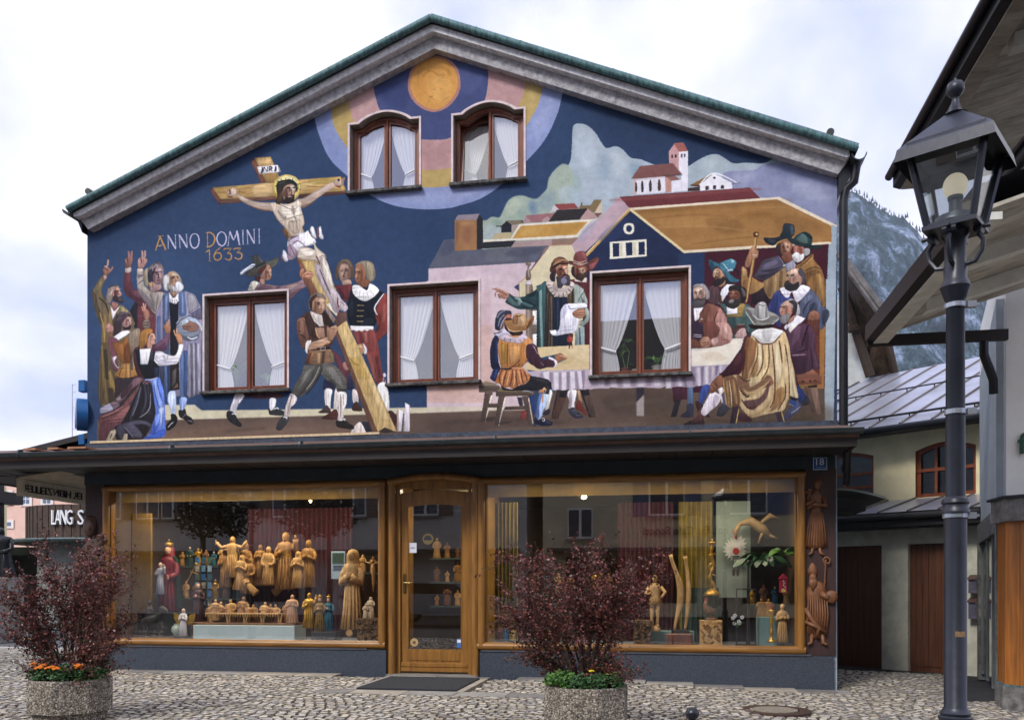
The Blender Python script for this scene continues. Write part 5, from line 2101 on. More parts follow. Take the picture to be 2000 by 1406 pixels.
# ---------------------------------------------------------------- mural painting
class _R: pass
TX0, TX1, TZ0, TZ1, TRES = -9.4, 2.6, 3.25, 9.6, 190.
def mural_image():
 Wd, Hd = int((TX1 - TX0) * TRES), int((TZ1 - TZ0) * TRES)
 img = np.zeros((Hd, Wd, 3))
 def tf(A):
  u = (A[:, 0] - CX) / F; v = (HY - A[:, 1]) / F; t = DD / (CS + SN * u)
  X = t * (-SN + CS * u); Z = EYE + t * v
  return np.stack([(X - TX0) * TRES, (TZ1 - Z) * TRES], 1)
 run(MURAL, img, tf, TRES / 135.)
 img = np.clip(img, 0, 1)
 img = img ** 1.13; g = img.mean(2, keepdims=True); img = g + (img - g) * .83
 px = np.ones((Hd, Wd, 4), np.float32); px[..., :3] = img[::-1]
 im = bpy.data.images.new('painted facade', Wd, Hd, alpha=False); im.colorspace_settings.name = 'sRGB'
 im.pixels.foreach_set(px.ravel()); im.update(); im.pack(); return im
def mural_mat():
 m = bpy.data.materials.new('painted plaster'); m.use_nodes = True; t = m.node_tree; b = t.nodes['Principled BSDF']; L = t.links.new; N = t.nodes.new
 im = N('ShaderNodeTexImage'); im.image = mural_image(); im.extension = 'EXTEND'; uv = N('ShaderNodeUVMap'); uv.uv_map = 'UVMap'
 # slight waviness of the painted edges
 tcn = N('ShaderNodeTexCoord'); nn = N('ShaderNodeTexNoise'); nn.inputs['Scale'].default_value = 60; nn.inputs['Detail'].default_value = 2
 L(tcn.outputs['Object'], nn.inputs[0]); sb = N('ShaderNodeVectorMath'); sb.operation = 'SUBTRACT'; sb.inputs[1].default_value = (.5, .5, .5)
 sc = N('ShaderNodeVectorMath'); sc.operation = 'SCALE'; sc.inputs['Scale'].default_value = .0026; ad = N('ShaderNodeVectorMath')
 L(nn.outputs['Color'], sb.inputs[0]); L(sb.outputs[0], sc.inputs[0]); L(sc.outputs[0], ad.inputs[0]); L(uv.outputs[0], ad.inputs[1]); L(ad.outputs[0], im.inputs[0])
 prev = im.outputs[0]
 for s_, st, lo, hi, d in ((1.1, 1, .88, 1.10, 5), (9, 1, .86, 1.14, 6), (70, 1, .90, 1.10, 3)):
  n = N('ShaderNodeTexNoise'); n.inputs['Scale'].default_value = s_; n.inputs['Detail'].default_value = d; n.inputs['Roughness'].default_value = .65
  L(tcn.outputs['Object'], n.inputs[0]); mr = N('ShaderNodeMapRange'); mr.inputs[1].default_value = .3; mr.inputs[2].default_value = .7; mr.inputs[3].default_value = lo; mr.inputs[4].default_value = hi
  L(n.outputs['Fac'], mr.inputs[0]); mxn = N('ShaderNodeMix'); mxn.data_type = 'RGBA'; mxn.blend_type = 'MULTIPLY'; mxn.inputs[0].default_value = 1
  L(prev, mxn.inputs[6]); cmb = N('ShaderNodeCombineColor'); [L(mr.outputs[0], cmb.inputs[i]) for i in range(3)]; L(cmb.outputs[0], mxn.inputs[7]); prev = mxn.outputs[2]
 # faint scratches / cracks
 L(prev, b.inputs['Base Color']); b.inputs['Roughness'].default_value = .88; b.inputs['Specular IOR Level'].default_value = .25
 n2 = N('ShaderNodeTexNoise'); n2.inputs['Scale'].default_value = 45; n2.inputs['Detail'].default_value = 6; bp = N('ShaderNodeBump'); bp.inputs['Strength'].default_value = .55; bp.inputs['Distance'].default_value = .012
 L(tcn.outputs['Object'], n2.inputs[0]); L(n2.outputs['Fac'], bp.inputs['Height']); L(bp.outputs[0], b.inputs['Normal'])
 return m

# ---------------------------------------------------------------- setting: ground
GND = mat('asphalt ground', '302d2a', .95, .3, 3, .4, 60)
g = MB(); xs = [-600, -60, -20, -12, -9, -6, -3, -1, 0, 1, 2.2, 4, 8, 20, 60, 600]; ys = [-600, -60, -20, -8, -4, 0, 4, 8, 20, 60, 600]
for x in xs:
 for y in ys: g.v.append((x, y, gz(x) - .075))
for i in range(len(xs) - 1):
 for j in range(len(ys) - 1): g.f.append((i * len(ys) + j, (i + 1) * len(ys) + j, (i + 1) * len(ys) + j + 1, i * len(ys) + j + 1)); g.m.append(0)
ground = g.build('ground', GND, kind='structure', fix=False)
g = MB(); g.box(-60, -9.9, 3.2, 16, -.4, -.045); road = g.build('road', mat('street asphalt', '5c5c5e', .85, .2, 4, .2, 90), kind='structure')
g = MB(); g.box(-60, -9.9, 2.9, 3.17, -.4, .02); g.box(-60, -9.9, 16.03, 16.3, -.4, .05); g.build('kerb', mat('pale kerb stone', 'b8b4ac', .8, .2, 9, .3), kind='structure')
g = MB(); g.box(-60, -9.9, 16.33, 40, -.4, .04); g.build('pavement', mat('pale pavement', 'a8a6a4', .8, .15, 2, .2), kind='structure')
g = MB(); g.box(-60, -9.9, 6.2, 6.4, -.2, -.041); g.box(-60, -9.9, 11.8, 12.0, -.2, -.041); g.build('road_marking', mat('yellowish road paint', 'c9bf8a', .8, .2, 5), kind='structure')

# ---------------------------------------------------------------- main house
HX0, HX1, HXM = -9.19, 2.33, -3.42
EZ, AZ = 7.0, 9.32     # wall height under the rake band at the edge / apex
house = empty('painted_house', (HXM, 4, -.1), 'gabled shop house with the blue painted religious mural across its upper storeys', 'building')
WIN = [(-7.165, -5.72, 4.31, 5.86, 0), (-4.135, -2.70, 4.31, 5.83, 0), (-1.08, .355, 4.30, 5.83, 0), (-4.765, -3.61, 7.25, 8.32, .145), (-3.145, -2.02, 7.245, 8.31, .145)]
def wpoly(x0, x1, z0, z1, arch, d=0.):
 """outline of a window inset by d; arch: eared segmental top"""
 x0 += d; x1 -= d; z0 += d * .3; z1 -= d
 if not arch: return [(x0, z0), (x1, z0), (x1, z1), (x0, z1)]
 w_ = x1 - x0; e = w_ * .13; p = [(x0, z0), (x1, z0), (x1, z1)]; n = 14
 p.append((x1 - e, z1))
 for i in range(1, n):
  t = i / n; a = math.pi * t; x = x1 - e - (w_ - 2 * e) * t
  p.append((x, z1 + arch * (math.sin(a) ** .8)))
 p += [(x0 + e, z1), (x0, z1)]; return p
outer = [Vector((HX0, 3.3, 0)), Vector((HX1, 3.3, 0)), Vector((HX1, EZ + .12, 0)), Vector((HXM, AZ + .12, 0)), Vector((HX0, EZ + .12, 0))]
loops = [outer] + [[Vector((a, b, 0)) for a, b in wpoly(*q, d=.03)] for q in WIN]
flat = [v for l in loops for v in l]; tris = tessellate_polygon(loops)
me = bpy.data.meshes.new('facade_wall'); o0 = wloc(house)
me.from_pydata([(v.x - o0.x, 0 - o0.y, v.y - o0.z) for v in flat], [], [tuple(t) for t in tris])
uvl = me.uv_layers.new(name='UVMap')
for lp in me.loops:
 v = flat[lp.vertex_index]; uvl.data[lp.index].uv = ((v.x - TX0) / (TX1 - TX0), (v.y - TZ0) / (TZ1 - TZ0))
bm = bmesh.new(); bm.from_mesh(me)
for f in bm.faces:
 if f.normal.y > 0: f.normal_flip()
bm.to_mesh(me); bm.free()
me.materials.append(mural_mat()); fw = bpy.data.objects.new('mural_wall', me); COL.objects.link(fw); fw.parent = house
props(fw, label='blue upper wall painted with the crucifixion and the village council under ANNO DOMINI 1633')
g = MB(); g.box(HX0, HX0 + .25, .004, 13, 0, 7.05); g.box(HX1 - .25, HX1, .004, 13, -.2, 7.05); g.box(HX0 + .25, HX1 - .25, 12.8, 13, -.2, 9)
g.build('side_wall', mat('pale blue side plaster', 'a9b8c4', .9, .2, 4, .3), house)
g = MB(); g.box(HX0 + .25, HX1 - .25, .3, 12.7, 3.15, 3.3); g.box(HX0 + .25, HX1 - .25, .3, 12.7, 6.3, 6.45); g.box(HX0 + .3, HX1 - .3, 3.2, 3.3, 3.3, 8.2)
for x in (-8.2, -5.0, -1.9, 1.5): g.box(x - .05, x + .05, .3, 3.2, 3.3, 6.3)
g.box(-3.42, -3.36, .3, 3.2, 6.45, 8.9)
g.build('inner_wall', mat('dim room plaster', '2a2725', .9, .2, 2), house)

def window(i, x0, x1, z0, z1, arch):
 root = None
 out_ = wpoly(x0, x1, z0, z1, arch); inn = wpoly(x0, x1, z0, z1, arch, .03)
 fr_o = wpoly(x0, x1, z0, z1, arch, .035); fr_i = wpoly(x0, x1, z0, z1, arch, .10); gl = wpoly(x0, x1, z0, z1, arch, .145)
 def ring(g, A, B, y0, y1):
  n = len(A); k = len(g.v)
  vs = [(p[0], y0, p[1]) for p in A] + [(p[0], y0, p[1]) for p in B] + [(p[0], y1, p[1]) for p in A] + [(p[0], y1, p[1]) for p in B]
  fs = []
  for j in range(n):
   q = (j + 1) % n; fs += [(j, q, q + n, j + n), (j + 2 * n, j + 3 * n, q + 3 * n, q + 2 * n), (j, j + 2 * n, q + 2 * n, q), (j + n, q + n, q + 3 * n, j + 3 * n)]
  g.add(vs, fs)
 # frame (the window part itself)
 g = MB(); ring(g, fr_o, fr_i, .13, .21); ring(g, wpoly(x0, x1, z0, z1, arch, .05), wpoly(x0, x1, z0, z1, arch, .085), .112, .13)
 wo = g.build('window', WINWOOD, house, smooth=30)
 xm = (x0 + x1) / 2
 g = MB(); ring(g, out_, inn, -.014, .004); g.build('surround', PLASTER, wo)
 g = MB(); ring(g, wpoly(x0, x1, z0, z1, arch, .028), wpoly(x0, x1, z0, z1, arch, .036), .0, .14); g.build('reveal', REVEAL, wo)
 g = MB(); g.box(x0 - .02, x1 + .02, -.085, .11, z0 - .035, z0 + .012, .006); g.build('sill', SILL, wo)
 for s in (0, 1):
  tilt = (i == 4 and s == 0)
  a0, a1 = (x0 + .085, xm + .005) if s == 0 else (xm - .005, x1 - .085)
  top = z1 - .085
  def half(d):
   P = wpoly(x0, x1, z0, z1, arch, .085); # clip outline to this half
   pts = []
   if arch:
    n = 12; b0, b1 = a0 + d, a1 - d; pts = [(b0, z0 + .05 + d), (b1, z0 + .05 + d)]
    w_ = x1 - x0
    for q in range(n + 1):
     x = b1 + (b0 - b1) * q / n; t = min(1, max(0, (x - (x0 + .15)) / (w_ - .3))); pts.append((x, top - d + arch * (math.sin(math.pi * t) ** .8)))
    return pts
   return [(a0 + d, z0 + .05 + d), (a1 - d, z0 + .05 + d), (a1 - d, top - d), (a0 + d, top - d)]
  g = MB(); ring(g, half(0), half(.05), .1 + .045, .195); ring(g, half(.038), half(.058), .138, .16)
  gp = MB(); A = half(.05); gp.quad(*[(a_, .17, b_) for a_, b_ in A])
  if tilt:
   T = Matrix.Translation((0, .19, z0 + .05)) @ Matrix.Rotation(R(-7.5), 4, 'X') @ Matrix.Translation((0, -.19, -z0 - .05))
   for q in (g, gp): q.v = [tuple(T @ Vector(v)) for v in q.v]
  g.build('sash', WINWOOD, wo); gp.build('pane', GLASSW, wo, fix=False)
 g = MB(); g.tube([(xm, .135, z0 + .04), (xm, .135, z1 - .07 + arch)], .022, 8); g.build('mullion', WINWOOD, wo, smooth=True)
 # curtains, tied back
 names = ['lower left window', 'lower middle window', 'lower right window', 'upper left arched window', 'upper right arched window']
 for s in (0, 1):
  g = MB(); a0, a1 = (x0 + .12, xm - .02) if s == 0 else (x1 - .12, xm + .02); Wd = abs(a1 - a0); sg = 1 if s == 0 else -1
  nr, nc = 26, 64; zb, zt = z0 + .05, z1 - .12 + arch * .6; tie = .27
  yo = .20 + (.16 if i == 4 and s == 0 else 0)
  for r_ in range(nr + 1):
   v = r_ / nr; z = zb + (zt - zb) * v
   if v > tie: k = .42 + (.58) * ((v - tie) / (1 - tie)) ** .75
   else: k = .42 + .10 * math.sin((tie - v) / tie * 1.8)
   for c_ in range(nc + 1):
    u = c_ / nc; x = a0 + sg * Wd * k * u; amp = .0042 + .002 * v * (1 - v)
    y = yo + amp * math.sin(u * 2 * math.pi * 7 + 1.5 * math.sin(u * 6 + i * 2 + s)) + .0015 * math.sin(u * 51)
    g.v.append((x, y, z + (.012 * math.sin(u * 40) * (r_ == 0))))
  for r_ in range(nr):
   for c_ in range(nc): q = r_ * (nc + 1) + c_; g.f.append((q, q + 1, q + nc + 2, q + nc + 1)); g.m.append(0)
  cu = g.build('curtain', WHITEC, smooth='all', fix=False, label='tied back net curtain on the %s of the %s' % (('left side', 'right side')[s], names[i]), cat='curtain', group='white curtains behind the upper windows')
  g = MB(); zt_ = zb + (zt - zb) * tie
  g.tube([(a0, yo - .03, zt_ + .06), (a0 + sg * Wd * .2, yo - .035, zt_ + .02), (a0 + sg * Wd * .43, yo - .03, zt_ - .02)], [.012, .014, .012], 6)
  g.build('tie_band', WHITEC, cu, smooth=True)
for i, q in enumerate(WIN): window(i, *q)
g = MB(); g.box(-4.7, -3.7, .9, .95, 7.2, 8.5); g.build('pink_screen', mat('plain pink finish', 'b07a9c', .9, .1, 2), label='pinkish screen standing in the room behind the upper left arched window', cat='screen')  # one even pink over the whole panel

def rake(name, m, pts, y0, y1, smooth=False):
 P = [Wp(px, py, y0) for px, py in pts]; g = MB(); g.prism([(p.x, p.z) for p in P], y0, y1); return g.build(name, m, house)
ap = lambda y, px, py: Wp(px, py, y)
rake('verge_band', CONC, [(845, 58), (151, 421), (172, 448), (848, 95)], -.14, .05)
rake('verge_band', CONC, [(845, 58), (848, 95), (1637, 340), (1662, 306)], -.142, .048)
rake('verge_moulding', CONCL, [(842, 40), (143, 414), (144, 423), (155, 422), (845, 61)], -.26, .04)
rake('verge_moulding', CONCL, [(842, 40), (845, 61), (1655, 308), (1660, 304), (1658, 291)], -.262, .038)
g = MB()
for (a, b) in (((842, 30), (132, 404)), ((842, 30), (1675, 284))):
 A, B = Wp(*a, -.33), Wp(*b, -.33); A.z += .0; n = 36
 A.z -= .035; B.z -= .035
 path = [A.lerp(B, i / n) for i in range(n + 1)]
 g.tube([(p.x, p.y, p.z) for p in path], .052, 10)
g.build('copper_flashing', COPPER, house, smooth=True)
g = MB()
for (a, b) in (((842, 43), (134, 416)), ((842, 43), (1675, 294))):
 A, B = Wp(*a, -.28), Wp(*b, -.28)
 d = (B - A).normalized(); up = Vector((-d.z, 0, d.x)); up = up if up.z > 0 else -up
 P = [A - up * .02, B - up * .02, B + up * .05, A + up * .05]; g.prism([(p.x, p.z) for p in P], -.29, 13)
g.build('roof', DMETAL, house)
g = MB()   # tile slabs over the sheet
for sgn, (a, b) in enumerate((((842, 33), (134, 406)), ((842, 33), (1675, 286)))):
 A, B = Wp(*a, -.28), Wp(*b, -.28); d = (B - A).normalized(); up = Vector((-d.z, 0, d.x)); up = up if up.z > 0 else -up
 P = [A + up * .0, B + up * .0, B + up * .06, A + up * .06]; g.prism([(p.x, p.z) for p in P], -.25, 13)
g.build('roof_covering', mat('brown roof tiles', '4a3a34', .8, .3, 6, .4), house)
g = MB()
for (a, b, n) in (((842, 30), (132, 404), 9), ((842, 30), (1675, 284), 9)):
 A, B = Wp(*a, -.33), Wp(*b, -.33); A.z -= .035; B.z -= .035
 for i in range(1, n): p = A.lerp(B, i / n); q = p + (B - A).normalized() * .02; g.tube([p, q], .058, 10)
g.build('copper_seam', COPPER, house)
def gutter(g, x, z, y0, y1, r):
 n = 8; pr = [(x + r * math.cos(math.pi + math.pi * i / n), z + r * math.sin(math.pi + math.pi * i / n)) for i in range(n + 1)] + [(x + (r - .012) * math.cos(2 * math.pi - math.pi * i / n), z + (r - .012) * math.sin(2 * math.pi - math.pi * i / n)) for i in range(n + 1)]
 g.prism(pr, y0, y1)
eL = Wp(122, 412, -.3); eR = Wp(1688, 297, -.3)
g = MB(); gutter(g, eL.x + .08, eL.z + .03, -.3, 13, .09); g.build('gutter', GUTTER, house)
g = MB(); gutter(g, eR.x - .06, eR.z - .0, -.3, 13, .1); g.build('gutter', GUTTER, house)
g = MB(); g.prism([(eL.x + .12, eL.z - .05), (HX0 - .002, 6.93), (HX0 - .002, 7.15), (eL.x + .3, eL.z + .05)], -.13, 13); g.build('eaves_soffit', DMETAL, house)
g = MB(); g.prism([(eR.x - .05, eR.z - .08), (HX1 + .002, 6.6), (HX1 + .002, 7.1), (eR.x - .12, eR.z + .0)], -.1, 13); g.build('eaves_soffit', DMETAL, house)
dp = MB(); x = HX1 + .075; dp.tube([(eR.x - .06, -.12, eR.z - .08), (eR.x - .09, -.1, eR.z - .3), (x + .03, -.06, 6.72), (x, -.05, 6.55), (x, -.05, 3.45)], .06, 12)
dp.tube([(x, -.05, 6.42), (x, -.05, 6.5)], .062, 12); dp.tube([(x, -.05, 5.2), (x, -.05, 5.26)], .06, 12); dp.tube([(x, -.05, 3.9), (x, -.05, 3.96)], .06, 12)
dp.build('downpipe', DMETAL, house, smooth=True)
for a, b in (((175, 376), (186, 380)), ((1621, 261), (1612, 262))):
 P = Wp(*a, -.2); g = MB(); g.tube([(P.x, -.25, P.z), (P.x, 1.6, P.z + .02)], .05, 10); g.build('snow_guard_pipe', mat('dark green pipe', '2f352c', .5, .3, 8), house, smooth=True)

ZC = 3.17
g = MB(); g.prism([(-1.0, 3.20), (-.98, 3.28), (.0, 3.5), (.0, 3.42), (-.9, 3.16)], -11.6, 2.42, 'x'); g.build('canopy_roof', mat('canopy roofing', '6b5348', .8, .3, 4, .3), house)
g = MB(); g.box(-11.6, 2.40, -.93, -.9, 3.06, 3.24); g.box(2.37, 2.40, -.897, -.004, 3.06, 3.3); g.build('fascia_board', DKWOOD, house)
for k, x in enumerate(np.arange(-11.6, 2.4, .235)):
 g = MB(); g.box(x + .004, min(x + .231, 2.368), -.897, -.005, 3.085 + .004 * (k % 2), 3.11); g.build('soffit_board', DKWOOD, house)
g = MB(); n = 8; r = .062; cy, cz = -1.0, 3.27
pr = [(cy + r * math.cos(math.pi + math.pi * i / n), cz + r * math.sin(math.pi + math.pi * i / n)) for i in range(n + 1)] + [(cy + (r - .01) * math.cos(2 * math.pi - math.pi * i / n), cz + (r - .01) * math.sin(2 * math.pi - math.pi * i / n)) for i in range(n + 1)]
g.prism(pr, -11.7, 2.46, 'x'); g.tube([(-11.7, cy - r, cz + .004), (2.46, cy - r, cz + .004)], .009, 6)
gt = g.build('canopy_gutter', GUTTER, house, smooth=30)
for x in (-9.6, -7.1, -5.1, -2.3, .3):
 g = MB(); g.tube([(x, cy, cz - .002), (x + .03, cy, cz - .002)], r + .006, 14); g.build('joint', GUTTER, gt)
g = MB()
for px0, px1, c in ((52, 75, 0), (98, 118, 0), (137, 172, 0)): 
 A, B = Wp(px0, 868, -.9), Wp(px1, 868, -.9); g.box(A.x, B.x, -.96, -.2, 3.33, 3.36)
g.build('roof_batten', mat('raw timber', 'a87858', .8, .2, 9), house)
g = MB(); A, B = Wp(180, 862, 0), Wp(748, 852, 0)
g.box(-9.1, -4.25, -.06, -.005, 3.565, 3.60); g.build('timber_strip', mat('pale raw timber strip', 'd8c09a', .8, .3, 6, stretch=(8, 1, 1)), house)
g = MB(); g.box(HX0, HX1, -.05, -.003, 3.48, 3.56); g.build('wall_flashing', mat('rough dark flashing', '3a4252', .7, .5, 12, .5), house)
g = MB(); g.prism([(-11.6, 3.2), (-11.6, 3.28), (-9.2, 3.75), (-9.2, 3.66)], .01, 9, 'y'); g.box(-11.55, -9.2, .01, 9, 3.08, 3.11); g.box(-11.6, -11.55, .01, 9, 3.06, 3.26); g.build('side_canopy', DKWOOD, house)
g = MB(); A = Wp(25, 1000, .6)
g = MB(); g.box(-9.22, 2.30, -.03, .22, 2.90, 3.08); g.build('lintel_beam', BEAM, house)
PL = [(-9.0, -4.14), (-2.70, 2.28)]
for a, b in PL:
 g = MB(); n = 10
 for i in range(n):
  xa, xb = a + (b - a) * i / n, a + (b - a) * (i + 1) / n; vs = []
  za, zb = gz(xa) - .1, gz(xb) - .1
  g.add([(xa, -.06, za), (xb, -.06, zb), (xb, -.06, .315), (xa, -.06, .315), (xa, .25, za), (xb, .25, zb), (xb, .25, .315), (xa, .25, .315)], [(0, 1, 2, 3), (5, 4, 7, 6), (3, 2, 6, 7)] + ([(0, 3, 7, 4)] if i == 0 else []) + ([(1, 5, 6, 2)] if i == n - 1 else []))
 g.build('plinth', SLATE, house)
 g = MB(); g.box(a + .02, b - .3, -.075, .0, .316, .34); g.build('sill_strip', mat('grey sill strip', '5d6068', .5, .2, 5, metal=.5), house)
for x0_, x1_, z0_ in ((-9.2, -8.86, -.1), (1.90, 2.31, .32)): g = MB(); g.box(x0_, x1_, -.03, .003, z0_, 2.9); g.build('pillar_board', mat('dark stained board', '3a2320', .6, .4, 5, .2, stretch=(1, 1, .4)), house)
g = MB(); g.box(-9.2, -8.95, -.06, -.032, -.1, .30); g.build('pillar_foot', SLATE, house)
for x0_, x1_ in ((-4.17, -4.08), (-2.76, -2.68)): g = MB(); g.box(x0_, x1_, -.0, .1, -.1, 2.88); g.build('filler_board', GOLD, house)

def shopframe(x0, x1, z0, z1, arch=0):
 r = .058; c = MB(); g = MB()
 A = x0 + r; B = x1 - r; lo = z0 + r; hi = z1 - r
 for z, q in ((lo, r), (hi, r * .8)): g = MB(); g.tube([(A - r, -.05, z), (B + r, -.05, z)], q, 12); g.build('frame_rail', GOLDH, house, smooth=True)
 for x, s_ in ((A, 1), (B, -1)):
  g = MB(); g.tube([(x, -.052, lo), (x, -.052, hi)], r, 12); e_ = sorted((x + s_ * (r - .03), x + s_ * (r + .012))); g.box(e_[0], e_[1], -.03, .08, z0 + .06, z1 - .06); g.build('frame_post', GOLD, house, smooth=True)
 g = MB(); g.quad((x0 + .1, .02, z0 + .08), (x1 - .1, .02, z0 + .08), (x1 - .1, .02, z1 - .07), (x0 + .1, .02, z1 - .07)); g.build('shop_pane', GLASSS, house, fix=False)
shopframe(-8.87, -4.15, .335, 2.885); shopframe(-2.735, 1.905, .335, 2.885)

dx0, dx1 = -4.10, -2.72; dm = (dx0 + dx1) / 2
DR = g = MB()
for x in (dx0 + .05, dx1 - .05):
 g.tube([(x, -.05, -.06), (x, -.05, 2.84)], .058, 12)
g.tube([(x_, -.055, 2.835 + .075 * math.cos((x_ - dm) / .69 * math.pi / 2)) for x_ in np.linspace(dx0 - .01, dx1 + .01, 17)], .055, 12)
for x in (dx0 + .125, dx1 - .125): g.box(x - .04, x + .04, -.01, .12, -.05, 2.76)
g.prism([(dx0 + .1, 2.74), (dx1 - .1, 2.74)] + [(x_, 2.8 + .09 * math.cos((x_ - dm) / .69 * math.pi / 2)) for x_ in np.linspace(dx1 - .1, dx0 + .1, 13)], .0, .1)
frame = g.build('door_frame', GOLD, house, smooth=True)
q0, q1 = dx0 + .17, dx1 - .17
g = MB(); arch_ = lambda x_, b_: b_ + .045 * math.cos((x_ - dm) / .5 * math.pi / 2)
sx = .108
g.box(q0, q0 + sx, .03, .08, .06, 2.6); g.box(q1 - sx, q1, .03, .08, .06, 2.6); g.box(q0 + sx, q1 - sx, .03, .08, .06, .33)
g.prism([(q0, 2.6), (q0 + sx, 2.6), (q0 + sx, 2.47)] + [(x_, arch_(x_, 2.46)) for x_ in np.linspace(q0 + sx, q1 - sx, 9)] + [(q1 - sx, 2.47), (q1 - sx, 2.6), (q1, 2.6)] + [(x_, arch_(x_, 2.68)) for x_ in np.linspace(q1, q0, 9)], .03, .08)
for x in (q0 + sx - .004, q1 - sx - .006): g.box(x, x + .01, .018, .03, .34, 2.46)
g.box(q0 - .015, q1 + .015, .005, .05, -.0, .06); g.box(q0 - .0, q1 + .0, .0, .05, .062, .13, .01)
g.box(q0 + sx + .02, q1 - sx - .02, .02, .03, .16, .30, .006)
door = g.build('door', GOLD, house)
g = MB(); g.quad((q0 + sx, .052, .33), (q1 - sx, .052, .33), (q1 - sx, .052, 2.52), (q0 + sx, .052, 2.52)); g.build('pane', glass('door glass', .16), door, fix=False)
hd = MB(); hx = q0 + .055; hd.box(hx - .022, hx + .022, .018, .03, 1.17, 1.46, .01); hd.tube([(hx, .03, 1.33), (hx, -.02, 1.33)], .01, 8); hd.tube([(hx, -.02, 1.33), (hx + .1, -.025, 1.325)], .01, 8)
hd.build('handle', mat('aged brass', '6f5a34', .35, .3, 20, metal=.8), door, smooth=True)
g = MB(); g.box(q0 + sx + .01, q0 + sx + .125, .044, .049, 1.78, 1.93); g.build('paper_sign', mat('white paper', 'e6e9f2', .8, .05, 3), label='small white paper notice stuck on the shop door glass beside its handle post', cat='notice')
text_obj('OPEN', .035, 'lettering', mat('grey print', '4a5560', .8, 0), bpy.data.objects['paper_sign'], loc=(q0 + sx + .067, .042, 1.84), ext=.001, width=.07)
g = MB(); g.tube([(q0 + sx + .09, .043, .43), (q0 + sx + .09, .049, .43)], .062, 18); st = g.build('round_sticker', mat('tan sticker', 'b89a68', .7, .2, 9), label='round tan sticker in the lower left corner of the door glass', cat='sticker')
g = MB(); g.tube([(q0 + sx + .09, .041, .43), (q0 + sx + .09, .0425, .43)], .025, 10); g.build('emblem', mat('brown print', '6b4a34', .8, .1), st)
g = MB(); g.box(q1 - sx - .075, q1 - sx - .005, .044, .049, .36, .49); st = g.build('card_sticker', mat('blue sticker', '3a6fb4', .6, .2, 9), label='small blue and white card sticker in the lower right corner of the door glass', cat='sticker')
g = MB(); g.box(q1 - sx - .068, q1 - sx - .012, .042, .0435, .435, .48); g.build('white_field', mat('white paper', 'e6e9f2'), st)
g = MB(); g.tube([(q0 + sx + .23, .3, 2.0), (q0 + sx + .23, .31, 2.0)], .085, 20); rs = g.build('round_sign', mat('yellow enamel', 'b8a23c', .4, .1), label='round yellow sign with a small vehicle hanging inside the door glass', cat='sign')
g = MB(); g.box(q0 + sx + .17, q0 + sx + .29, .294, .299, 1.98, 2.03, .002); g.box(q0 + sx + .19, q0 + sx + .27, .294, .299, 2.03, 2.05); g.build('vehicle_print', mat('dark print', '20242c'), rs)
g = MB(); g.box(dx0, dx1, -.2, .1, -.12, -.035); g.build('threshold', mat('grey stone step', '85827c', .8, .3, 6, .3), house)
g = MB(); g.box(-3.93, -2.60, -1.9, -.5, -.065, -.022, .008); g.build('door_mat', mat('charcoal ribbed mat', '2f3238', .95, .3, 60, 1., 120, stretch=(20, 1, 1)), label='dark grey rectangular mat lying on the paving in front of the shop door', cat='door mat')

P0, P1 = Wp(1587, 893, -.035), Wp(1616, 918, -.035)
g = MB(); g.box(P0.x, P1.x, -.045, -.032, P1.z, P0.z, .004); pl = g.build('number_plate', mat('blue enamel', '24569a', .3, .1), house)
g = MB()
for a in ((P0.x + .008, P1.x - .008, P0.z - .014, P0.z - .008), (P0.x + .008, P1.x - .008, P1.z + .008, P1.z + .014), (P0.x + .008, P0.x + .014, P1.z + .014, P0.z - .014), (P1.x - .014, P1.x - .008, P1.z + .014, P0.z - .014)): g.box(a[0], a[1], -.0475, -.0455, a[2], a[3])
g.build('border', mat('white enamel', 'e8ecf2', .3, .02), pl)
text_obj('18', .13, 'digits', MATS['white enamel'], pl, loc=((P0.x + P1.x) / 2, -.046, P1.z + .07), width=.105, ext=.001)
g = MB(); [g.box(P0.x + .05 + .02 * i, P0.x + .064 + .02 * i, -.0475, -.0455, P1.z + .032, P1.z + .046 - .004 * (i % 2)) for i in range(7)]; g.build('small_print', mat('pale blue print', '7fa0cc', .5, .1), pl)
g = MB(); x = HX1 + .1; g.tube([(x - .02, -.3, 3.2), (x - .02, -.28, 3.05), (x + .02, -.05, 2.85), (x + .03, .05, 2.7)], .055, 12); g.tube([(x + .0, -.12, 2.92), (x + .01, -.07, 2.87)], .067, 12)
g.build('canopy_downpipe', DMETAL, house, smooth=True)
# ---------------------------------------------------------------- shop interior (part of the house)
g = MB(); g.box(-8.9, -4.15, .1, 1.6, .33, .40); g.box(-2.7, 1.88, .1, 1.6, .33, .40); g.build('display_floor', mat('grey display floor', '6d6f72', .7, .2, 5), house)
g = MB(); g.box(-9.0, 2.1, .1, 5, 2.86, 2.9); g.box(-9.0, -8.92, .1, 5, .3, 2.86); g.box(1.9, 2.0, .1, 5, .3, 2.86); g.box(-9.0, 2.1, 5, 5.1, -.1, 2.9); g.box(-9, 2.1, .3, 5, -.1, -.05)
g.build('shop_room', mat('brown shop interior', '54402a', .9, .3, 2), house)
g = MB(); g.box(-4.15, -4.12, .12, 1.3, .0, 2.86); g.box(-2.7, -2.67, .12, 1.3, .0, 2.86); g.build('partition', mat('golden side panel', '9c7428', .6, .3, 4), house)
g = MB(); g.box(-8.75, -4.25, .11, .12, 2.62, 2.84); g.box(-2.62, 1.8, .11, .12, 2.60, 2.84); g.build('roller_blind', mat('cream roller blind', 'cdb98c', .8, .1, 6, trans=.5), house)
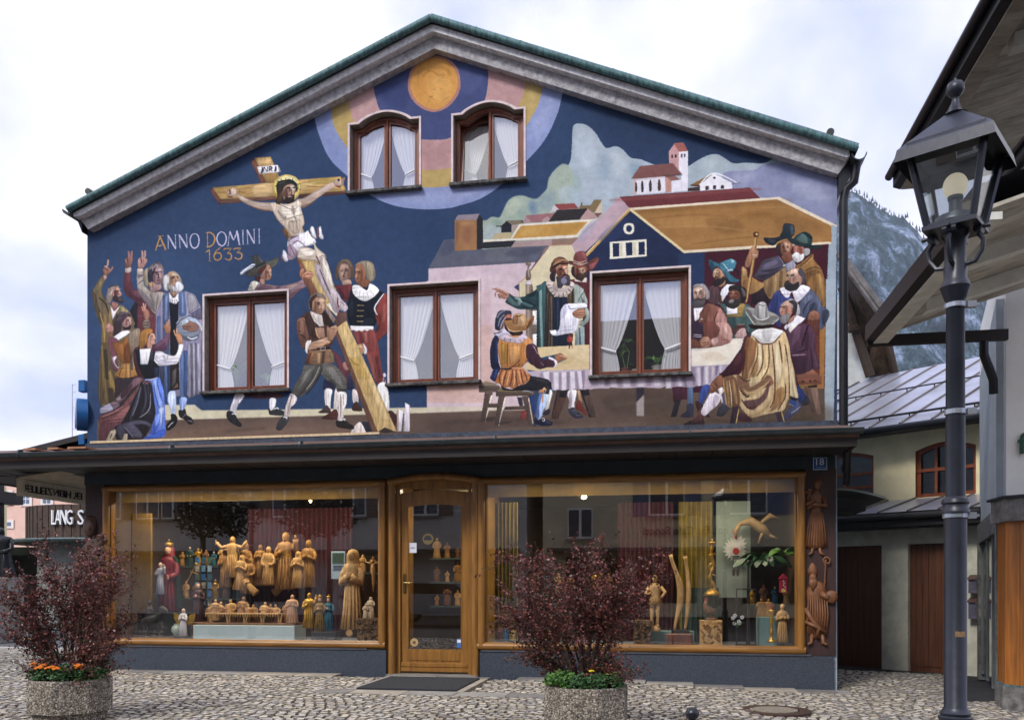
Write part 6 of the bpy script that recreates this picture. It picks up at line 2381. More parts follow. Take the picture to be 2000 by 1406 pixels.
def pleat(name, m, x0, x1, y, z0, z1, label, n=14, amp=.03):
 g = MB(); nc = n * 8
 for r_ in range(4):
  z = z0 + (z1 - z0) * r_ / 3
  for c_ in range(nc + 1): u = c_ / nc; g.v.append((x0 + (x1 - x0) * u, y + amp * math.sin(u * n * 2 * math.pi + .5 * math.sin(r_ * 2 + u * 7)), z))
 for r_ in range(3):
  for c_ in range(nc): q = r_ * (nc + 1) + c_; g.f.append((q, q + 1, q + nc + 2, q + nc + 1)); g.m.append(0)
 return g.build(name, m, smooth='all', fix=False, label=label, cat='curtain')
RED = mat('wine red velvet', '3e0812', .8, .4, 5)
pleat('velvet_curtain', RED, -7.1, -5.2, 1.35, .42, 2.6, 'wine red pleated curtain behind the carved relief group in the left shop window', 22)
pleat('velvet_curtain', RED, -.75, .12, 1.3, .42, 2.6, 'wine red pleated curtain behind the tall twisted sculpture in the right shop window', 12)
pleat('gold_curtain', mat('old gold cloth', '7d6a1c', .7, .4, 5), .2, .72, 1.32, .42, 2.6, 'gold yellow pleated curtain between the red curtain and the white clock panel', 7)
pleat('green_cloth', mat('dark green cloth', '2b4038', .9, .4, 5), .25, .8, 1.0, .42, 1.25, 'dark green draped cloth below the gold curtain', 7, .02)
pleat('gold_curtain', MATS['old gold cloth'], -2.66, -2.3, .95, .42, 2.6, 'gold yellow curtain at the left end of the right shop window', 6)
g = MB(); g.box(.78, 1.3, 1.36, 1.40, 1.1, 2.6); g.build('clock_panel', mat('pale green white panel', '8d9c94', .8, .1, 2), label='pale greenish white wall behind the white clock in the right shop window', cat='wall')
g = MB(); g.box(-8.9, -8.55, .75, .8, .42, 2.5); g.build('side_panel', mat('ochre panel', '8f6c22', .7, .3, 3), label='ochre side panel at the left end of the left shop window', cat='panel')

WOODL = mat('pale limewood carving', 'd2ab70', .6, .35, 16, .5, 60, col2='a87c44', stretch=(1, 1, .4))
WOODM = mat('stained limewood carving', 'b58646', .55, .4, 16, .5, 60, col2='7f5828', stretch=(1, 1, .4))
WOODD = mat('brown carved wood', '7c5230', .6, .4, 8, .3, 50)
GILT = mat('gilt carving', 'c89a3a', .35, .4, 12, .3, metal=.6)
SKINP = mat('painted carved skin', 'd6a684', .6, .1, 5)
def carved(name, base, h, m, label=None, group=None, parent=None, veil=False, arms='pray', face=1, lean=0, crown=False, beard=False, wide=.15, cat='carved figure', ph=0., skin=None, cloak=None, origin=None, rz=0.):
 """robed carved figure: folded robe, shoulders, head with face, hair or veil, two arms with hands"""
 g = MB(); bx, by, bz = base; g.T = Matrix.Translation(base) @ Matrix.Rotation(rz, 4, 'Z') @ Matrix.Rotation(lean, 4, 'Y')
 w_ = wide * h
 prof = [(w_ * 1.05, 0), (w_ * 1.12, .02 * h), (w_ * .98, .12 * h), (w_ * .88, .3 * h), (w_ * .80, .45 * h), (w_ * .78, .56 * h), (w_ * .92, .68 * h), (w_ * .98, .76 * h), (w_ * .8, .81 * h), (w_ * .32, .835 * h), (w_ * .3, .86 * h)]
 g.lathe(prof, n=24, sy=.75, fold=.11, kf=11, ph=ph)
 hd = (0, -.01 * h, .915 * h); hr = .062 * h
 sh = .76 * h; hw = w_ * .95
 g2 = MB(); g2.T = g.T
 tgt = g2 if skin else g
 tgt.ball(hd, hr * .86, hr, hr * 1.22, 12, 9)
 tgt.add([(-.014 * h, -.055 * h - .012 * h, .905 * h), (.014 * h, -.067 * h, .905 * h), (0, -.086 * h, .9 * h), (0, -.062 * h, .935 * h)], [(0, 2, 3), (1, 3, 2), (0, 1, 2)])
 if veil:
  g.lathe([(w_ * 1.0, .62 * h), (w_ * .85, .75 * h), (hr * 1.35, .86 * h), (hr * 1.28, .93 * h), (hr * .9, .985 * h), (hr * .2, 1.0 * h)], c=(0, .022 * h, 0), n=18, sy=.8, fold=.03, ph=ph)
 else:
  g.ball((0, .014 * h, .93 * h), hr * 1.02, hr * 1.05, hr * 1.2, 12, 8); g.ball((0, .04 * h, .89 * h), hr * .9, hr * .7, hr * 1.2, 10, 6)
 if beard: g.lathe([(.006 * h, .835 * h), (.028 * h, .86 * h), (.04 * h, .885 * h), (.03 * h, .9 * h)], c=(0, -.045 * h, 0), n=10, sy=.6)
 if crown:
  g3 = MB(); g3.T = g.T; g3.lathe([(hr * .8, .965 * h), (hr * 1.05, 1.0 * h), (hr * 1.0, 1.03 * h), (hr * .5, 1.05 * h)], n=10, fold=.1, kf=5); g3.ball((0, 0, 1.075 * h), .018 * h)
 for s in (-1, 1):
  S = Vector((s * hw, 0, sh)); 
  if arms == 'pray' or (arms == 'mix' and s < 0): E = Vector((s * hw * 1.12, -.03 * h, .58 * h)); Hn = Vector((s * .012 * h, -.13 * h, .66 * h))
  elif arms == 'out': E = Vector((s * hw * 1.9, -.04 * h, .72 * h)); Hn = Vector((s * hw * 2.8, -.06 * h, .86 * h))
  elif arms == 'up' or (arms == 'mix' and s > 0): E = Vector((s * hw * 1.5, -.05 * h, .66 * h)); Hn = Vector((s * hw * 1.6, -.09 * h, .9 * h))
  else: E = Vector((s * hw * 1.15, -.02 * h, .57 * h)); Hn = Vector((s * hw * .55, -.12 * h, .5 * h))
  g.tube([S - Vector((s * .03 * h, 0, 0)), S.lerp(E, .5), E, E.lerp(Hn, .6), Hn.lerp(E, .12)], [.042 * h, .05 * h, .046 * h, .042 * h, .05 * h], 8)
  tgt.ball(Hn, .02 * h, .022 * h, .03 * h, 8, 5)
  for q in range(3): tgt.tube([Hn, Hn + Vector((s * -.004 * h + (q - 1) * .012 * h, -.01 * h, .045 * h))], .008 * h, 5)
 # vertical folds in relief
 rr = random.Random(int(ph * 97 + h * 1000))
 for q in range(7):
  a = -math.pi * (.08 + .84 * q / 6) ; r0 = w_ * .95; r1 = w_ * 1.15; dz = rr.uniform(-.05, .05) * h
  g.tube([(r0 * .8 * math.cos(a), r0 * .6 * math.sin(a), .6 * h + dz), (r0 * .9 * math.cos(a + .06), r0 * .74 * math.sin(a + .06), .3 * h), (r1 * math.cos(a), r1 * .8 * math.sin(a), .01 * h)], [.006 * h, .015 * h, .02 * h], 5)
 top = g.build(name, m, parent, smooth='all', label=label, cat=None if parent else cat, group=group, origin=base if parent is None else None)
 if skin: g2.build('head', skin, top, smooth='all')
 if cloak:
  gc = MB(); gc.T = g.T; n = 18; vs = []
  for i, (r, z) in enumerate([(w_ * 1.35, .05), (w_ * 1.3, .3), (w_ * 1.22, .55), (w_ * 1.12, .78), (w_ * .7, .84)]):
   for j in range(n): a = math.pi * (-.12 + 1.24 * j / (n - 1)); q = 1 + .06 * math.sin(j * 2.2 + i); gc.v.append(tuple(gc.T @ Vector((r * q * math.cos(a), r * .85 * q * math.sin(a), z * h))))
  for i in range(4):
   for j in range(n - 1): gc.f.append((i * n + j, i * n + j + 1, (i + 1) * n + j + 1, (i + 1) * n + j)); gc.m.append(0)
  gc.build('cloak', cloak, top, smooth='all', fix=False)
 if crown: g3.build('crown', GILT, top, smooth='all')
 return top
def fig(px, pyb, pyt, y, m, label, **k):
 a = Wp(px, pyb, y); b = Wp(px, pyt, y); return carved(k.pop('name', 'carved_figure'), (a.x, y, a.z), (b.z - a.z) / (1.09 if k.get('crown') else 1), m, label, **k)
def plinth_to(px0, px1, pyt, y0, y1, m, label, cat='display block', name='display_block', zb=.40, extra=None):
 a, b = Wp(px0, pyt, y0), Wp(px1, pyt, y0); g = MB(); g.box(a.x, b.x, y0, y1, zb + .001, a.z, .006)
 if extra: extra(g, a, b)
 return g.build(name, m, label=label, cat=cat)
TEAL = mat('grey green felt', '6f8c86', .9, .15, 5); PALE = mat('pale turquoise board', 'b9c9c6', .7, .1, 3); BARK = mat('gnarled bark wood', '7a5c3a', .8, .5, 14, 1.5, 30, col2='2c2018')
def gnarl(g, a, b):
 rr = random.Random(int(a.x * 100)); 
 for i in range(26):
  x = rr.uniform(a.x, b.x); z = rr.uniform(.43, a.z - .02); g.ball((x, rr.uniform(-.005, .01) + .3 + .0 * i, z), .028, .03, .022, 6, 4)
DG = mat('dark green robe', '1f4036', .5, .4, 9); DB = mat('blue green robe', '1f5c70', .5, .4, 9); DR_ = mat('dark red robe', '7c1f30', .5, .4, 9)
p1 = plinth_to(268, 375, 1195, .75, 1.2, mat('black draped cloth', '17201f', .8, .3, 5), 'black draped block under the crowned painted Madonna')
fig(330, 1193, 1053, .95, DR_, 'large painted Madonna with gilt crown and dark green cloak, left of the relief group', crown=True, veil=True, skin=SKINP, cloak=DG, wide=.13, arms='low', ph=.3)
k = fig(313, 1160, 1098, .82, mat('pale blue white robe', 'b0b4c8', .6, .2, 9), 'painted child in pale robe held before the crowned Madonna', wide=.12, skin=SKINP, arms='mix', ph=2)
g = MB(); a = Wp(372, 1130, .9); g.tube([(a.x - .12, .85, a.z - .2), (a.x + .12, .88, a.z + .25)], .008, 6); g.ball((a.x + .12, .88, a.z + .25), .025); g.tube([(a.x + .02, .87, a.z + .12), (a.x + .16, .87, a.z + .08)], .008, 6); g.build('sceptre', GILT, label='long gilt sceptre slanting beside the crowned Madonna', cat='sceptre')
a = Wp(293, 1238, .4); g = MB(); g.T = Matrix.Translation(a)
g.tube([(-.12, 0, .2), (0, -.01, .24), (.12, 0, .27), (.2, 0, .34), (.23, -.02, .44)], [.06, .085, .08, .05, .045], 10); g.tube([(.23, -.02, .43), (.3, -.04, .40), (.34, -.04, .36)], [.045, .04, .02], 8)
for x, z in ((-.12, 0), (-.06, .02), (.13, .06), (.2, .12)): g.tube([(x, .02 * (1 if z else -1), .2), (x + .03, 0, .1), (x + (.1 if z > .05 else -.02), 0, z)], [.03, .02, .015], 6)
g.tube([(-.18, 0, .22), (-.27, 0, .18), (-.28, 0, .06)], [.03, .03, .01], 6); g.lathe([(.05, .28), (.07, .34), (.06, .44), (.03, .47)], (0, 0, 0), 10); g.ball((0, -.01, .52), .035, .04, .045); g.tube([(.02, -.05, .42), (.12, -.1, .38)], .018, 6)
for i in range(14): g.ball((-.27 + .04 * i, rnd.uniform(-.06, .08), .03), .05, .05, rnd.uniform(.03, .06), 7, 5)
kn = g.build('rider_group', mat('dark painted carving', '3a3028', .5, .6, 14, .3, col2='0f0d0b'), smooth=50, label='dark carved rider on a horse at the left corner of the left shop window', cat='carved figure', origin=a)
g = MB(); g.box(a.x - .3, a.x + .32, .25, .6, .401, .435, .01); g.build('base_board', WOODD, kn)
an = fig(358, 1241, 1188, .35, mat('white painted robe', 'ddd8d8', .6, .1, 9), 'small white robed angel with gilt wings in front of the pale block', skin=SKINP, wide=.13, ph=1.2)
a = Wp(358, 1241, .35)
for s in (-1, 1):
 g = MB(); P = [(0, .0), (s * .07, .09), (s * .16, .12), (s * .15, .02), (s * .11, -.04), (s * .04, -.08)]; g.prism([(a.x + p[0] + s * .03, a.z + .25 + p[1]) for p in P], .38, .395); g.build('wing', GILT, an)
a = Wp(349, 1243, .45); g = MB(); g.lathe([(.04, 0), (.08, .03), (.115, .1), (.11, .16), (.07, .2), (.075, .215)], a, 18); g.build('vase', mat('pale green glazed vase', 'a9b8a4', .25, .1, 4), smooth=True, label='round pale green vase behind the small white angel', cat='vase')
fig(388, 1214, 1138, .7, mat('black red cloak', '3a1018', .5, .5, 9), 'Madonna in black and wine red cloak with child, left of the last supper', veil=True, skin=SKINP, wide=.15, ph=2.2)
plinth_to(372, 402, 1214, .55, .8, WOODD, 'brown wooden block under the figure in the black and wine red cloak')
a, b = Wp(243, 1008, .9), Wp(292, 1117, .9); g = MB(); g.box(a.x, b.x, .9, .94, b.z, a.z); pc = g.build('framed_picture', mat('black picture frame', '1c1917', .4, .1), label='black framed dark print hanging at the left end of the left shop window', cat='picture')
g = MB(); g.box(a.x + .04, b.x - .04, .893, .899, b.z + .05, a.z - .05); g.build('mount', mat('grey mount', '8c8a86', .8, .1), pc); g = MB(); g.box(a.x + .1, b.x - .09, .888, .892, b.z + .16, a.z - .12); g.build('print', mat('dark print field', '2a2a30', .7, .6, 7, col2='0d0d10'), pc)
a, b = Wp(380, 1086, 1.15), Wp(416, 1200, 1.15); rk = empty('postcard_rack', ((a.x + b.x) / 2, 1.15, b.z), 'tall rack of small blue picture cards left of the red curtain', 'card rack')
cols_ = ['3a6ea8', '5f8fb4', '2c5a6c', '8fb0c4', '406048', 'a8a090']
for i in range(3):
 for j in range(7):
  g = MB(); x = a.x + .02 + i * (b.x - a.x) / 3; z = b.z + (a.z - b.z) * j / 7 + .02; g.box(x, x + .075, 1.14, 1.145, z, z + .11); g.build('card', mat('card print ' + str((i * 2 + j) % 6), cols_[(i * 2 + j) % 6], .4, .6, 30), rk)
g = MB(); g.tube([((a.x + b.x) / 2, 1.17, b.z - .3), ((a.x + b.x) / 2, 1.17, a.z)], .01, 6); g.build('stand', DMETAL, rk)
RG = empty('relief_group', Wp(516, 1150, 1.0), 'large carved limewood relief of about a dozen robed figures hanging before the red curtain', 'carved relief')
S_ = lambda x, y: (200 + x / 2.893, 920 + y / 2.893)
for i, (x, yb, yt, ar, ve, be, ln) in enumerate(((735, 600, 368, 'out', 0, 0, 0), (700, 655, 440, 'mix', 0, 0, -.05), (800, 640, 405, 'pray', 0, 0, .05), (770, 670, 470, 'pray', 1, 0, .1), (815, 690, 485, 'low', 1, 0, .12), (892, 600, 415, 'pray', 0, 1, 0), (938, 640, 425, 'low', 0, 1, 0), (1035, 665, 345, 'mix', 0, 1, 0), (1045, 668, 470, 'pray', 0, 0, .03), (1105, 660, 450, 'pray', 1, 0, 0), (1160, 655, 388, 'pray', 0, 1, .02), (970, 690, 560, 'low', 0, 0, .9), (870, 690, 560, 'pray', 0, 1, -.8))):
 dy = .95 + .06 * (i % 3); a = Wp(*S_(x, yb), dy); b = Wp(*S_(x, yt), dy)
 carved('figure', (a.x, dy, a.z), (b.z - a.z), WOODM if i % 3 else WOODL, parent=RG, veil=bool(ve), beard=bool(be), arms=ar, lean=ln, wide=.15, ph=i * .7)
g = MB(); c0 = Wp(*S_(900, 640), 1.1)
g.box(c0.x - .45, c0.x + .5, 1.06, 1.1, c0.z - .02, c0.z + .45, .02); g.build('ground_relief', WOODM, RG)
blk = plinth_to(377, 575, 1220, .35, .8, PALE, 'long pale turquoise block under the carved last supper table')
a, b = Wp(400, 1212, .55), Wp(562, 1212, .55); zt = a.z; g = MB(); g.box(a.x, b.x, .42, .72, .60, .622); g.box(a.x - .2, b.x + .1, .4, .78, blk.location.z + (Wp(400, 1220, .35).z - .4), Wp(400, 1219, .35).z + .03, .006) if False else None
LS = empty('last_supper_carving', ((a.x + b.x) / 2, .57, a.z - .04), 'carved limewood last supper, figures seated along a narrow table on the pale block', 'carved figure group')
z0 = Wp(400, 1220, .35).z + .002; g = MB(); g.box(a.x - .15, b.x + .18, .42, .76, z0, z0 + .035, .006); g.build('base_board', WOODD, LS)
zt = Wp(400, 1196, .5).z; g = MB(); g.box(a.x + .06, b.x - .1, .44, .6, zt - .02, zt, .003); g.build('table_top', WOODL, LS)
g = MB()
for i in range(30): x = a.x + .08 + (b.x - a.x - .2) * i / 29; g.tube([(x, .445, zt - .002), (x + .005, .438, zt - .03), (x, .442, zt - .06)], .009, 5)
g.build('tablecloth', WOODL, LS)
for i in range(5):
 x = a.x + .12 + (b.x - a.x - .26) * i / 4; g = MB(); g.tube([(x, .5, zt - .02), (x + .02, .48, z0 + .035)], .013, 6); g.tube([(x + .06, .5, zt - .02), (x + .05, .48, z0 + .035)], .013, 6); g.build('leg', WOODL, LS)
for i in range(11):
 x = a.x + .07 + (b.x - a.x - .15) * i / 10; hh = .30 if i not in (3, 4) else .38
 carved('disciple', (x, .64, z0 + .03), hh + .04 * (i % 3 == 1), WOODL if i % 2 else WOODM, parent=LS, arms=['low', 'pray', 'mix'][i % 3], beard=i % 2 == 0, lean=[-.15, .12, 0][i % 3], wide=.2, ph=i)
fig(421, 1211, 1170, .5, WOODL, 'carved disciple standing at the left end of the last supper table', wide=.2, arms='pray', ph=3)
fig(571, 1216, 1161, .5, mat('pinkish carved wood', 'c89a78', .6, .2, 9), 'pinkish carved figure at the right end of the last supper table', wide=.2, arms='pray', ph=4)
fig(604, 1226, 1157, .45, GILT, 'gilt bearded figure right of the last supper table', beard=True, wide=.16, arms='mix', ph=5)
fig(625, 1233, 1159, .42, mat('black gold robe', '2c2620', .45, .7, 20, col2='8a6a20', contrast=(.5, .7)), 'dark robed king with crown holding a gift, beside the blue green robed one', crown=True, beard=True, skin=SKINP, wide=.14, ph=6)
fig(642, 1231, 1160, .46, DB, 'crowned figure in a blue green robe, right of the dark robed king', crown=True, skin=SKINP, wide=.15, ph=7)
plinth_to(608, 656, 1233, .32, .6, mat('black stand', '17171a', .5, .2), 'black low stand under the two small crowned figures')
fig(688, 1229, 1072, .5, WOODL, 'tall slender veiled Madonna of pale wood, by the right edge of the left shop window', veil=True, wide=.115, ph=.9)
g = MB(); a, b = Wp(647, 1076, .9), Wp(674, 1130, .9); g.box(a.x, b.x, .9, .905, b.z, a.z); po = g.build('poster', mat('pale blue poster', 'a9c6dc', .6, .1, 4), label='pale blue poster with a photo at its top, left of the tall veiled Madonna', cat='poster')
g = MB(); g.box(a.x + .02, b.x - .02, .894, .899, a.z - .2, a.z - .03); g.build('photo_field', mat('poster photo', '4a6a4c', .5, .6, 30, col2='1c2c3c'), po)
g = MB(); [g.box(a.x + .03, b.x - .03 - .03 * (i % 2), .894, .899, a.z - .245 - .03 * i, a.z - .235 - .03 * i) for i in range(3)]; g.build('print_line', mat('dark blue print', '1c2c4c'), po)
a, b = Wp(729, 1155, .9), Wp(729, 1092, .9); g = MB(); g.box(a.x - .015, a.x + .015, .9, .915, a.z, b.z + .04); g.box(a.x - .11, a.x + .11, .9, .915, b.z - .07, b.z - .04)
cf = g.build('crucifix', WOODD, label='small wooden crucifix with pale corpus at the right edge of the left shop window', cat='crucifix')
g = MB(); z = b.z - .07; g.tube([(a.x, .88, z), (a.x, .87, z - .1), (a.x + .01, .875, z - .2), (a.x + .015, .865, z - .32), (a.x + .01, .875, z - .42)], [.02, .034, .028, .024, .01], 8); g.ball((a.x - .01, .865, z + .03), .02, .02, .026)
for s in (-1, 1): g.tube([(a.x, .88, z - .01), (a.x + s * .06, .88, z + .015), (a.x + s * .12, .885, z + .03)], [.014, .01, .007], 6)
g.build('corpus', WOODL, cf, smooth='all')
bk = plinth_to(697, 741, 1207, .3, .6, BARK, 'gnarled bark block at the right corner of the left shop window', 'wood block', extra=gnarl)
fig(724, 1207, 1165, .45, mat('pale carved wood', 'dcc4a0', .6, .2, 9), 'small pale mother figure on the gnarled bark block in the left window', veil=True, wide=.17, ph=1.7)
fig(714, 1207, 1178, .4, MATS['pale carved wood'], 'small pale child figure beside the mother on the bark block', wide=.17, ph=2.7)
a = Wp(682, 1236, .3); g = MB(); g.tube([(a.x, .3, a.z), (a.x, .32, a.z + .004)], .055, 20); g.tube([(a.x, .296, a.z), (a.x, .3, a.z)], .035, 16); g.build('carved_plate', WOODL, label='round carved wooden plate propped before the tall veiled Madonna', cat='plate')
for i, (px, c, lab) in enumerate(((975, '8a3c28', 'small reddish painted figure at the left corner of the right shop window'), (988, '3a6a8a', 'small blue painted figure among those at the left corner of the right shop window'), (1002, 'b89a50', 'small ochre painted figure among those at the left corner of the right shop window'), (1040, 'd8d4cc', 'small white painted figure seen through the right shrub'), (1068, 'c4a040', 'small yellow painted figure seen through the right shrub'))):
 fig(px, 1250, 1224 - 3 * (i % 2), .35, mat('painted figurine ' + c, c, .5, .5, 20), lab, wide=.2, skin=SKINP, ph=i)
bk = plinth_to(1238, 1272, 1211, .35, .65, BARK, 'gnarled bark block under the carved walking man in the right window', 'wood block', extra=gnarl)
a = Wp(1279, 1232, .5); g = MB(); g.T = Matrix.Translation(a)
g.lathe([(.09, 0), (.08, .05), (.05, .08)], n=12, fold=.15); 
for s in (-1, 1): g.tube([(s * .035, 0, .07), (s * .045, .0, .2), (s * .04, -.01, .3), (s * .05, 0, .42), (s * .03, 0, .5)], [.03, .022, .034, .03, .045], 8); g.tube([(s * .04, .02, .09), (s * .05, -.06, .08)], [.028, .018], 6)
g.lathe([(.1, .4), (.085, .48), (.075, .56), (.09, .64), (.06, .7), (.025, .72)], n=14, sy=.7, fold=.08); g.ball((0, -.01, .78), .04, .045, .055)
g.tube([(-.08, 0, .66), (-.14, -.02, .55), (-.06, -.08, .56)], [.03, .028, .02], 7); g.tube([(.08, 0, .66), (.15, -.02, .58), (.1, -.1, .5)], [.03, .028, .02], 7)
g.build('carved_walking_man', WOODL, smooth='all', label='pale carved standing man in knee breeches beside the red curtain, partly behind the right shrub', cat='carved figure', origin=a)
a = Wp(1330, 1230, .5); H_ = Wp(1330, 1083, .5).z - a.z; g = MB()
for s in (0, 1):
 path = []; rad = []
 for i in range(22):
  t = i / 21; x = (-.06 + .02 * math.sin(t * 5)) if s == 0 else (.06 + .05 * math.sin(t * 3.1))
  if s == 0: x = -.09 + .12 * math.sin(math.pi * t) ** 1.5 - .06 * t
  path.append((a.x + x, .5 + .03 * math.sin(t * 6 + s * 2), a.z + H_ * t * (1 - .02 * s))); rad.append(.022 + .035 * (math.sin(math.pi * min(1, t * 1.1)) ** 2) * (1 if s == 0 else .5) + .03 * max(0, t - .75))
 g.tube(path, rad, 10)
tw = g.build('twisted_sculpture', WOODL, smooth='all', label='tall twisted two stranded pale wood sculpture before the red curtain', cat='sculpture')
g = MB(); z = a.z; g.box(a.x - .14, a.x + .12, .4, .62, .401, z, .004); g.build('stand', MATS['black stand'], tw)
g = MB(); A, B = Wp(1301, 1236, .36), Wp(1353, 1253, .36); g.box(A.x, B.x, .3, .39, .402, A.z, .02); g.build('wooden_case', mat('reddish brown case', '6b3c28', .5, .4, 8), label='long reddish brown wooden case in front of the twisted sculpture', cat='case')
g = MB(); g.box(.02 - .35, .42, .65, .95, .401, .6); g.build('display_block', TEAL, label='grey green block behind the wooden case in the right window', cat='display block')
cb = plinth_to(1367, 1411, 1211, .3, .55, WOODL, 'carved cube densely covered with little figures, under the painted rooster', 'carved cube', 'carved_cube')
a, b = Wp(1367, 1254, .3), Wp(1411, 1211, .3); g = MB(); rr = random.Random(5)
for i in range(34): x = rr.uniform(a.x + .02, b.x - .02); z = rr.uniform(a.z + .02, b.z - .02); g.tube([(x, .295, z), (x + rr.uniform(-.04, .04), .285, z + rr.uniform(-.04, .04))], rr.uniform(.008, .016), 5); g.ball((x, .285, z), .012, .012, .014, 6, 4)
g.build('relief', WOODM, cb, smooth='all')
a = Wp(1388, 1211, .42); g = MB(); g.T = Matrix.Translation(a)
g.lathe([(.1, 0), (.09, .03), (.05, .05)], n=12, fold=.1); g.tube([(.0, 0, .04), (.0, 0, .1)], .012, 6); g.tube([(.07, 0, .13), (.0, 0, .13), (-.06, 0, .17), (-.075, 0, .24), (-.06, 0, .28)], [.03, .06, .055, .03, .026], 10)
ro = g.build('rooster', mat('painted rooster', '7c4a30', .5, .6, 15, col2='3a3c30'), smooth='all', label='painted wooden rooster standing on the carved cube', cat='rooster', origin=a)
g = MB(); g.T = Matrix.Translation(a); [g.tube([(.06, .01 * q, .15), (.13 + .01 * q, .01 * q, .2 - .03 * q), (.16 + .01 * q, 0, .13 - .03 * q)], [.02, .018, .006], 6) for q in range(4)]; g.build('tail', mat('dark tail feathers', '1c2c30', .4, .4, 20), ro)
g = MB(); g.T = Matrix.Translation(a); g.prism([(-.09, .29), (-.08, .33), (-.065, .305), (-.05, .335), (-.04, .29)], -.008, .008); g.build('comb', mat('red comb', 'a8281e', .4, .1), ro)
a, b = Wp(1391, 1160, .9), Wp(1389, 1052, .9); g = MB(); path = []
for i in range(26): t = i / 25; path.append((a.x + .035 * math.sin(t * 13) * (1.2 - t), .9, a.z + (b.z - a.z) * t * .9))
g.tube(path, [.018 + .012 * abs(math.sin(i * .9)) for i in range(26)], 7); g.lathe([(.14, -.02), (.1, .03), (.03, .09)], a, 12, fold=.2, kf=6)
for z, r in ((.25, .05), (.42, .045), (.58, .04)): g.tube([(a.x + r * 1.2 * math.cos(t * .7), .9, a.z + z + r * math.sin(t * .7)) for t in range(8)], .01, 6)
g.lathe([(.02, 0), (.06, .03), (.065, .05), (.02, .06)], (a.x, .9, b.z - .1), 10); g.tube([(a.x, .9, b.z - .05), (a.x, .9, b.z)], .008, 5)
g.build('scroll_candleholder', GILT, smooth='all', label='tall gilt scrollwork candleholder before the gold curtain', cat='candleholder')
a = Wp(1437, 1072, 1.25); g = MB(); P = []
for i in range(40): t = 2 * math.pi * i / 40; r = (.17 if i % 2 else .115) + .04 * abs(math.sin(t * 1.5)); P.append((a.x + r * .95 * math.cos(t), a.z + r * 1.15 * math.sin(t)))
g.prism(P, 1.24, 1.28); g.box(a.x - .07, a.x + .07, 1.2, 1.24, a.z - .1, a.z + .08)
ck = g.build('cuckoo_clock', mat('white lacquer', 'c4c4c0', .4, .05), label='white leaf carved cuckoo clock with a red dial on the pale panel', cat='clock')
g = MB(); g.tube([(a.x, 1.19, a.z - .03), (a.x, 1.2, a.z - .03)], .05, 18); g.build('dial', mat('red dial', '9c3030', .4, .2, 30), ck)
g = MB(); c_ = (a.x, 1.24, a.z + .19); g.ball(c_, .025, .03, .035); [g.tube([(a.x + s * .015, 1.24, a.z + .22), (a.x + s * .05, 1.24, a.z + .26), (a.x + s * .045, 1.24, a.z + .31)], .006, 5) for s in (-1, 1)]; g.build('stag_head', MATS['red comb'], ck)
for s in (-1, 1): g = MB(); g.tube([(a.x + s * .03, 1.24, a.z - .1), (a.x + s * .03, 1.24, a.z - .28)], .003, 4); g.lathe([(.008, 0), (.022, .03), (.026, .09), (.01, .14)], (a.x + s * .03, 1.24, a.z - .42), 8); g.build('cone_weight', mat('dark cone weight', '1f1412', .4), ck)
a = Wp(1530, 1157, .6); g = MB(); g.box(a.x - .05, a.x + .05, .58, .68, a.z, a.z + .2); bh = g.build('birdhouse', mat('red paint', 'a8203c', .5, .2, 9), label='small red birdhouse with white dots hanging in the right shop window', cat='birdhouse')
g = MB(); g.prism([(a.x - .07, a.z + .2), (a.x + .07, a.z + .2), (a.x, a.z + .28)], .56, .7); g.build('roof', MATS['red paint'], bh)
g = MB(); [g.ball((a.x + rnd.uniform(-.035, .035), .575, a.z + .05 + .03 * i), .012) for i in range(5)]; g.build('dot', MATS['white lacquer'], bh); g = MB(); g.box(a.x - .03, a.x + .03, .572, .579, a.z + .01, a.z + .05); g.build('plate', mat('yellow plate', 'd0c050'), bh)
def leafplant(name, base, n, ln, wd, m, label, spread=1., up=.6, seed=1, cat='potted plant', pot=None, stems=None, droop=.5):
 rr = random.Random(seed); root = empty(name, base, label, cat); b = Vector(base)
 if pot:
  g = MB(); g.lathe([(pot[0] * .75, 0), (pot[0], pot[1] * .9), (pot[0] * 1.08, pot[1] * .9), (pot[0] * 1.08, pot[1]), (pot[0] * .8, pot[1]), (pot[0] * .8, pot[1] * .93)], b, 16); g.build('pot', pot[2], root, smooth=30); b = b + Vector((0, 0, pot[1]))
 if stems:
  g = MB()
  for s_ in stems: g.tube([b + Vector(v) for v in s_], [.008] * (len(s_) - 1) + [.003], 5)
  g.build('stem', m, root)
 for i in range(n):
  g = MB(); a = rr.uniform(0, 2 * math.pi); d = Vector((math.cos(a), math.sin(a) * .6, 0)) * spread; s0 = b + (Vector(stems[i % len(stems)][-1]) * rr.uniform(.5, 1) if stems else Vector()); L_ = ln * rr.uniform(.7, 1.1); k = 6; side = (Vector((-math.sin(a), math.cos(a), 0)) + Vector((0, 0, rr.uniform(-1.4, 1.4)))).normalized(); vs = []
  for j in range(k + 1):
   t = j / k; p = s0 + d * L_ * t + Vector((0, 0, L_ * (up * 2 * t - (up + droop) * t * t))); q = wd * rr.uniform(.9, 1.1) * math.sin(math.pi * min(.97, t * .9 + .08)) ** .7
   vs += [p - side * q, p + Vector((0, 0, -.12 * q)), p + side * q]
  fs = []
  for j in range(k): fs += [(3 * j, 3 * j + 1, 3 * j + 4, 3 * j + 3), (3 * j + 1, 3 * j + 2, 3 * j + 5, 3 * j + 4)]
  g.add(vs, fs); g.build('leaf', m, root, smooth='all', fix=False)
 return root
LEAF = mat('dark glossy leaf', '2f5a38', .35, .4, 10); LEAF2 = mat('mid green leaf', '5a8a40', .45, .4, 12)
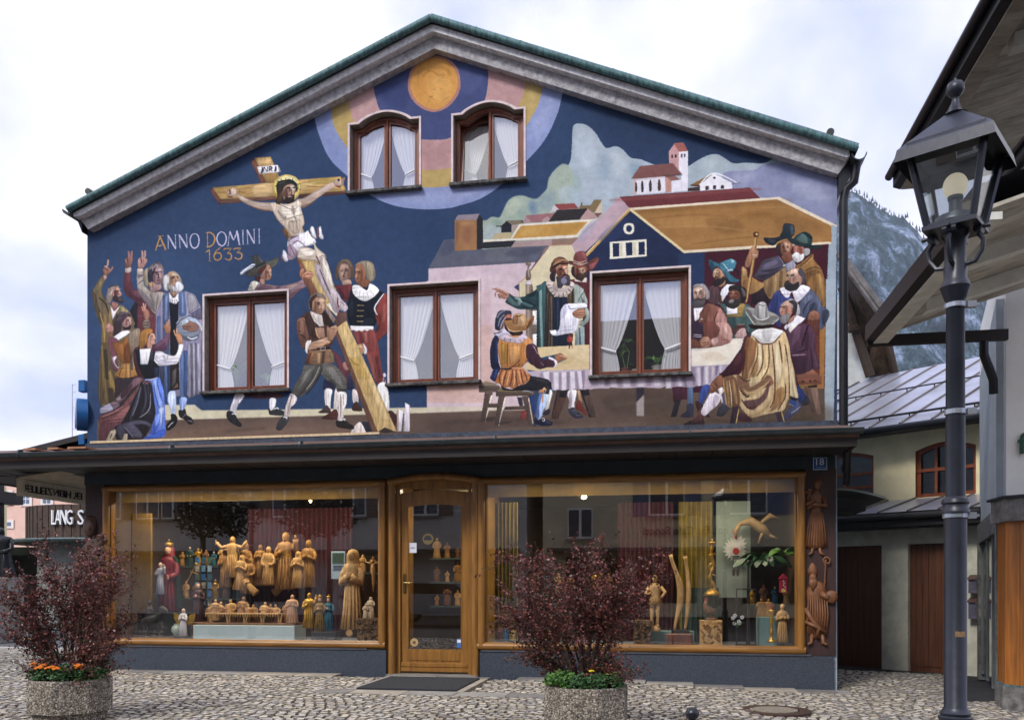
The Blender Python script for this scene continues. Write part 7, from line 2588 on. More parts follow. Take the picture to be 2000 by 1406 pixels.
leafplant('rubber_plant', (1.42, .95, 1.72), 36, .40, .085, LEAF, 'large dark leaved rubber plant hanging in the right half of the right shop window', 1.1, .12, 3)
leafplant('rubber_plant', (1.72, .7, 1.75), 9, .3, .075, LEAF2, 'smaller rubber plant with lighter leaves at the right edge of the right shop window', .9, .4, 9)
g = MB(); a = Wp(1478, 1035, 1.2); g.T = Matrix.Translation(a); g.tube([(-.25, 0, .1), (-.1, -.02, .14), (.08, 0, .02), (.2, 0, -.12)], [.03, .07, .08, .04], 9); g.tube([(-.25, 0, .1), (-.32, -.02, -.02), (-.3, -.02, -.1)], [.035, .03, .02], 7); g.tube([(.05, 0, .1), (.2, 0, .22), (.33, 0, .16)], [.02, .05, .01], 7); g.tube([(.1, -.02, 0), (.02, -.04, -.2)], [.03, .015], 6); g.tube([(.18, -.02, -.08), (.3, -.03, -.14)], [.03, .015], 6)
g.build('flying_angel_carving', mat('faded carved wood', '9c8058', .6, .3, 9), smooth='all', label='carved winged figure hanging above the rubber plant in the right shop window', cat='carved figure', origin=a)
g = MB(); a, b = Wp(1437, 1150, .5), Wp(1477, 1253, .5)
for x in (a.x, b.x - .02): g.box(x, x + .015, .45, .47, .43, a.z)
g.box(a.x, b.x, .4, .6, .401, .43); g.box(a.x, b.x, .42, .5, a.z - .01, a.z + .01); g.tube([((a.x + b.x) / 2 + .03, .5, .43), ((a.x + b.x) / 2 + .035, .5, a.z + .33)], [.03, .015], 8); g.ball(((a.x + b.x) / 2 + .035, .5, a.z + .38), .03, .03, .05)
g.build('figure_stand', mat('very dark wood', '1f1814', .5, .3, 9), smooth=30, label='very dark tall stand with a slim carving right of the painted rooster', cat='stand')
leafplant('orchid', Wp(1440, 1225, .45), 5, .14, .02, LEAF2, 'white flowering orchid behind the dark stand in the right window', .7, .9, 5)
g = MB(); a = Wp(1440, 1215, .43)
for i in range(6):
 c_ = a + Vector((rnd.uniform(-.07, .07), 0, rnd.uniform(-.06, .1)))
 for k_ in range(5): t = k_ * 1.257; g.ball(c_ + Vector((.018 * math.cos(t), 0, .018 * math.sin(t))), .013, .004, .013, 6, 4)
g.build('blossom', MATS['white lacquer'], bpy.data.objects['orchid'])
plinth_to(1479, 1522, 1204, .55, .85, TEAL, 'grey green block under the two carved children')
for i, px in enumerate((1487, 1501)): fig(px, 1204, 1169, .65, WOODM, ('left one of the two small carved children sitting on the grey green block', 'right one of the two small carved children sitting on the grey green block')[i], wide=.24, ph=i * 2)
a = Wp(1507, 1254, .35); h = Wp(1507, 1190, .35).z - a.z; g = MB(); g.lathe([(.06, 0), (.062, .02), (.03, .05), (.018, .1), (.035, .14), (.02, .18), (.016, .26), (.03, .3), (.018, .34), (.022, h - .06), (.045, h - .02), (.04, h)], a, 14)
cs = g.build('candlestick', GILT, smooth='all', label='turned gilt candlestick with a short red candle, beside the pale monk figure', cat='candlestick'); g = MB(); g.tube([a + Vector((0, 0, h)), a + Vector((0, 0, h + .09))], .014, 8); g.build('candle', MATS['red comb'], cs)
fig(1528, 1254, 1179, .4, WOODL, 'pale carved monk holding a bundle at the right corner of the right shop window', wide=.13, ph=5.5)
bulbm = emis('lit bulb', (1, .75, .4), 30.)
for px, py, y, lab in ((1137, 969, .35, 'round spotlight with a lit bulb at the top of the right shop window'), (606, 978, .5, 'small lit spotlight at the top right of the left shop window'), (470, 1118, 1.2, 'small lit bulb seen low among the relief figures')):
 a = Wp(px, py, y); s = 1 if px > 1000 else .5
 if px == 470: continue
 r_ = empty('spotlight', a, lab, 'spotlight'); g = MB(); g.lathe([(.02 * s, .0), (.06 * s, .02), (.075 * s, .07), (.07 * s, .1)], (a.x, a.y + .02, a.z - .03), 14); g.build('shade', mat('chrome shade', '8a8470', .3, .1, metal=.7), r_, smooth=True)
 g = MB(); g.ball((a.x + .03 * s, a.y - .03, a.z - .01), .04 * s, .03 * s, .035 * s, 10, 7); g.build('bulb', bulbm, r_, smooth='all')
tubem = emis('lit tube', (1, .88, .5), 2.6)
for x0, x1, y, z, i in ((-8.2, -7.0, 1.8, 2.80, 0), (-5.3, -4.3, .9, 2.80, 1), (-2.4, -1.1, .8, 2.80, 2), (-.6, .7, 1.0, 2.80, 3), (-3.9, -3.0, 1.5, 2.8, 4)):
 g = MB(); g.box(x0, x1, y, y + .07, z, z + .04, .01); g.build('tube_light', tubem, label=['lit ceiling tube at the back left of the left shop window', 'lit ceiling tube at the top right of the left shop window', 'lit ceiling tube at the left of the right shop window', 'lit ceiling tube at the middle of the right shop window', 'lit ceiling tube seen through the shop door'][i], cat='ceiling light')
for x, e_, wd in ((-6.6, 46, 3.8), (-.4, 32, 3.8), (-3.4, 14, .8)):
 l = bpy.data.lights.new('shop_light', 'AREA'); l.shape = 'RECTANGLE'; l.size = wd; l.size_y = .25; l.energy = e_; l.color = (1, .86, .62); o = bpy.data.objects.new('shop_light', l); COL.objects.link(o); o.location = (x, .55, 2.78)
for k in range(3):
 z = .9 + .42 * k; g = MB(); g.box(-4.1, -2.75, 2.2, 2.5, z, z + .025)
 sh_ = g.build('shelf', mat('glass shelf edge', '4a5a50', .3, .2), house)
 for i in range(7): carved('shelf_figure', (-4.0 + .19 * i, 2.35, z + .026), .2 + .08 * ((i * 5 + k) % 3), [WOODM, WOODD, WOODL][(i + k) % 3], label='%s carved figure from the left on the %s shelf behind the door' % (['first', 'second', 'third', 'fourth', 'fifth', 'sixth', 'last'][i], ['lowest', 'middle', 'top'][k]), group='carved figures on the shelves behind the door', wide=.17, ph=i + k, arms=['low', 'pray'][i % 2])

def back_shelf(x0, x1, y, z, n, hh, nm, sd):
 g = MB(); g.box(x0 - .1, x1 + .1, y - .1, y + .12, z - .02, z); g.build('shelf', MATS['glass shelf edge'], house); ms = [WOODM, WOODL, DB, WOODD, GILT, DG]
 for i in range(n): carved('shelf_figure', (x0 + (x1 - x0) * i / (n - 1), y, z + .001), hh * (.75 + .25 * ((i * 7 + sd) % 4) / 3), ms[(i * 5 + sd) % 6], '%s figure from the left on the %s' % (['first', 'second', 'third', 'fourth', 'fifth', 'sixth', 'seventh', 'eighth'][i], nm), group='small figures on the back shelves of the shop windows', wide=.17, veil=i % 3 == 0, beard=i % 3 == 1, arms=['pray', 'low', 'mix'][i % 3], skin=SKINP if (i * 5 + sd) % 6 in (2, 5) else None, ph=i + sd)

back_shelf(-8.3, -7.25, 1.3, 1.62, 8, .34, 'upper back shelf left of the red curtain', 0)
back_shelf(-8.35, -7.25, 1.2, 1.06, 7, .36, 'lower back shelf left of the red curtain', 2)
back_shelf(-5.0, -4.3, 1.3, 1.5, 5, .36, 'back shelf right of the red curtain, left window', 1)
back_shelf(-2.1, -.9, 1.3, 1.15, 7, .4, 'back shelf behind the right shrub', 3)
back_shelf(1.32, 1.82, 1.25, 1.0, 4, .3, 'back shelf beside the red birdhouse', 4)
TERRA = mat('terracotta', '9c5238', .8, .2, 9); WPOT = mat('white pot', 'd8d8d4', .5, .05, 3); DPOT = mat('dark pot', '2c2c30', .5)
zs = 4.41
leafplant('window_plant', (-6.72, .26, zs), 12, .38, .026, LEAF2, 'long thin leaved plant behind the left pane of the lower left window', .5, 1.2, 2, pot=(.05, .05, DPOT))
leafplant('window_plant', (-6.22, .27, zs), 9, .28, .04, LEAF2, 'pale green leaved potted plant behind the right pane of the lower left window', .7, 1., 4, pot=(.07, .06, DPOT))
leafplant('window_plant', (-3.56, .27, zs), 14, .14, .02, LEAF, 'low bushy plant behind the left pane of the lower middle window', .9, .9, 6, pot=(.05, .04, DPOT))
leafplant('window_plant', (-3.18, .27, zs), 12, .16, .05, LEAF, 'low broad leaved plant behind the right pane of the lower middle window', .9, .8, 8, pot=(.05, .04, TERRA))
leafplant('window_plant', (-.58, .27, zs), 8, .22, .02, LEAF2, 'tall bent orchid on a terracotta pot in the lower right window', .6, .4, 10, pot=(.075, .06, TERRA), stems=[[(0, 0, 0), (-.05, 0, .2), (-.02, 0, .38), (.04, 0, .44)], [(.02, 0, 0), (.06, 0, .25), (-.06, 0, .4)]])
leafplant('window_plant', (-.44, .3, zs), 6, .16, .012, LEAF, 'small dark plant in a white pot left of the mullion in the lower right window', .6, .9, 12, pot=(.05, .05, WPOT))
leafplant('window_plant', (-.12, .27, zs), 14, .28, .032, LEAF2, 'arching strap leaved plant behind the right pane of the lower right window', .8, .8, 14, pot=(.08, .075, WPOT))

CARV = mat('brown relief carving', '7d5030', .55, .45, 10, .4, 60, stretch=(1, 1, .4)); CARVD = mat('dark relief carving', '4a3024', .6, .45, 10, .4, 60)
P8 = lambda x, y, yy=.0: Wp(1200 + x / 2.673, 880 + y / 2.673, yy)
def relief(pts, th, m, name, ybase=.03):
 g = MB(); g.prism([(p.x, p.z) for p in pts], ybase - th, ybase); return g
def woman_relief(base, h, m, mir=1):
 g = MB(); g.T = Matrix.Translation(base) @ Matrix.Diagonal((mir * .95, .75, 1, 1))
 g.lathe([(.10 * h, 0), (.15 * h, .05 * h), (.145 * h, .15 * h), (.11 * h, .35 * h), (.075 * h, .5 * h), (.085 * h, .6 * h), (.1 * h, .72 * h), (.05 * h, .78 * h), (.03 * h, .82 * h)], n=26, sy=.4, fold=.07, kf=13)
 for q in range(8): a_ = -.14 + .04 * q; g.tube([(a_ * .55 * h, -.05 * h, .5 * h), (a_ * .8 * h, -.06 * h, .3 * h), (a_ * h, -.055 * h, .03 * h)], [.004 * h, .009 * h, .012 * h], 5)
 g.ball((.02 * h, -.03 * h, .87 * h), .05 * h, .05 * h, .07 * h, 12, 8); g.ball((.03 * h, -.005 * h, .895 * h), .06 * h, .045 * h, .07 * h, 12, 8); g.ball((.0, -.08 * h, .865 * h), .009 * h, .01 * h, .018 * h, 6, 4)
 for s in (-1, 1): g.tube([(s * .04 * h, -.01 * h, .05 * h), (s * .06 * h, -.02 * h, -.06 * h), (s * .1 * h, -.05 * h, -.085 * h)], [.028 * h, .022 * h, .018 * h], 8)
 g.tube([(.1 * h, -.02 * h, .7 * h), (.13 * h, -.04 * h, .58 * h), (.0, -.09 * h, .6 * h), (-.06 * h, -.1 * h, .6 * h)], [.035 * h, .035 * h, .028 * h, .02 * h], 8); g.tube([(-.09 * h, -.02 * h, .7 * h), (-.11 * h, -.05 * h, .6 * h), (-.04 * h, -.09 * h, .66 * h)], [.035 * h, .03 * h, .02 * h], 8)
 rr = random.Random(3)
 for i in range(20): g.ball((rr.uniform(-.14, -.05) * h, -.06 * h, rr.uniform(.55, .82) * h), .022 * h, .02 * h, .022 * h, 6, 4)
 return g
a = P8(1050, 510, .0); b = P8(1080, 150, .0)
woman_relief((a.x, -.03, a.z), (b.z - a.z) * 1.05, CARV).build('pillar_figure', CARV, house, smooth='all', label='relief of a woman in a long apron carrying flowers, upper half of the right pillar')
a = P8(1055, 985, .0); b = P8(1040, 600, .0); h = b.z - a.z; g = MB(); g.T = Matrix.Translation((a.x, -.03, a.z)) @ Matrix.Diagonal((.95, .7, 1, 1))
g.lathe([(.08 * h, .02 * h), (.14 * h, .1 * h), (.16 * h, .3 * h), (.13 * h, .5 * h), (.15 * h, .66 * h), (.09 * h, .76 * h), (.04 * h, .79 * h)], n=28, sy=.4, fold=.09, kf=11)
for q in range(9): g.tube([((-.12 + .03 * q) * h, -.06 * h, .62 * h), ((-.13 + .034 * q) * h, -.075 * h, .35 * h), ((-.12 + .03 * q) * h, -.06 * h, .08 * h)], [.006 * h, .013 * h, .008 * h], 5)
g.ball((-.06 * h, -.03 * h, .83 * h), .055 * h, .05 * h, .07 * h); g.lathe([(.06 * h, .86 * h), (.075 * h, .93 * h), (.04 * h, 1.0 * h), (.01 * h, 1.04 * h)], (-.06 * h, -.01 * h, 0), 12, sy=.5); g.lathe([(.01 * h, .66 * h), (.06 * h, .76 * h), (.05 * h, .82 * h)], (-.06 * h, -.06 * h, 0), 10, sy=.5)
cr = [(.08 * h, -.05 * h, .5 * h), (.1 * h, -.06 * h, .8 * h), (.11 * h, -.06 * h, 1.0 * h)] + [(.11 * h + .06 * h * math.cos(2.6 - t * .62) * (1 - t * .07) + .02 * h, -.06 * h, 1.06 * h + .06 * h * math.sin(2.6 - t * .62) * (1 - t * .07)) for t in range(12)]
g.tube(cr, .013 * h, 7); g.ball((.19 * h, -.05 * h, .58 * h), .09 * h, .06 * h, .09 * h, 12, 8); g.tube([(.05 * h, -.05 * h, .62 * h), (.15 * h, -.1 * h, .56 * h)], [.05 * h, .03 * h], 8)
g.tube([(-.16 * h, -.05 * h, .42 * h), (-.1 * h, -.1 * h, .3 * h), (.02 * h, -.11 * h, .16 * h), (-.02 * h, -.1 * h, .05 * h)], [.04 * h, .03 * h, .035 * h, .02 * h], 8); g.tube([(-.18 * h, -.06 * h, .25 * h), (-.02 * h, -.12 * h, .18 * h), (.12 * h, -.09 * h, .1 * h)], [.02 * h, .028 * h, .02 * h], 8)
for s in (-1, 1): g.tube([(s * .07 * h, -.03 * h, .08 * h), (s * .08 * h, -.04 * h, -.04 * h), (s * .13 * h, -.07 * h, -.06 * h)], [.03 * h, .025 * h, .018 * h], 8)
g.build('pillar_figure', CARV, house, smooth='all', label='relief of a mitred bishop with a crozier, lower half of the right pillar')
a = Wp(1622, 1160, .08); g = MB(); g.lathe([(.03, -.04), (.07, -.02), (.07, .04), (.03, .07)], (a.x, .12, a.z), 14); g.build('blue_knob', mat('blue plastic', '1f4fa8', .4, .1), house, smooth=True)
a = Wp(186, 1255, .0); b = Wp(186, 1005, .0); woman_relief((a.x, -.03, a.z), (b.z - a.z) * 1.03, CARVD, -1).build('pillar_figure', CARVD, house, smooth='all', label='relief of a praying saint on the left pillar')
# ---------------------------------------------------------------- left side: sign box, awning, far houses
BLUE = mat('blue sign enamel', '155a96', .35, .2, 6)
a = Wp(176, 810, .1); sg = empty('round_sign', (-9.32, .25, a.z - .4), 'blue round hanging sign seen edge on at the upper left corner of the painted house', 'sign')
g = MB(); g.tube([(-9.40, .02, a.z), (-9.27, .12, a.z)], .26, 28); g.build('disc', BLUE, sg, smooth=30)
g = MB(); g.box(-9.36, -9.24, .0, .12, a.z + .36, a.z + .55, .01); g.build('upper_box', BLUE, sg); g = MB(); g.box(-9.36, -9.25, .0, .12, a.z - .5, a.z - .33, .01); g.build('lower_box', BLUE, sg)
g = MB(); g.tube([(-9.5, .05, a.z + .5), (-9.5, .05, a.z - .4)], .008, 6); [g.tube([(-9.5, .05, a.z - .35 + .12 * i), (-9.44, .05, a.z - .35 + .12 * i)], .006, 5) for i in range(8)]; g.tube([(-9.41 - .12 * math.cos(t * .35), .01 + .16 * math.cos(t * .35), a.z + .22 * math.sin(t * .35)) for t in range(19)], .012, 6); g.build('neon_tube', mat('white tube', 'd8dce6', .4, .05), sg, smooth=True)
CAN = mat('beige awning canvas', 'c4b69e', .85, .2, 6, .3, trans=.35)
y0, y1 = -.34, 3.2; aw = empty('awning', (-10.1, 1.4, 2.7), 'beige awning with reversed lettering hanging under the left end of the canopy', 'awning')
g = MB(); n = 24
for i in range(n + 1): y = y0 + (y1 - y0) * i / n; g.v += [(-10.2 + .012 * math.sin(i * 1.7), y, 3.0), (-10.2 + .02 * math.sin(i * 1.3), y, 2.72)]
for i in range(n): g.f.append((2 * i, 2 * i + 2, 2 * i + 3, 2 * i + 1)); g.m.append(0)
g.build('valance', CAN, aw, smooth='all', fix=False)
g = MB(); g.prism([(-10.2, 3.0), (-9.3, 3.1), (-9.3, 3.115), (-10.2, 3.02)], y0, y1); g.build('cloth', CAN, aw)
g = MB(); g.tube([(-10.2, y0, 3.02), (-10.2, y1, 3.02)], .025, 8); g.build('front_rail', mat('rail metal', '6b6a68', .4, .1, metal=.4), aw, smooth=True)
t_ = text_obj('ER HEINZELLER', .17, 'lettering', mat('black lettering', '16161a', .7, 0), aw, loc=(-10.21, y0 + 1.66, 2.80), rot=(R(90), 0, R(-90)), width=1.42, ext=.026, align='CENTER')
t_.location.y = y0 + .14 + .71 - 1.4
def seg(px, py, t): return Zp(px, py, t)
cK = Zp(232, 1100, 27.); rK = 2.5
kz0, kz1 = 1.31 + 24.6 * (1140 - 1054) / F, 1.31 + 24.6 * (1140 - 985) / F
kiosk = empty('round_shop', (cK.x, cK.y, 0), 'round dark timber clad shop with white LANG S lettering, left of the painted house', 'building')
g = MB(); g.lathe([(rK - .25, 0), (rK - .25, kz0)], (cK.x, cK.y, 0), 32); g.build('wall', mat('grey shop wall', '7c7d78', .8, .3, 2), kiosk)
for i in range(64):
 a_ = math.pi * (1.0 + i / 63.); g = MB(); g.T = Matrix.Translation((cK.x, cK.y, 0)) @ Matrix.Rotation(a_, 4, 'Z'); g.box(rK - .05, rK + .03 + .02 * (i % 2), -.06, .06, kz0, kz1); g.build('board', mat('dark timber boards', '4a3a30', .8, .4, 5, .3), kiosk)
g = MB(); g.lathe([(rK + .5, kz0 - .06), (rK + .55, kz0), (rK + .5, kz0 + .04)], (cK.x, cK.y, 0), 40); g.build('roof_edge', mat('green grey metal', '5a6a68', .4, .3, 5), kiosk)
g = MB(); g.box(cK.x - 9, cK.x - 1, cK.y - .5, cK.y + 3, kz0 - .35, kz0 - .1); g.build('flat_roof', MATS['green grey metal'], kiosk)
g = MB(); g.box(cK.x - 8.5, cK.x - 1, cK.y + .2, cK.y + 2.5, 0, kz0 - .35); g.build('side_wing', MATS['grey shop wall'], kiosk)
WHT = mat('white letters', 'eeeef0', .5, .02)
for ch, px, wd_ in zip('LANGS', (105, 114, 124.5, 136, 158), (.13, .19, .18, .19, .17)):
 u = (px - CX) / F; dx, dy = -SN + CS * u, CS + SN * u
 # ray / circle intersection
 rx, ry = 0 - cK.x, -DD - cK.y; A_ = dx * dx + dy * dy; B_ = rx * dx + ry * dy; C_ = rx * rx + ry * ry - (rK + .1) ** 2; disc = B_ * B_ - A_ * C_
 if disc < 0: continue
 t = (-B_ - math.sqrt(disc)) / A_; X, Y = t * dx, -DD + t * dy; ang = math.atan2(Y - cK.y, X - cK.x)
 text_obj(ch, .6, 'letter', WHT, kiosk, width=wd_, loc=(X, Y, EYE + t * (HY - 1024) / F), rot=(R(90), 0, ang + R(90)), ext=.03)
PK = mat('pale pink plaster', 'dcb8a8', .9, .1, 1.5); pz = lambda px, py, t=44.: Zp(px, py, t)
ph = empty('pink_house', (pz(60, 1100).x, pz(60, 1100).y, 0), 'pale pink house with white framed windows behind the round shop at the left', 'building')
a, b = pz(-150, 860), pz(230, 1080); g = MB(); g.box(a.x, b.x, a.y, a.y + 8, 0, 7.2); g.build('wall', PK, ph)
for (x0, x1, yt, yb) in ((30, 48, 965, 986), (73, 90, 968, 988), (-12, 6, 964, 985), (118, 136, 968, 988), (24, 50, 1021, 1030)):
 A, B = pz(x0, yt), pz(x1, yb); y = a.y - .02
 g = MB(); g.box(A.x - .12, B.x + .12, y - .04, y, B.z - .1, A.z + .1); wn = g.build('window', mat('white window surround', 'e0d8d4', .6, .05), ph)
 for i in range(2):
  for j in range(2 if yb - yt > 12 else 1): g = MB(); wx = (B.x - A.x) / 2; wz = (A.z - B.z) / (2 if yb - yt > 12 else 1); g.box(A.x + wx * i + .03, A.x + wx * (i + 1) - .03, y - .06, y - .045, B.z + wz * j + .03, B.z + wz * (j + 1) - .03); g.build('pane', mat('blue grey pane', '5a708c', .15, .1), wn)
a = Zp(6, 1000, 26.); yh = empty('yellow_house', (a.x - 3, a.y, 0), 'pale yellow house wall cut by the left picture edge, with dark wooden balcony brackets', 'building')
g = MB(); g.prism([(a.x, a.y), (a.x - 6, a.y), (a.x - 12, a.y + 8), (a.x * 1.34, a.y + 8)], 0, 5.0, 'z'); g.build('wall', mat('pale yellow plaster', 'd8cc9c', .9, .1, 1.5), yh)
b = Zp(35, 1000, 26.); c_ = Zp(35, 963, 26.).z; d_ = Zp(35, 985, 26.).z
g = MB(); g.box(a.x, b.x, a.y - .8, a.y + .3, d_, c_); g.prism([(a.x, d_ - .35), (b.x - .1, d_), (a.x, d_)], a.y - .7, a.y - .5); g.prism([(a.x, 4.9), (b.x, 4.9), (b.x - .3, 4.2), (a.x, 3.9)], a.y - .6, a.y - .3); g.build('balcony', DKWOOD, yh)
g = MB(); g.box(a.x, a.x + .3, a.y - .6, a.y - .3, 0, 4.9); g.build('post', DKWOOD, yh)
a = Zp(1, 1085, 20.); st = carved('seated_statue', (a.x, a.y, a.z - .5), 1.15, mat('black bronze', '1c1e22', .4, .3), 'dark bronze seated statue on a pale pedestal at the left picture edge', wide=.25, arms='low', cat='statue', ph=2)
g = MB(); g.box(a.x - .5, a.x + .3, a.y - .4, a.y + .4, -.05, a.z - .5, .02); g.build('pedestal', mat('pale stone', 'b0aca4', .8, .2), label='pale stone pedestal under the dark seated statue', cat='pedestal')
a = Zp(60, 1170, 30.)

# ---------------------------------------------------------------- alley at the right: annex
A0, B0 = Zp(1612, 1140, 16.4), Zp(1915, 1140, 14.3)
u_ = Vector((B0.x - A0.x, B0.y - A0.y, 0)).normalized(); nrm = Vector((-u_.y, u_.x, 0))   # nrm points back
def Ap(px, py, back=0.):
 """pixel -> point on the annex wall plane moved back by `back`"""
 u = (px - CX) / F; v = (HY - py) / F; d = Vector((-SN + CS * u, CS + SN * u, v)); o = Vector((0, -DD, EYE)); p0 = Vector((A0.x, A0.y, 0)) + nrm * back
 t = (p0 - o).dot(nrm) / d.dot(nrm); return o + d * t
def abox(g, p0, p1, b0, b1, z0, z1):
 s0 = (p0 - A0).dot(u_); s1 = (p1 - A0).dot(u_); q = lambda s, b, z: (A0.x + u_.x * s + nrm.x * b, A0.y + u_.y * s + nrm.y * b, z)
 vs = [q(s, b, z) for z in (z0, z1) for b in (b0, b1) for s in (s0, s1)]; g.add(vs, [(0, 2, 3, 1), (4, 5, 7, 6), (0, 1, 5, 4), (2, 6, 7, 3), (0, 4, 6, 2), (1, 3, 7, 5)])
CREAM = mat('cream plaster', 'eee0b4', .9, .12, 3, .3, 60); GREYP = mat('grey garage plaster', 'cfccb8', .9, .2, 4, .4, 60)
annex = empty('annex', ((A0.x + B0.x) / 2, (A0.y + B0.y) / 2, -.15), 'cream annex with a sheet metal roof and arched windows behind the alley garages', 'building')
zg0, zt = -.25, Ap(1700, 1036).z
dl = (Ap(1612, 1062), Ap(1722, 1062)); dr = (Ap(1773, 1066), Ap(1886, 1066)); zd = Ap(1722, 1064).z
g = MB(); L0, R0 = Ap(1560, 1100), Ap(1935, 1100)
abox(g, L0, R0, 0, .25, zd, zt); abox(g, dl[1], dr[0], 0, .25, zg0, zd); abox(g, dr[1], R0, 0, .25, zg0, zd); abox(g, L0, dl[0] + u_ * -.05, 0, .25, zg0, zd); g.build('garage_wall', GREYP, annex)
GD = mat('brown garage door wood', '633c28', .5, .4, 3, .15, stretch=(9, 9, .4))
for k, (p, q, lab) in enumerate(((dl[0], dl[1], 'left brown vertical boarded garage door'), (dr[0], dr[1], 'right brown boarded garage door behind the lamp post'))):
 g = MB(); abox(g, p, q, .10, .14, zg0, zd); dd = g.build('garage_door', GD, annex, label=lab); n = 9; ln = (q - p).dot(u_)
 for i in range(n):
  g = MB(); a1 = p + u_ * (ln * i / n + .003); b1 = p + u_ * (ln * (i + 1) / n - .003); abox(g, a1, b1, .085 + .003 * (i % 2), .1, -.13, zd - .02); g.build('board', GD, dd)
 g = MB(); h_ = p + u_ * (.12 if k == 0 else ln - .12); g.ball((h_.x - nrm.x * -.06, h_.y + nrm.y * .06, 1.0), .03); g.build('knob', mat('dark iron', '1c1c20', .4, .1, metal=.7), dd)
LR = mat('seamed zinc roof', 'b4b6c4', .34, .25, 1.2, .05, metal=.5, contrast=(.3, .7)); LRD = mat('brown zinc seam', '6a625e', .4, .2, metal=.4)
za, zb_ = Ap(1700, 1006).z, Ap(1700, 980, 1.1).z
g = MB(); q = lambda s, b, z: (A0.x + u_.x * s + nrm.x * b, A0.y + u_.y * s + nrm.y * b, z)
smax = (R0 - A0).dot(u_); smin = (L0 - A0).dot(u_)
g.add([q(smin, -.35, za), q(smax, -.35, za), q(smax, 1.1, zb_), q(smin, 1.1, zb_), q(smin, -.35, za - .04), q(smax, -.35, za - .04), q(smax, 1.1, zb_ - .04), q(smin, 1.1, zb_ - .04)], [(0, 1, 2, 3), (4, 7, 6, 5), (0, 4, 5, 1), (3, 2, 6, 7)])
g.build('lean_to_roof', LR, annex)
for i in range(9): s = smin + .2 + i * .52; g = MB(); g.tube([q(s, -.35, za + .012), q(s, 1.1, zb_ + .012)], .018, 6); g.build('roof_seam', LRD, annex)
g = MB(); abox(g, L0, R0, -.40, -.34, zt + .02, za + .0); abox(g, L0, R0, -.34, 0, zt - .0, zt + .03); g.tube([q(smin, -.44, za - .09), q(smax, -.44, za - .09)], .06, 10); g.build('lean_to_gutter', mat('dark bronze sheet', '33302f', .4, .3, 5, metal=.4), annex, smooth=30)
bk = 1.1; ze = Ap(1750, 838, bk).z; wz0 = Ap(1750, 975, bk).z
W1a, W1b = Ap(1590, 930, bk), Ap(1706, 930, bk); W2a, W2b = Ap(1788, 930, bk), Ap(1906, 930, bk); wt = Ap(1700, 890, bk).z; wt2 = Ap(1800, 880, bk).z
def sarc(s0, s1, z, a, n=10): return [((s0 + (s1 - s0) * i / n), z + a * math.sin(math.pi * i / n)) for i in range(n + 1)]
S = lambda p: (p - A0).dot(u_)
loops = [[Vector((smin, zb_ - .3, 0)), Vector((smax, zb_ - .3, 0)), Vector((smax, ze + .1, 0)), Vector((smin, ze + .1, 0))]]
for (pa, pb, zz) in ((W1a, W1b, wt), (W2a, W2b, wt2)): loops.append([Vector((S(pa), wz0, 0)), Vector((S(pb), wz0, 0))] + [Vector((s, z, 0)) for s, z in reversed(sarc(S(pa), S(pb), zz, .12))])
fl = [v for l in loops for v in l]; g = MB(); g.add([q(v.x, bk, v.y) for v in fl], [tuple(t) for t in tessellate_polygon(loops)])
g.build('upper_wall', CREAM, annex, fix=False)
AW = mat('reddish annex window wood', '8a4a2c', .45, .3, 8)
for k, (pa, pb, zz) in enumerate(((W1a, W1b, wt), (W2a, W2b, wt2))):
 s0, s1 = S(pa), S(pb); g = MB(); P = [(s0, wz0), (s1, wz0)] + list(reversed(sarc(s0, s1, zz, .12))); I = [(s0 + .07, wz0 + .07), (s1 - .07, wz0 + .07)] + list(reversed(sarc(s0 + .07, s1 - .07, zz - .06, .12))); n = len(P)
 g.add([q(a_, bk + .08, b_) for a_, b_ in P] + [q(a_, bk + .08, b_) for a_, b_ in I] + [q(a_, bk + .0, b_) for a_, b_ in P], [(j, (j + 1) % n, (j + 1) % n + n, j + n) for j in range(n)] + [(j, j + 2 * n, (j + 1) % n + 2 * n, (j + 1) % n) for j in range(n)])
 wn = g.build('window', AW, annex)
 g = MB(); g.add([q(a_, bk + .12, b_) for a_, b_ in I], [tuple(range(n))]); g.build('pane', glass('annex glass', .12), wn)
 g = MB(); sm = (s0 + s1) / 2; m_ = (wz0 + zz) / 2 + .02
 for s_ in ((sm,) if k == 0 else (s0 + (s1 - s0) * .33, s0 + (s1 - s0) * .66)):
  g.add([q(s_ - .025, bk + .06, wz0), q(s_ + .025, bk + .06, wz0), q(s_ + .025, bk + .06, zz + .08), q(s_ - .025, bk + .06, zz + .08)], [(0, 1, 2, 3)])
 for zz_ in ((m_ + .1, wz0 + .3) if k == 0 else (m_ + .05,)): g.add([q(s0, bk + .055, zz_ - .03), q(s1, bk + .055, zz_ - .03), q(s1, bk + .055, zz_ + .03), q(s0, bk + .055, zz_ + .03)], [(0, 1, 2, 3)])
 g.build('glazing_bar', AW, wn)
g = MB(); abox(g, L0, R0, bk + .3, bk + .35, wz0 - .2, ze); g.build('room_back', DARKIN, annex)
zr = Ap(1780, 722, bk + 5.2).z; e0 = bk - .45
g = MB(); g.add([q(smin - 2, e0, ze), q(smax + .6, e0, ze), q(smax + .6, bk + 5.2, zr), q(smin - 2, bk + 5.2, zr), q(smin - 2, e0, ze - .06), q(smax + .6, e0, ze - .06), q(smax + .6, bk + 5.2, zr - .1), q(smin - 2, bk + 5.2, zr - .1)], [(0, 1, 2, 3), (4, 7, 6, 5), (0, 4, 5, 1), (3, 2, 6, 7), (0, 3, 7, 4), (1, 5, 6, 2)])
g.build('sheet_roof', LR, annex)
for i in range(15): s = smin - 1.8 + i * .58; g = MB(); g.tube([q(s, e0, ze + .015), q(s, bk + 5.2, zr + .015)], .022, 6); g.build('roof_seam', LRD, annex)
g = MB()
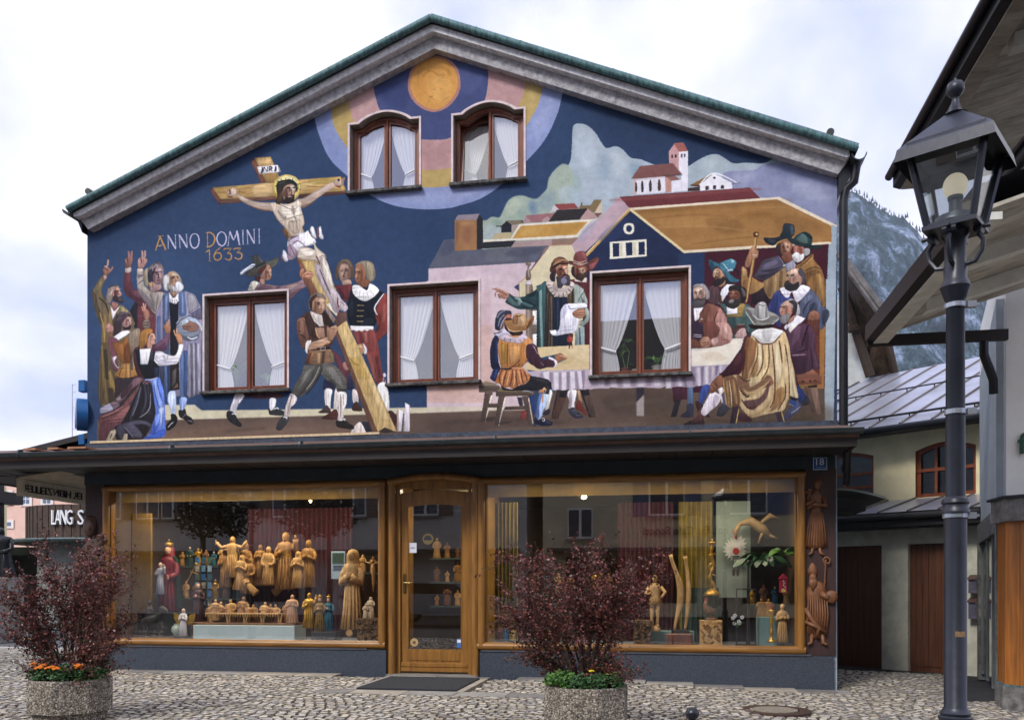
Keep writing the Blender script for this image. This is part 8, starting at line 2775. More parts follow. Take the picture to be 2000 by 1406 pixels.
for t in (.07, .1, .5):
 b_, z_ = e0 + (bk + 5.2 - e0) * t, ze + (zr - ze) * t + (.10 if t != .1 else .05); g.tube([q(smin - 2, b_, z_), q(smax + .5, b_, z_)], .016, 6)
 for i in range(15): s = smin - 1.8 + i * .58; g.tube([q(s, b_, z_ - .1), q(s, b_, z_ + .01)], .014, 5)
g.build('snow_rail', DMETAL, annex)
g = MB(); g.tube([q(smin - 2, e0 - .06, ze - .07), q(smax + .6, e0 - .06, ze - .07)], .07, 10); abox(g, L0, R0, e0, bk, ze - .1, ze - .07); g.build('eaves_gutter', DMETAL, annex, smooth=30)
g = MB(); a, b = Zp(1618, 985, 12.6), Zp(1728, 992, 12.2); P = []
for i in range(9): t = i / 8; P.append((a.x + (b.x - a.x) * (.02 + .98 * t), a.z + .22 * math.cos(t * 1.2) - .02))
P2 = [(x, z - .03) for x, z in reversed(P)]; g.prism(P + P2, .35, 1.6); pr = g.build('porch_roof', mat('greenish zinc', '76807c', .3, .3, 4, .1, metal=.5), house, smooth=30)
g = MB(); g.box(HX1, b.x - .25, .45, 1.5, a.z - .12, a.z + .04); g.build('soffit', mat('black soffit', '0e0e10', .7), pr)
for k, (yt, yb) in enumerate(((1122, 1158), (1166, 1208))):
 A, B = Ap(1897, yt, -.02), Ap(1911, yb, -.02); m_ = (A + B) / 2; g = MB(); abox(g, A, B, -.14, -.02, B.z, A.z - .06); mb = g.build('mailbox', mat('grey violet metal', '6f6a7c', .4, .2, metal=.3), label=('upper grey mailbox on the garage wall end, beside the dark door frame', 'lower grey mailbox on the garage wall end')[k], cat='mailbox', group='mailboxes on the garage wall')
 g = MB(); s0, s1 = S(A), S(B); g.add([q(s0 - .02, -.17, A.z - .07), q(s1 + .02, -.17, A.z - .07), q(s1 + .02, -.02, A.z), q(s0 - .02, -.02, A.z), q(s0 - .02, -.17, A.z - .085), q(s1 + .02, -.17, A.z - .085)], [(0, 1, 2, 3), (0, 4, 5, 1)]); g.build('lid', mat('brown lid', '5c4440', .5), mb, origin=None)
# ---------------------------------------------------------------- right chalet
ch = empty('chalet', (6.5, 0, -.15), 'white plastered chalet at the right edge with wide boarded eaves and a wooden pillar', 'building')
CW = mat('off white plaster', 'eeece4', .9, .06, 2, .3, 60); GW = mat('plaster toned as shaded', 'b9c0c4', .9, .12, 3, .3, 60); EB = mat('weathered eaves boards', 'dcd6c8', .8, .45, 5, .2, col2='9c9686', stretch=(.3, 1, 1)); EP = mat('pale grey painted beam', 'e6e6dc', .7, .15, 6, .2)
CNX, CNY = 3.88, -1.67
z_l = 1.31 + 10.05 * (1140 - 975) / F
def side(px_, y): # x on the receding side wall
 return CNX + (y - CNY) * .27
g = MB(); g.prism([(CNX, CNY), (10, CNY), (10, 6), (side(0, 6) + .2, 6), (side(0, 2.9) + .2, 2.9)], z_l, 6.35, 'z'); g.build('front_wall', CW, ch)
g = MB(); g.add([(CNX - .0, CNY + .004, 2.1), (side(0, 2.9), 2.9, 2.1), (side(0, 2.9), 2.9, 4.6), (CNX - .0, CNY + .004, 4.6)], [(0, 1, 2, 3)]); g.prism([(CNX - .001, CNY + .3), (CNX + .3, CNY + .3), (side(0, 2.9) + .3, 2.9), (side(0, 2.9), 2.9)], 2.1, 4.7, 'z'); g.build('side_wall', GW, ch)  # side wall's blue grey is its shade put into the plaster colour
STN = mat('granite slab', '8a8884', .8, .4, 9, .6, 80, col2='55534f', detail=8)
cxp, cyp = 4.08, -1.45
g = MB(); g.prism([(3.86, -1.72), (4.14, -1.95), (5.2, -1.95), (5.2, -1.0), (3.88, -1.2)], z_l - .26, z_l - .002, 'z'); g.build('stone_corbel', STN, ch)
g = MB(); g.prism([(3.83, -1.76), (4.14, -2.0), (5.2, -2.0), (5.2, -.9), (3.83, -1.2)], z_l, z_l + .03, 'z'); g.build('drip_ledge', DMETAL, ch)
PO = [(3.91, -1.55), (4.12, -1.86), (4.6, -1.92), (4.85, -1.6), (4.75, -1.2), (3.97, -1.15)]
PW = mat('orange brown pillar wood', 'b86f26', .45, .35, 3, .2, col2='85501c', stretch=(8, 8, .5))
zp0 = .12; zp1 = z_l - .262
pil = empty('pillar', (4.1, -1.6, zp0), 'x', 'x'); del pil['label']; del pil['category']; pil.parent = ch; pil.location = Vector((4.1, -1.6, zp0)) - wloc(ch)
for i in range(len(PO)):
 p, q_ = Vector((*PO[i], 0)), Vector((*PO[(i + 1) % len(PO)], 0)); n = 2
 for k in range(n):
  a1 = p.lerp(q_, (k + .01) / n); b1 = p.lerp(q_, (k + .99) / n); c1 = Vector((4.35, -1.5, 0)); g = MB(); g.prism([(a1.x, a1.y), (b1.x, b1.y), (b1.lerp(c1, .12).x, b1.lerp(c1, .12).y), (a1.lerp(c1, .12).x, a1.lerp(c1, .12).y)], zp0, zp1, 'z'); g.build('board', PW, pil)
g = MB(); c1 = Vector((4.35, -1.5, 0)); g.prism([tuple((Vector((*p, 0)) + (Vector((*p, 0)) - c1) * .05).xy) for p in PO], -.3, zp0, 'z'); g.build('stone_base', STN, pil)
g = MB(); g.prism([tuple((Vector((*p, 0)) + (Vector((*p, 0)) - c1) * .03).xy) for p in PO], zp0, zp0 + .02, 'z'); g.build('copper_collar', COPPER, pil)
g = MB(); sx_ = lambda y: side(0, y) 
for y0_, y1_, z0_, z1_, m_, nm in ((-1.1, -.85, -.2, 1.95, STN, 'door_jamb'), (2.2, 2.5, -.2, 1.95, STN, 'door_jamb'), (-1.1, 2.5, 1.95, 2.25, STN, 'door_lintel')):
 g = MB(); g.prism([(sx_(y0_) - .06, y0_), (sx_(y1_) - .06, y1_), (sx_(y1_) + .2, y1_), (sx_(y0_) + .2, y0_)], z0_, z1_, 'z'); g.build(nm, STN, ch)
g = MB(); g.prism([(sx_(-.85), -.85), (sx_(2.2), 2.2), (sx_(2.2) + .03, 2.2), (sx_(-.85) + .03, -.85)], -.05, 1.95, 'z'); g.build('door_pane', glass('dark door glass', .12, (.4, .5, .48)), ch)
for y_ in (-.8, .1, 1.1, 2.15): g = MB(); g.prism([(sx_(y_) - .02, y_), (sx_(y_ + .05) - .02, y_ + .05), (sx_(y_ + .05) + .03, y_ + .05), (sx_(y_) + .03, y_)], -.1, 1.94, 'z'); g.build('door_stile', mat('silver door frame', '9a9c9a', .4, .1, metal=.5), ch)
text_obj('fr', .36, 'green_lettering', mat('dark green letters', '154a34', .4, .1), ch, loc=(Wp(1986, 885, CNY).x, CNY - .03, Zp(1986, 888, 10.0).z), ext=.02, align='LEFT')
def eave(x0, x1, y0, y1, z, rise, n, beams, nm):
 nb = int((y1 - y0) / .19)
 for i in range(nb):
  a1, b1 = y0 + (y1 - y0) * i / nb, y0 + (y1 - y0) * (i + 1) / nb - .008; g = MB(); g.add([(x0, a1, z), (x1, a1, z + rise), (x1, b1, z + rise), (x0, b1, z), (x0, a1, z + .03), (x1, a1, z + rise + .03), (x1, b1, z + rise + .03), (x0, b1, z + .03)], [(0, 3, 2, 1), (4, 5, 6, 7), (0, 1, 5, 4), (2, 3, 7, 6), (0, 4, 7, 3), (1, 2, 6, 5)]); g.build('eaves_board', EB, ch)
 for bx, b_y in beams: g = MB(); f0 = z + rise * (bx - x0) / (x1 - x0); g.prism([(bx, f0 - .13), (x1, z + rise - .15), (x1, z + rise - .002), (bx, f0 - .002)], b_y, b_y + .14); g.build('beam_end', EP, ch)
 g = MB(); g.add([(x0 - .08, y0 - .1, z - .02), (x0, y0 - .1, z - .05), (x0, y1 + .02, z - .05), (x0 - .08, y1 + .02, z - .02), (x0 - .08, y0 - .1, z + .16), (x0, y0 - .1, z + .16), (x0, y1 + .02, z + .16), (x0 - .08, y1 + .02, z + .16)], [(0, 3, 2, 1), (4, 5, 6, 7), (0, 1, 5, 4), (1, 2, 6, 5), (2, 3, 7, 6), (3, 0, 4, 7)]); g.build('fascia', DMETAL, ch)
 g = MB(); g.box(x0 + .002, x0 + .16, y0, y1, z - .06, z - .002); g.build('fascia_board', EP if nm else EB, ch)
 g = MB(); g.tube([(x0 - .12, y0 - .1, z + .12), (x0 - .12, y1 + .05, z + .12)], .045, 10); g.build('gutter', DMETAL, ch, smooth=True) if z > 5 else None
 g = MB(); g.add([(x0 - .05, y0 - .1, z + .17), (x1 + .1, y0 - .1, z + rise + .2), (x1 + .1, y1 + .05, z + rise + .2), (x0 - .05, y1 + .05, z + .17)], [(0, 1, 2, 3)]); g.build('roof_sheet', DMETAL, ch, fix=False)
eave(2.36, 4.15, -5.4, -1.95, 4.14, .55, 0, ((2.60, -4.35), (2.62, -3.1)), 1)
g = MB(); g.box(2.3, 3.8, -1.97, -1.9, 4.06, 4.18); g.build('end_board', DKWOOD, ch)
g = MB(); g.tube([(3.55, -1.95, 4.05), (3.55, -1.95, 3.9), (3.7, -1.8, 3.65), (3.72, -1.75, 3.5)], .05, 8); g.build('bent_pipe', DMETAL, ch, smooth=True)
eave(2.72, 4.3, -6.6, -1.72, 6.0, .35, 0, ((2.95, -4.45),), 0)
g = MB(); a, b = Zp(1935, 385, 8.4), Zp(2040, 262, 7.2); g.tube([a, b], .055, 10); a2, b2 = Zp(1940, 350, 8.4), Zp(2040, 225, 7.2); g.tube([a2, b2], .03, 8); a3, b3 = Zp(1937, 366, 8.5), Zp(2040, 243, 7.3); g.tube([a3, b3], .02, 8); g.build('cross_gutter', DMETAL, ch, smooth=True)
# ---------------------------------------------------------------- old barn behind
bn = empty('old_barn', Zp(1700, 1100, 24), 'old gabled barn with brown boarded eaves behind the metal roof', 'building'); T_ = 22.
z_ = lambda px, py, t=T_: Zp(px, py, t)
g = MB(); P = [z_(1560, 760), z_(1697, 760), z_(1697, 700), z_(1648, 600), z_(1560, 480)]; n = len(P); B = [p + Vector((1.5, 6, 0)) for p in P]; g.add(P + B, [tuple(range(n)), tuple(range(2 * n - 1, n - 1, -1))] + [(i, (i + 1) % n, (i + 1) % n + n, i + n) for i in range(n)]); g.build('wall', mat('whitewashed barn wall', 'cdd0cc', .9, .2, 2), bn)
SH = mat('brown barn boards', '54402f', .85, .5, 6, .5, col2='2a1f18')
a0_, a1_ = z_(1640, 505, 20.5), z_(1722, 612, 20.5); b0_, b1_ = z_(1648, 590, 22.4), z_(1695, 705, 22.4)
for i in range(16):
 t0, t1 = i / 16, (i + .93) / 16; g = MB()
 A1, A2 = a0_.lerp(a1_, t0), a0_.lerp(a1_, t1); B1, B2 = b0_.lerp(b1_, t0), b0_.lerp(b1_, t1)
 g.add([A1, A2, B2, B1] + [p + Vector((0, 0, .04)) for p in (A1, A2, B2, B1)], [(0, 1, 2, 3), (4, 7, 6, 5), (0, 4, 5, 1), (2, 6, 7, 3)]); g.build('eaves_board', SH, bn)
a0_, a1_ = z_(1700, 600, 21), z_(1752, 735, 21); b0_, b1_ = z_(1690, 640, 23), z_(1745, 790, 23)
g = MB(); g.add([z_(1690, 640, 22.5), z_(1722, 614, 22), z_(1752, 735, 22), z_(1745, 760, 22.5), z_(1700, 760, 22.5)], [(0, 1, 2, 3, 4)]); g.build('side_eaves', SH, bn, fix=False)
g = MB(); g.tube([z_(1636, 492, 20.4), z_(1722, 606, 20.4)], .12, 6); g.tube([z_(1636, 500, 20.3), z_(1718, 615, 20.3)], .06, 6); g.build('verge', mat('grey verge board', '6f6a68', .8, .4, 6), bn)
g = MB(); g.tube([z_(1728, 640, 21.8), z_(1750, 735, 21.8)], .09, 6); g.tube([z_(1645, 560, 21.6), z_(1700, 735, 21.6)], .12, 6); g.tube([z_(1657, 643, 21.5), z_(1705, 640, 21.5)], .1, 6); g.build('beam', mat('dark barn beam', '3a2c22', .85, .3, 6), bn)
# ---------------------------------------------------------------- mountain
MT = bpy.data.materials.new('hazy blue rock and forest'); MT.use_nodes = True; t = MT.node_tree; b = t.nodes['Principled BSDF']; L = t.links.new; Nn = t.nodes.new
tcn = Nn('ShaderNodeTexCoord'); mpn = Nn('ShaderNodeMapping'); mpn.inputs['Scale'].default_value = (.035, .035, .02); L(tcn.outputs['Object'], mpn.inputs[0])
n1 = Nn('ShaderNodeTexNoise'); n1.inputs['Scale'].default_value = 1.6; n1.inputs['Detail'].default_value = 10; n1.inputs['Roughness'].default_value = .7; L(mpn.outputs[0], n1.inputs[0])
rp = Nn('ShaderNodeValToRGB'); els = rp.color_ramp.elements; els[0].position = .40; els[0].color = (.012, .03, .045, 1); els[1].position = .64; els[1].color = (.34, .40, .52, 1); e = els.new(.51); e.color = (.05, .09, .11, 1); e = els.new(.56); e.color = (.15, .20, .30, 1)  # aerial blue of the distance is mixed into these rock and forest colours
L(n1.outputs['Fac'], rp.inputs[0]); L(rp.outputs[0], b.inputs['Base Color']); b.inputs['Roughness'].default_value = 1; b.inputs['Specular IOR Level'].default_value = .1
n2 = Nn('ShaderNodeTexNoise'); n2.inputs['Scale'].default_value = 5; n2.inputs['Detail'].default_value = 8; L(mpn.outputs[0], n2.inputs[0]); bp = Nn('ShaderNodeBump'); bp.inputs['Distance'].default_value = 12; bp.inputs['Strength'].default_value = 1; L(n2.outputs['Fac'], bp.inputs['Height']); L(bp.outputs[0], b.inputs['Normal'])
from mathutils import noise as mn
g = MB(); TM = 620.; cols = 150; rows = 60
ridge = [(1480, 560), (1560, 420), (1630, 372), (1668, 374), (1690, 388), (1720, 402), (1745, 420), (1765, 428), (1800, 470), (1850, 520), (1950, 600), (2100, 640), (2300, 700)]
def ry(px):
 for (x0, y0), (x1, y1) in zip(ridge, ridge[1:]):
  if x0 <= px <= x1: return y0 + (y1 - y0) * (px - x0) / (x1 - x0)
 return 700
for c_ in range(cols + 1):
 px = 1480 + (2300 - 1480) * c_ / cols; top = Zp(px, ry(px), TM + 60).z
 for r_ in range(rows + 1):
  t = r_ / rows; zz = -5 + (top + 5) * t; d = TM - 120 + 180 * t ** 1.4; p = Zp(px, HY, d); nz = mn.fractal(Vector((p.x * .02, zz * .02, 3.1)), 1., 2.2, 5)
  g.v.append((p.x, p.y + nz * 22, zz + (nz * 8 + 1.8 * mn.noise(Vector((p.x * .35, 0, 7)))) * t))
for c_ in range(cols):
 for r_ in range(rows): q_ = c_ * (rows + 1) + r_; g.f.append((q_, q_ + rows + 1, q_ + rows + 2, q_ + 1)); g.m.append(0)
mt = g.build('mountain', MT, kind='structure', smooth='all', fix=False)
g = MB(); rr = random.Random(4)
for i in range(2600):
 c_ = rr.randrange(cols); r_ = rows if rr.random() < .14 else rr.randrange(4, rows + 1); p = Vector(g2v) if False else Vector(mt.data.vertices[c_ * (rows + 1) + r_].co)
 if r_ < rows and mn.noise(Vector((p.x * .02, p.z * .02, 9))) < .02: continue
 h_ = rr.uniform(2.2, 5); x, y, z = p.x + rr.uniform(-2.5, 2.5), p.y - rr.uniform(0, 3), p.z - 1; w_ = h_ * .17
 g.add([(x - w_, y, z), (x, y - w_, z), (x + w_, y, z), (x, y, z + h_)], [(0, 1, 3), (1, 2, 3), (2, 0, 3)])
g.build('conifer_forest', mat('far conifers', '1c3a34', .95, .3, .1), kind='stuff', fix=False)
# ---------------------------------------------------------------- street across, seen only in the glass
def opp(name, x0, x1, y, h, ridge_, wm, label, wins, shm, shops):
 r_ = empty(name, ((x0 + x1) / 2, y - 5, 0), label, 'building'); g = MB(); g.box(x0, x1, y - 10, y, -.1, h); g.build('wall', wm, r_)
 g = MB(); g.prism([(y + .7, h - .1), (y - 5, ridge_), (y - 10.7, h - .1), (y - 5, ridge_ - .25)], x0 - .4, x1 + .4, 'x'); g.build('roof', mat('dark roof tiles', '2f2926', .8, .4, 4, .6, 20), r_)
 for (wx, z0, z1, wd, sh) in wins:
  g = MB(); g.box(wx - wd / 2, wx + wd / 2, y + .005, y + .05, z0, z1); wn = g.build('window', mat('white frame paint', 'd8d8d4', .5, .05), r_)
  for i in (0, 1): g = MB(); g.box(wx - wd / 2 + .06 + i * wd / 2, wx - .05 + i * wd / 2, y + .055, y + .06, z0 + .07, z1 - .07); g.build('pane', mat('dull dark pane', '39404a', .2, .2, 3), wn)
  if sh:
   for s in (-1, 1): g = MB(); c_ = wx + s * (wd / 2 + .36); g.box(c_ - .32, c_ + .32, y + .005, y + .045, z0 - .03, z1 + .03); g.build('shutter', shm, wn)
  g = MB(); g.box(wx - wd / 2 - .1, wx + wd / 2 + .1, y + .06, y + .2, z0 - .1, z0 - .03); g.build('sill', mat('stone sill', '8a8780'), wn)
 g = MB(); g.box(x0 + .3, x1 - .3, y + .005, y + .9, 2.7, 2.85); g.build('shop_canopy', mat('dark shop canopy', '2a3438', .7, .2, 3), r_)
 for xx in shops: g = MB(); g.box(xx - 1.3, xx + 1.3, y + .005, y + .04, .5, 2.5); g.build('shop_window', mat('dark shop window', '14181c', .1, .1), r_)
 return r_
Wm = lambda px, py: Wp(px, py, 25.)
sh1 = mat('blue grey shutter', '4a5a74', .6, .2, 5); sh2 = mat('brown shutter', '6a5a4c', .6, .2, 5)
wz = [Wm(px, 985) for px in (1302, 1462)]
wins = [(p.x, 4.25, 5.75, 1.5, 1) for p in wz] + [(Wm(1133, 1010).x, 3.3, 4.6, 1.1, 0)] + [(p.x, 7.0, 8.2, 1.3, 1) for p in wz] + [(Wm(1600 + 160 * i, 985).x, 4.25, 5.75, 1.5, 1) for i in range(3)]
oh = opp('cafe_house', Wm(1060, 900).x, 22, -25, 9.6, 14.3, mat('cream street plaster', 'c4b89a', .9, .12, 1), 'cream house across the street with shutters and ice cafe sign, seen only reflected', wins, sh1, [0, 4.5, 9])
a, b = Wm(1257, 1035), Wm(1422, 1035); text_obj('Ital. Eis Cafe Scocci', .5, 'cafe_lettering', mat('dark lettering', '2b2f3a', .6), oh, loc=((a.x + b.x) / 2, -24.93, Wm(1340, 1043).z), rot=(R(90), 0, R(180)), width=b.x - a.x, ext=.03)
xs_ = [Wm(px, 980).x for px in (288, 394, 556, 690)]
wins = [(x, 4.4, 5.8, 1.2, 1) for x in xs_] + [(x - 9, 4.4, 5.8, 1.2, 1) for x in xs_] + [(x, 6.9, 8.0, 1.1, 1) for x in xs_] + [(Wm(830, 980).x, 4.4, 5.8, 1.2, 1)]
opp('street_house', -40, Wm(1050, 900).x - .5, -25, 8.6, 11.6, mat('pale grey street plaster', 'b4b2ae', .9, .12, 1), 'pale grey house across the street with brown shutters, seen only reflected', wins, sh2, [-18, -13, -8, -3])
LFm = mat('dark pollard leaves', '1f2c1c', .7, .5, 3)
for k, px in enumerate((395, 470, 600, 655)):
 x = Wp(px, 1000, 19.).x; y = -19. + .7 * (k % 2); r_ = empty('pollard_tree', (x, y, 0), ['first', 'second', 'third', 'fourth'][k] + ' pollard tree from the left across the street, seen only reflected', 'tree', 'pollard trees across the street')
 g = MB(); g.tube([(x, y, -.1), (x + .05, y, 1.8), (x, y, 3.2)], [.14, .11, .1], 8); [g.tube([(x, y, 3.1), (x + .8 * math.cos(t * 1.26), y + .8 * math.sin(t * 1.26), 3.9)], [.06, .03], 6) for t in range(5)]; g.build('trunk', mat('grey bark', '4a443c', .9, .4, 9), r_)
 g = MB(); rr = random.Random(k)
 for i in range(900):
  a_ = rr.uniform(0, 6.28); q_ = rr.random() ** .4; e_ = rr.uniform(-1, 1); p = Vector((x + 1.15 * q_ * math.cos(a_) * math.sqrt(1 - e_ * e_), y + 1.15 * q_ * math.sin(a_) * math.sqrt(1 - e_ * e_), 4.0 + .95 * q_ * e_)); d = Vector((rr.uniform(-1, 1), rr.uniform(-1, 1), rr.uniform(-1, 1))).normalized() * .09; d2 = d.orthogonal().normalized() * .06
  g.add([p - d, p + d2, p + d, p - d2], [(0, 1, 2, 3)])
 g.build('crown', LFm, r_, fix=False)
cx_, cy_ = Wp(850, 1200, 16).x + .3, -16.; car = empty('parked_car', (cx_, cy_, -.05), 'silver grey saloon car across the street, seen only reflected in the door glass', 'car')
PT = mat('silver car paint', '8a8f98', .25, .05, 2, metal=.6)
g = MB(); pr = [(-2.2, .3), (2.2, .3), (2.25, .6), (2.1, .82), (1.2, .95), (.6, 1.36), (-.9, 1.4), (-1.6, 1.0), (-2.15, .9), (-2.25, .6)]; g.prism([(cx_ + x, z) for x, z in pr], cy_ - .8, cy_ + .8); g.build('body', PT, car)
g = MB(); g.prism([(cx_ + x, z) for x, z in [(1.05, .97), (.55, 1.3), (-.85, 1.34), (-1.4, 1.0)]], cy_ - .805, cy_ + .805); g.build('side_window', mat('car glass', '10141a', .08), car)
for sx_1 in (-1.35, 1.4):
 for sy_ in (-.72, .72): g = MB(); g.tube([(cx_ + sx_1, cy_ + sy_ - .1, .27), (cx_ + sx_1, cy_ + sy_ + .1, .27)], .32, 18); wh = g.build('wheel', mat('tyre rubber', '101012', .8), car); g = MB(); g.tube([(cx_ + sx_1, cy_ + sy_ - .108, .27), (cx_ + sx_1, cy_ + sy_ + .108, .27)], .19, 14); g.build('rim', mat('alloy rim', '9a9ca0', .3, metal=.8), wh)
for s in (-.55, .55): g = MB(); g.box(cx_ + 2.2, cx_ + 2.27, cy_ + s - .2, cy_ + s + .2, .6, .74); g.build('headlight', mat('lamp glass', 'c8ccd0', .1), car)

# ---------------------------------------------------------------- paving
ST = [mat('cobble a', 'dcd5c8', .55, .35, 12, .5, 60, col2='9f9a92'), mat('cobble b', 'ccc6ba', .55, .35, 12, .5, 60, col2='8c8882'), mat('cobble c', 'e2d8c6', .55, .35, 12, .5, 60, col2='a09684'), mat('cobble d', 'b8b4b2', .5, .35, 12, .5, 60, col2='7a787c'), mat('cobble e', 'd2c4aa', .6, .35, 12, .5, 60, col2='988c7a')]
rr = random.Random(21); JNT = mat('dirty joint', '8a8276', .95, .4, 40, .3, col2='4a433a')
def stone_geo(w_, d_, h_):
 b = .006; j = lambda s: rr.uniform(-s, s); q = []
 base = [(-w_ / 2, -d_ / 2), (w_ / 2, -d_ / 2), (w_ / 2, d_ / 2), (-w_ / 2, d_ / 2)]
 base = [(x + j(.008), y + j(.008)) for x, y in base]; lo = [(x, y, -.05) for x, y in base]; mid = [(x, y, h_ - .01) for x, y in base]; top = [(x * (1 - 2.2 * b / w_), y * (1 - 2.2 * b / d_), h_ + j(.003)) for x, y in base]
 return lo + mid + top, [(0, 1, 5, 4), (1, 2, 6, 5), (2, 3, 7, 6), (3, 0, 4, 7), (4, 5, 9, 8), (5, 6, 10, 9), (6, 7, 11, 10), (7, 4, 8, 11), (8, 9, 10, 11)]  # four sides, four bevels, top
tmpl = []
for k in range(20):
 v, f = stone_geo(rr.uniform(.082, .104), rr.uniform(.060, .074), .0); me = bpy.data.meshes.new('paving_stone'); me.from_pydata(v, [], f); me.materials.append(ST[k % 5]); me.materials.append(JNT); me.polygons.foreach_set('material_index', [1] * 8 + [0]); tmpl.append((me, v, f))
def clear(x, y):
 if -9.25 < x < 2.32 and y > -.42: return False
 if -4.02 < x < -2.50 and -1.98 < y: return False
 if x > 2.3 and y > -.9 and (x > 3.2 + .25 * (y + 1) or y > 3.0 - (x - 2.3) * .34): return x < 3.55 + .3 * max(0, y + 1) and y < 3.2 - (x - 2.3) * .34
 return True
slabs = []
L_ = 1.55; stones = []
row = -8.6
while row < 3.4:
 for half in range(-1, 1):
  pass
 x = -15.5
 while x < 6.2:
  u = (x + 40) / L_; fr_ = u - math.floor(u); arch_h = .21 * math.sin(math.pi * fr_); slope = .21 * math.pi / L_ * math.cos(math.pi * fr_)
  y = row + arch_h; w_ = rr.uniform(.092, .125)
  if x < -9.3 and y > 2.7: pass
  elif clear(x, y): stones.append((x + w_ / 2, y + rr.uniform(-.008, .008), math.atan(slope) * .9 + rr.uniform(-.08, .08), w_))
  x += (w_ + .008) * math.cos(math.atan(slope))
 row += .1
paving = empty('cobbled_pavement', (0, -4, -.1), 'x', 'x'); del paving['label']; del paving['category']; paving['kind'] = 'structure'
def vis(s):
 x, y = s[0], s[1] + DD; dep = CS * y - SN * x; lat = CS * x + SN * y
 if dep < .5: return None
 px = CX + F * lat / dep; py = HY + F * 1.4 / dep
 return dep if (0 < px < 2000 and py < 1403) else None
sel = [(vis(s), s) for s in stones]; vs_ = sorted([q_ for q_ in sel if q_[0]], key=lambda q_: q_[0]); near = set(id(q_[1]) for q_ in vs_[:290])
g = MB(); g2m = []
for s in stones:
 k = rr.randrange(20); me, v, f = tmpl[k]; z = gz(s[0]) + rr.uniform(-.006, .003) 
 if id(s) in near:
  o = bpy.data.objects.new('paving_stone', me); COL.objects.link(o); o.parent = paving; o.location = Vector((s[0], s[1], z)) - wloc(paving); o.rotation_euler = (rr.uniform(-.03, .03), rr.uniform(-.03, .03), s[2])
 else:
  if s[1] < -7.6 or (s[0] < -12.5): 
   if rr.random() < .0: continue
  c_, n_ = math.cos(s[2]), math.sin(s[2]); sc = s[3] / .105; tx, ty = rr.uniform(-.05, .05), rr.uniform(-.05, .05); g.cur = k % 5
  g.add([(s[0] + (a_ * c_ * sc - b_ * n_), s[1] + (a_ * n_ * sc + b_ * c_), z + q_ + a_ * tx + b_ * ty) for a_, b_, q_ in v], f); g.m[-9:] = [5] * 8 + [k % 5]
cs_ = g.build('paving_stones', ST + [JNT], paving, kind='stuff', fix=False)
print('STONES', len(stones))
SL = [mat('paving slab grey', '94908a', .7, .25, 5, .3, 60), mat('paving slab warm', 'a39a8c', .7, .25, 5, .3, 60), mat('paving slab dark', '7c7874', .7, .25, 5, .3, 60)]
def slab(x0, x1, y0, y1, dz=0):
 z = (gz(x0) + gz(x1)) / 2 + .006 + dz; g = MB(); g.box(x0 + .006, x1 - .006, y0 + .006, y1 - .006, z - .06, z, .004); g.build('paving_slab', SL[rr.randrange(3)], paving)
x = -9.0
while x < 2.4:
 w_ = rr.uniform(.5, .95); x1 = min(x + w_, 2.45)
 if not (x1 > -4.05 and x < -2.48): slab(x, x1, -.42, -.07)
 x = x1
for x0, x1 in ((-4.4, -3.9), (-3.9, -3.2), (-3.2, -2.55), (-2.55, -1.9), (-1.9, -1.3)): slab(x0, x1, -2.28, -1.96, .004); 
for x0, x1 in ((-4.05, -3.3), (-3.3, -2.5)): slab(x0, x1, -1.9, -1.2); slab(x0, x1, -1.2, -.42); slab(x0, x1, -.42, -.21)
g = MB(); c_ = Vector((1.22, -2.35, gz(1.2) + .004)); g.lathe([(.40, -.03), (.40, .008), (.27, .010), (.27, -.02)], c_, 40); mh = g.build('manhole_cover', mat('rusty iron', '4a352c', .6, .4, 30, .6, 120, metal=.3), label='round rusty manhole cover with a pale concrete centre in the cobbles', cat='manhole cover')
g = MB(); g.tube([c_ + Vector((0, 0, -.02)), c_ + Vector((0, 0, .013))], .25, 36); g.build('concrete_infill', mat('worn concrete', '8a8070', .9, .4, 30, .6, 100), mh)

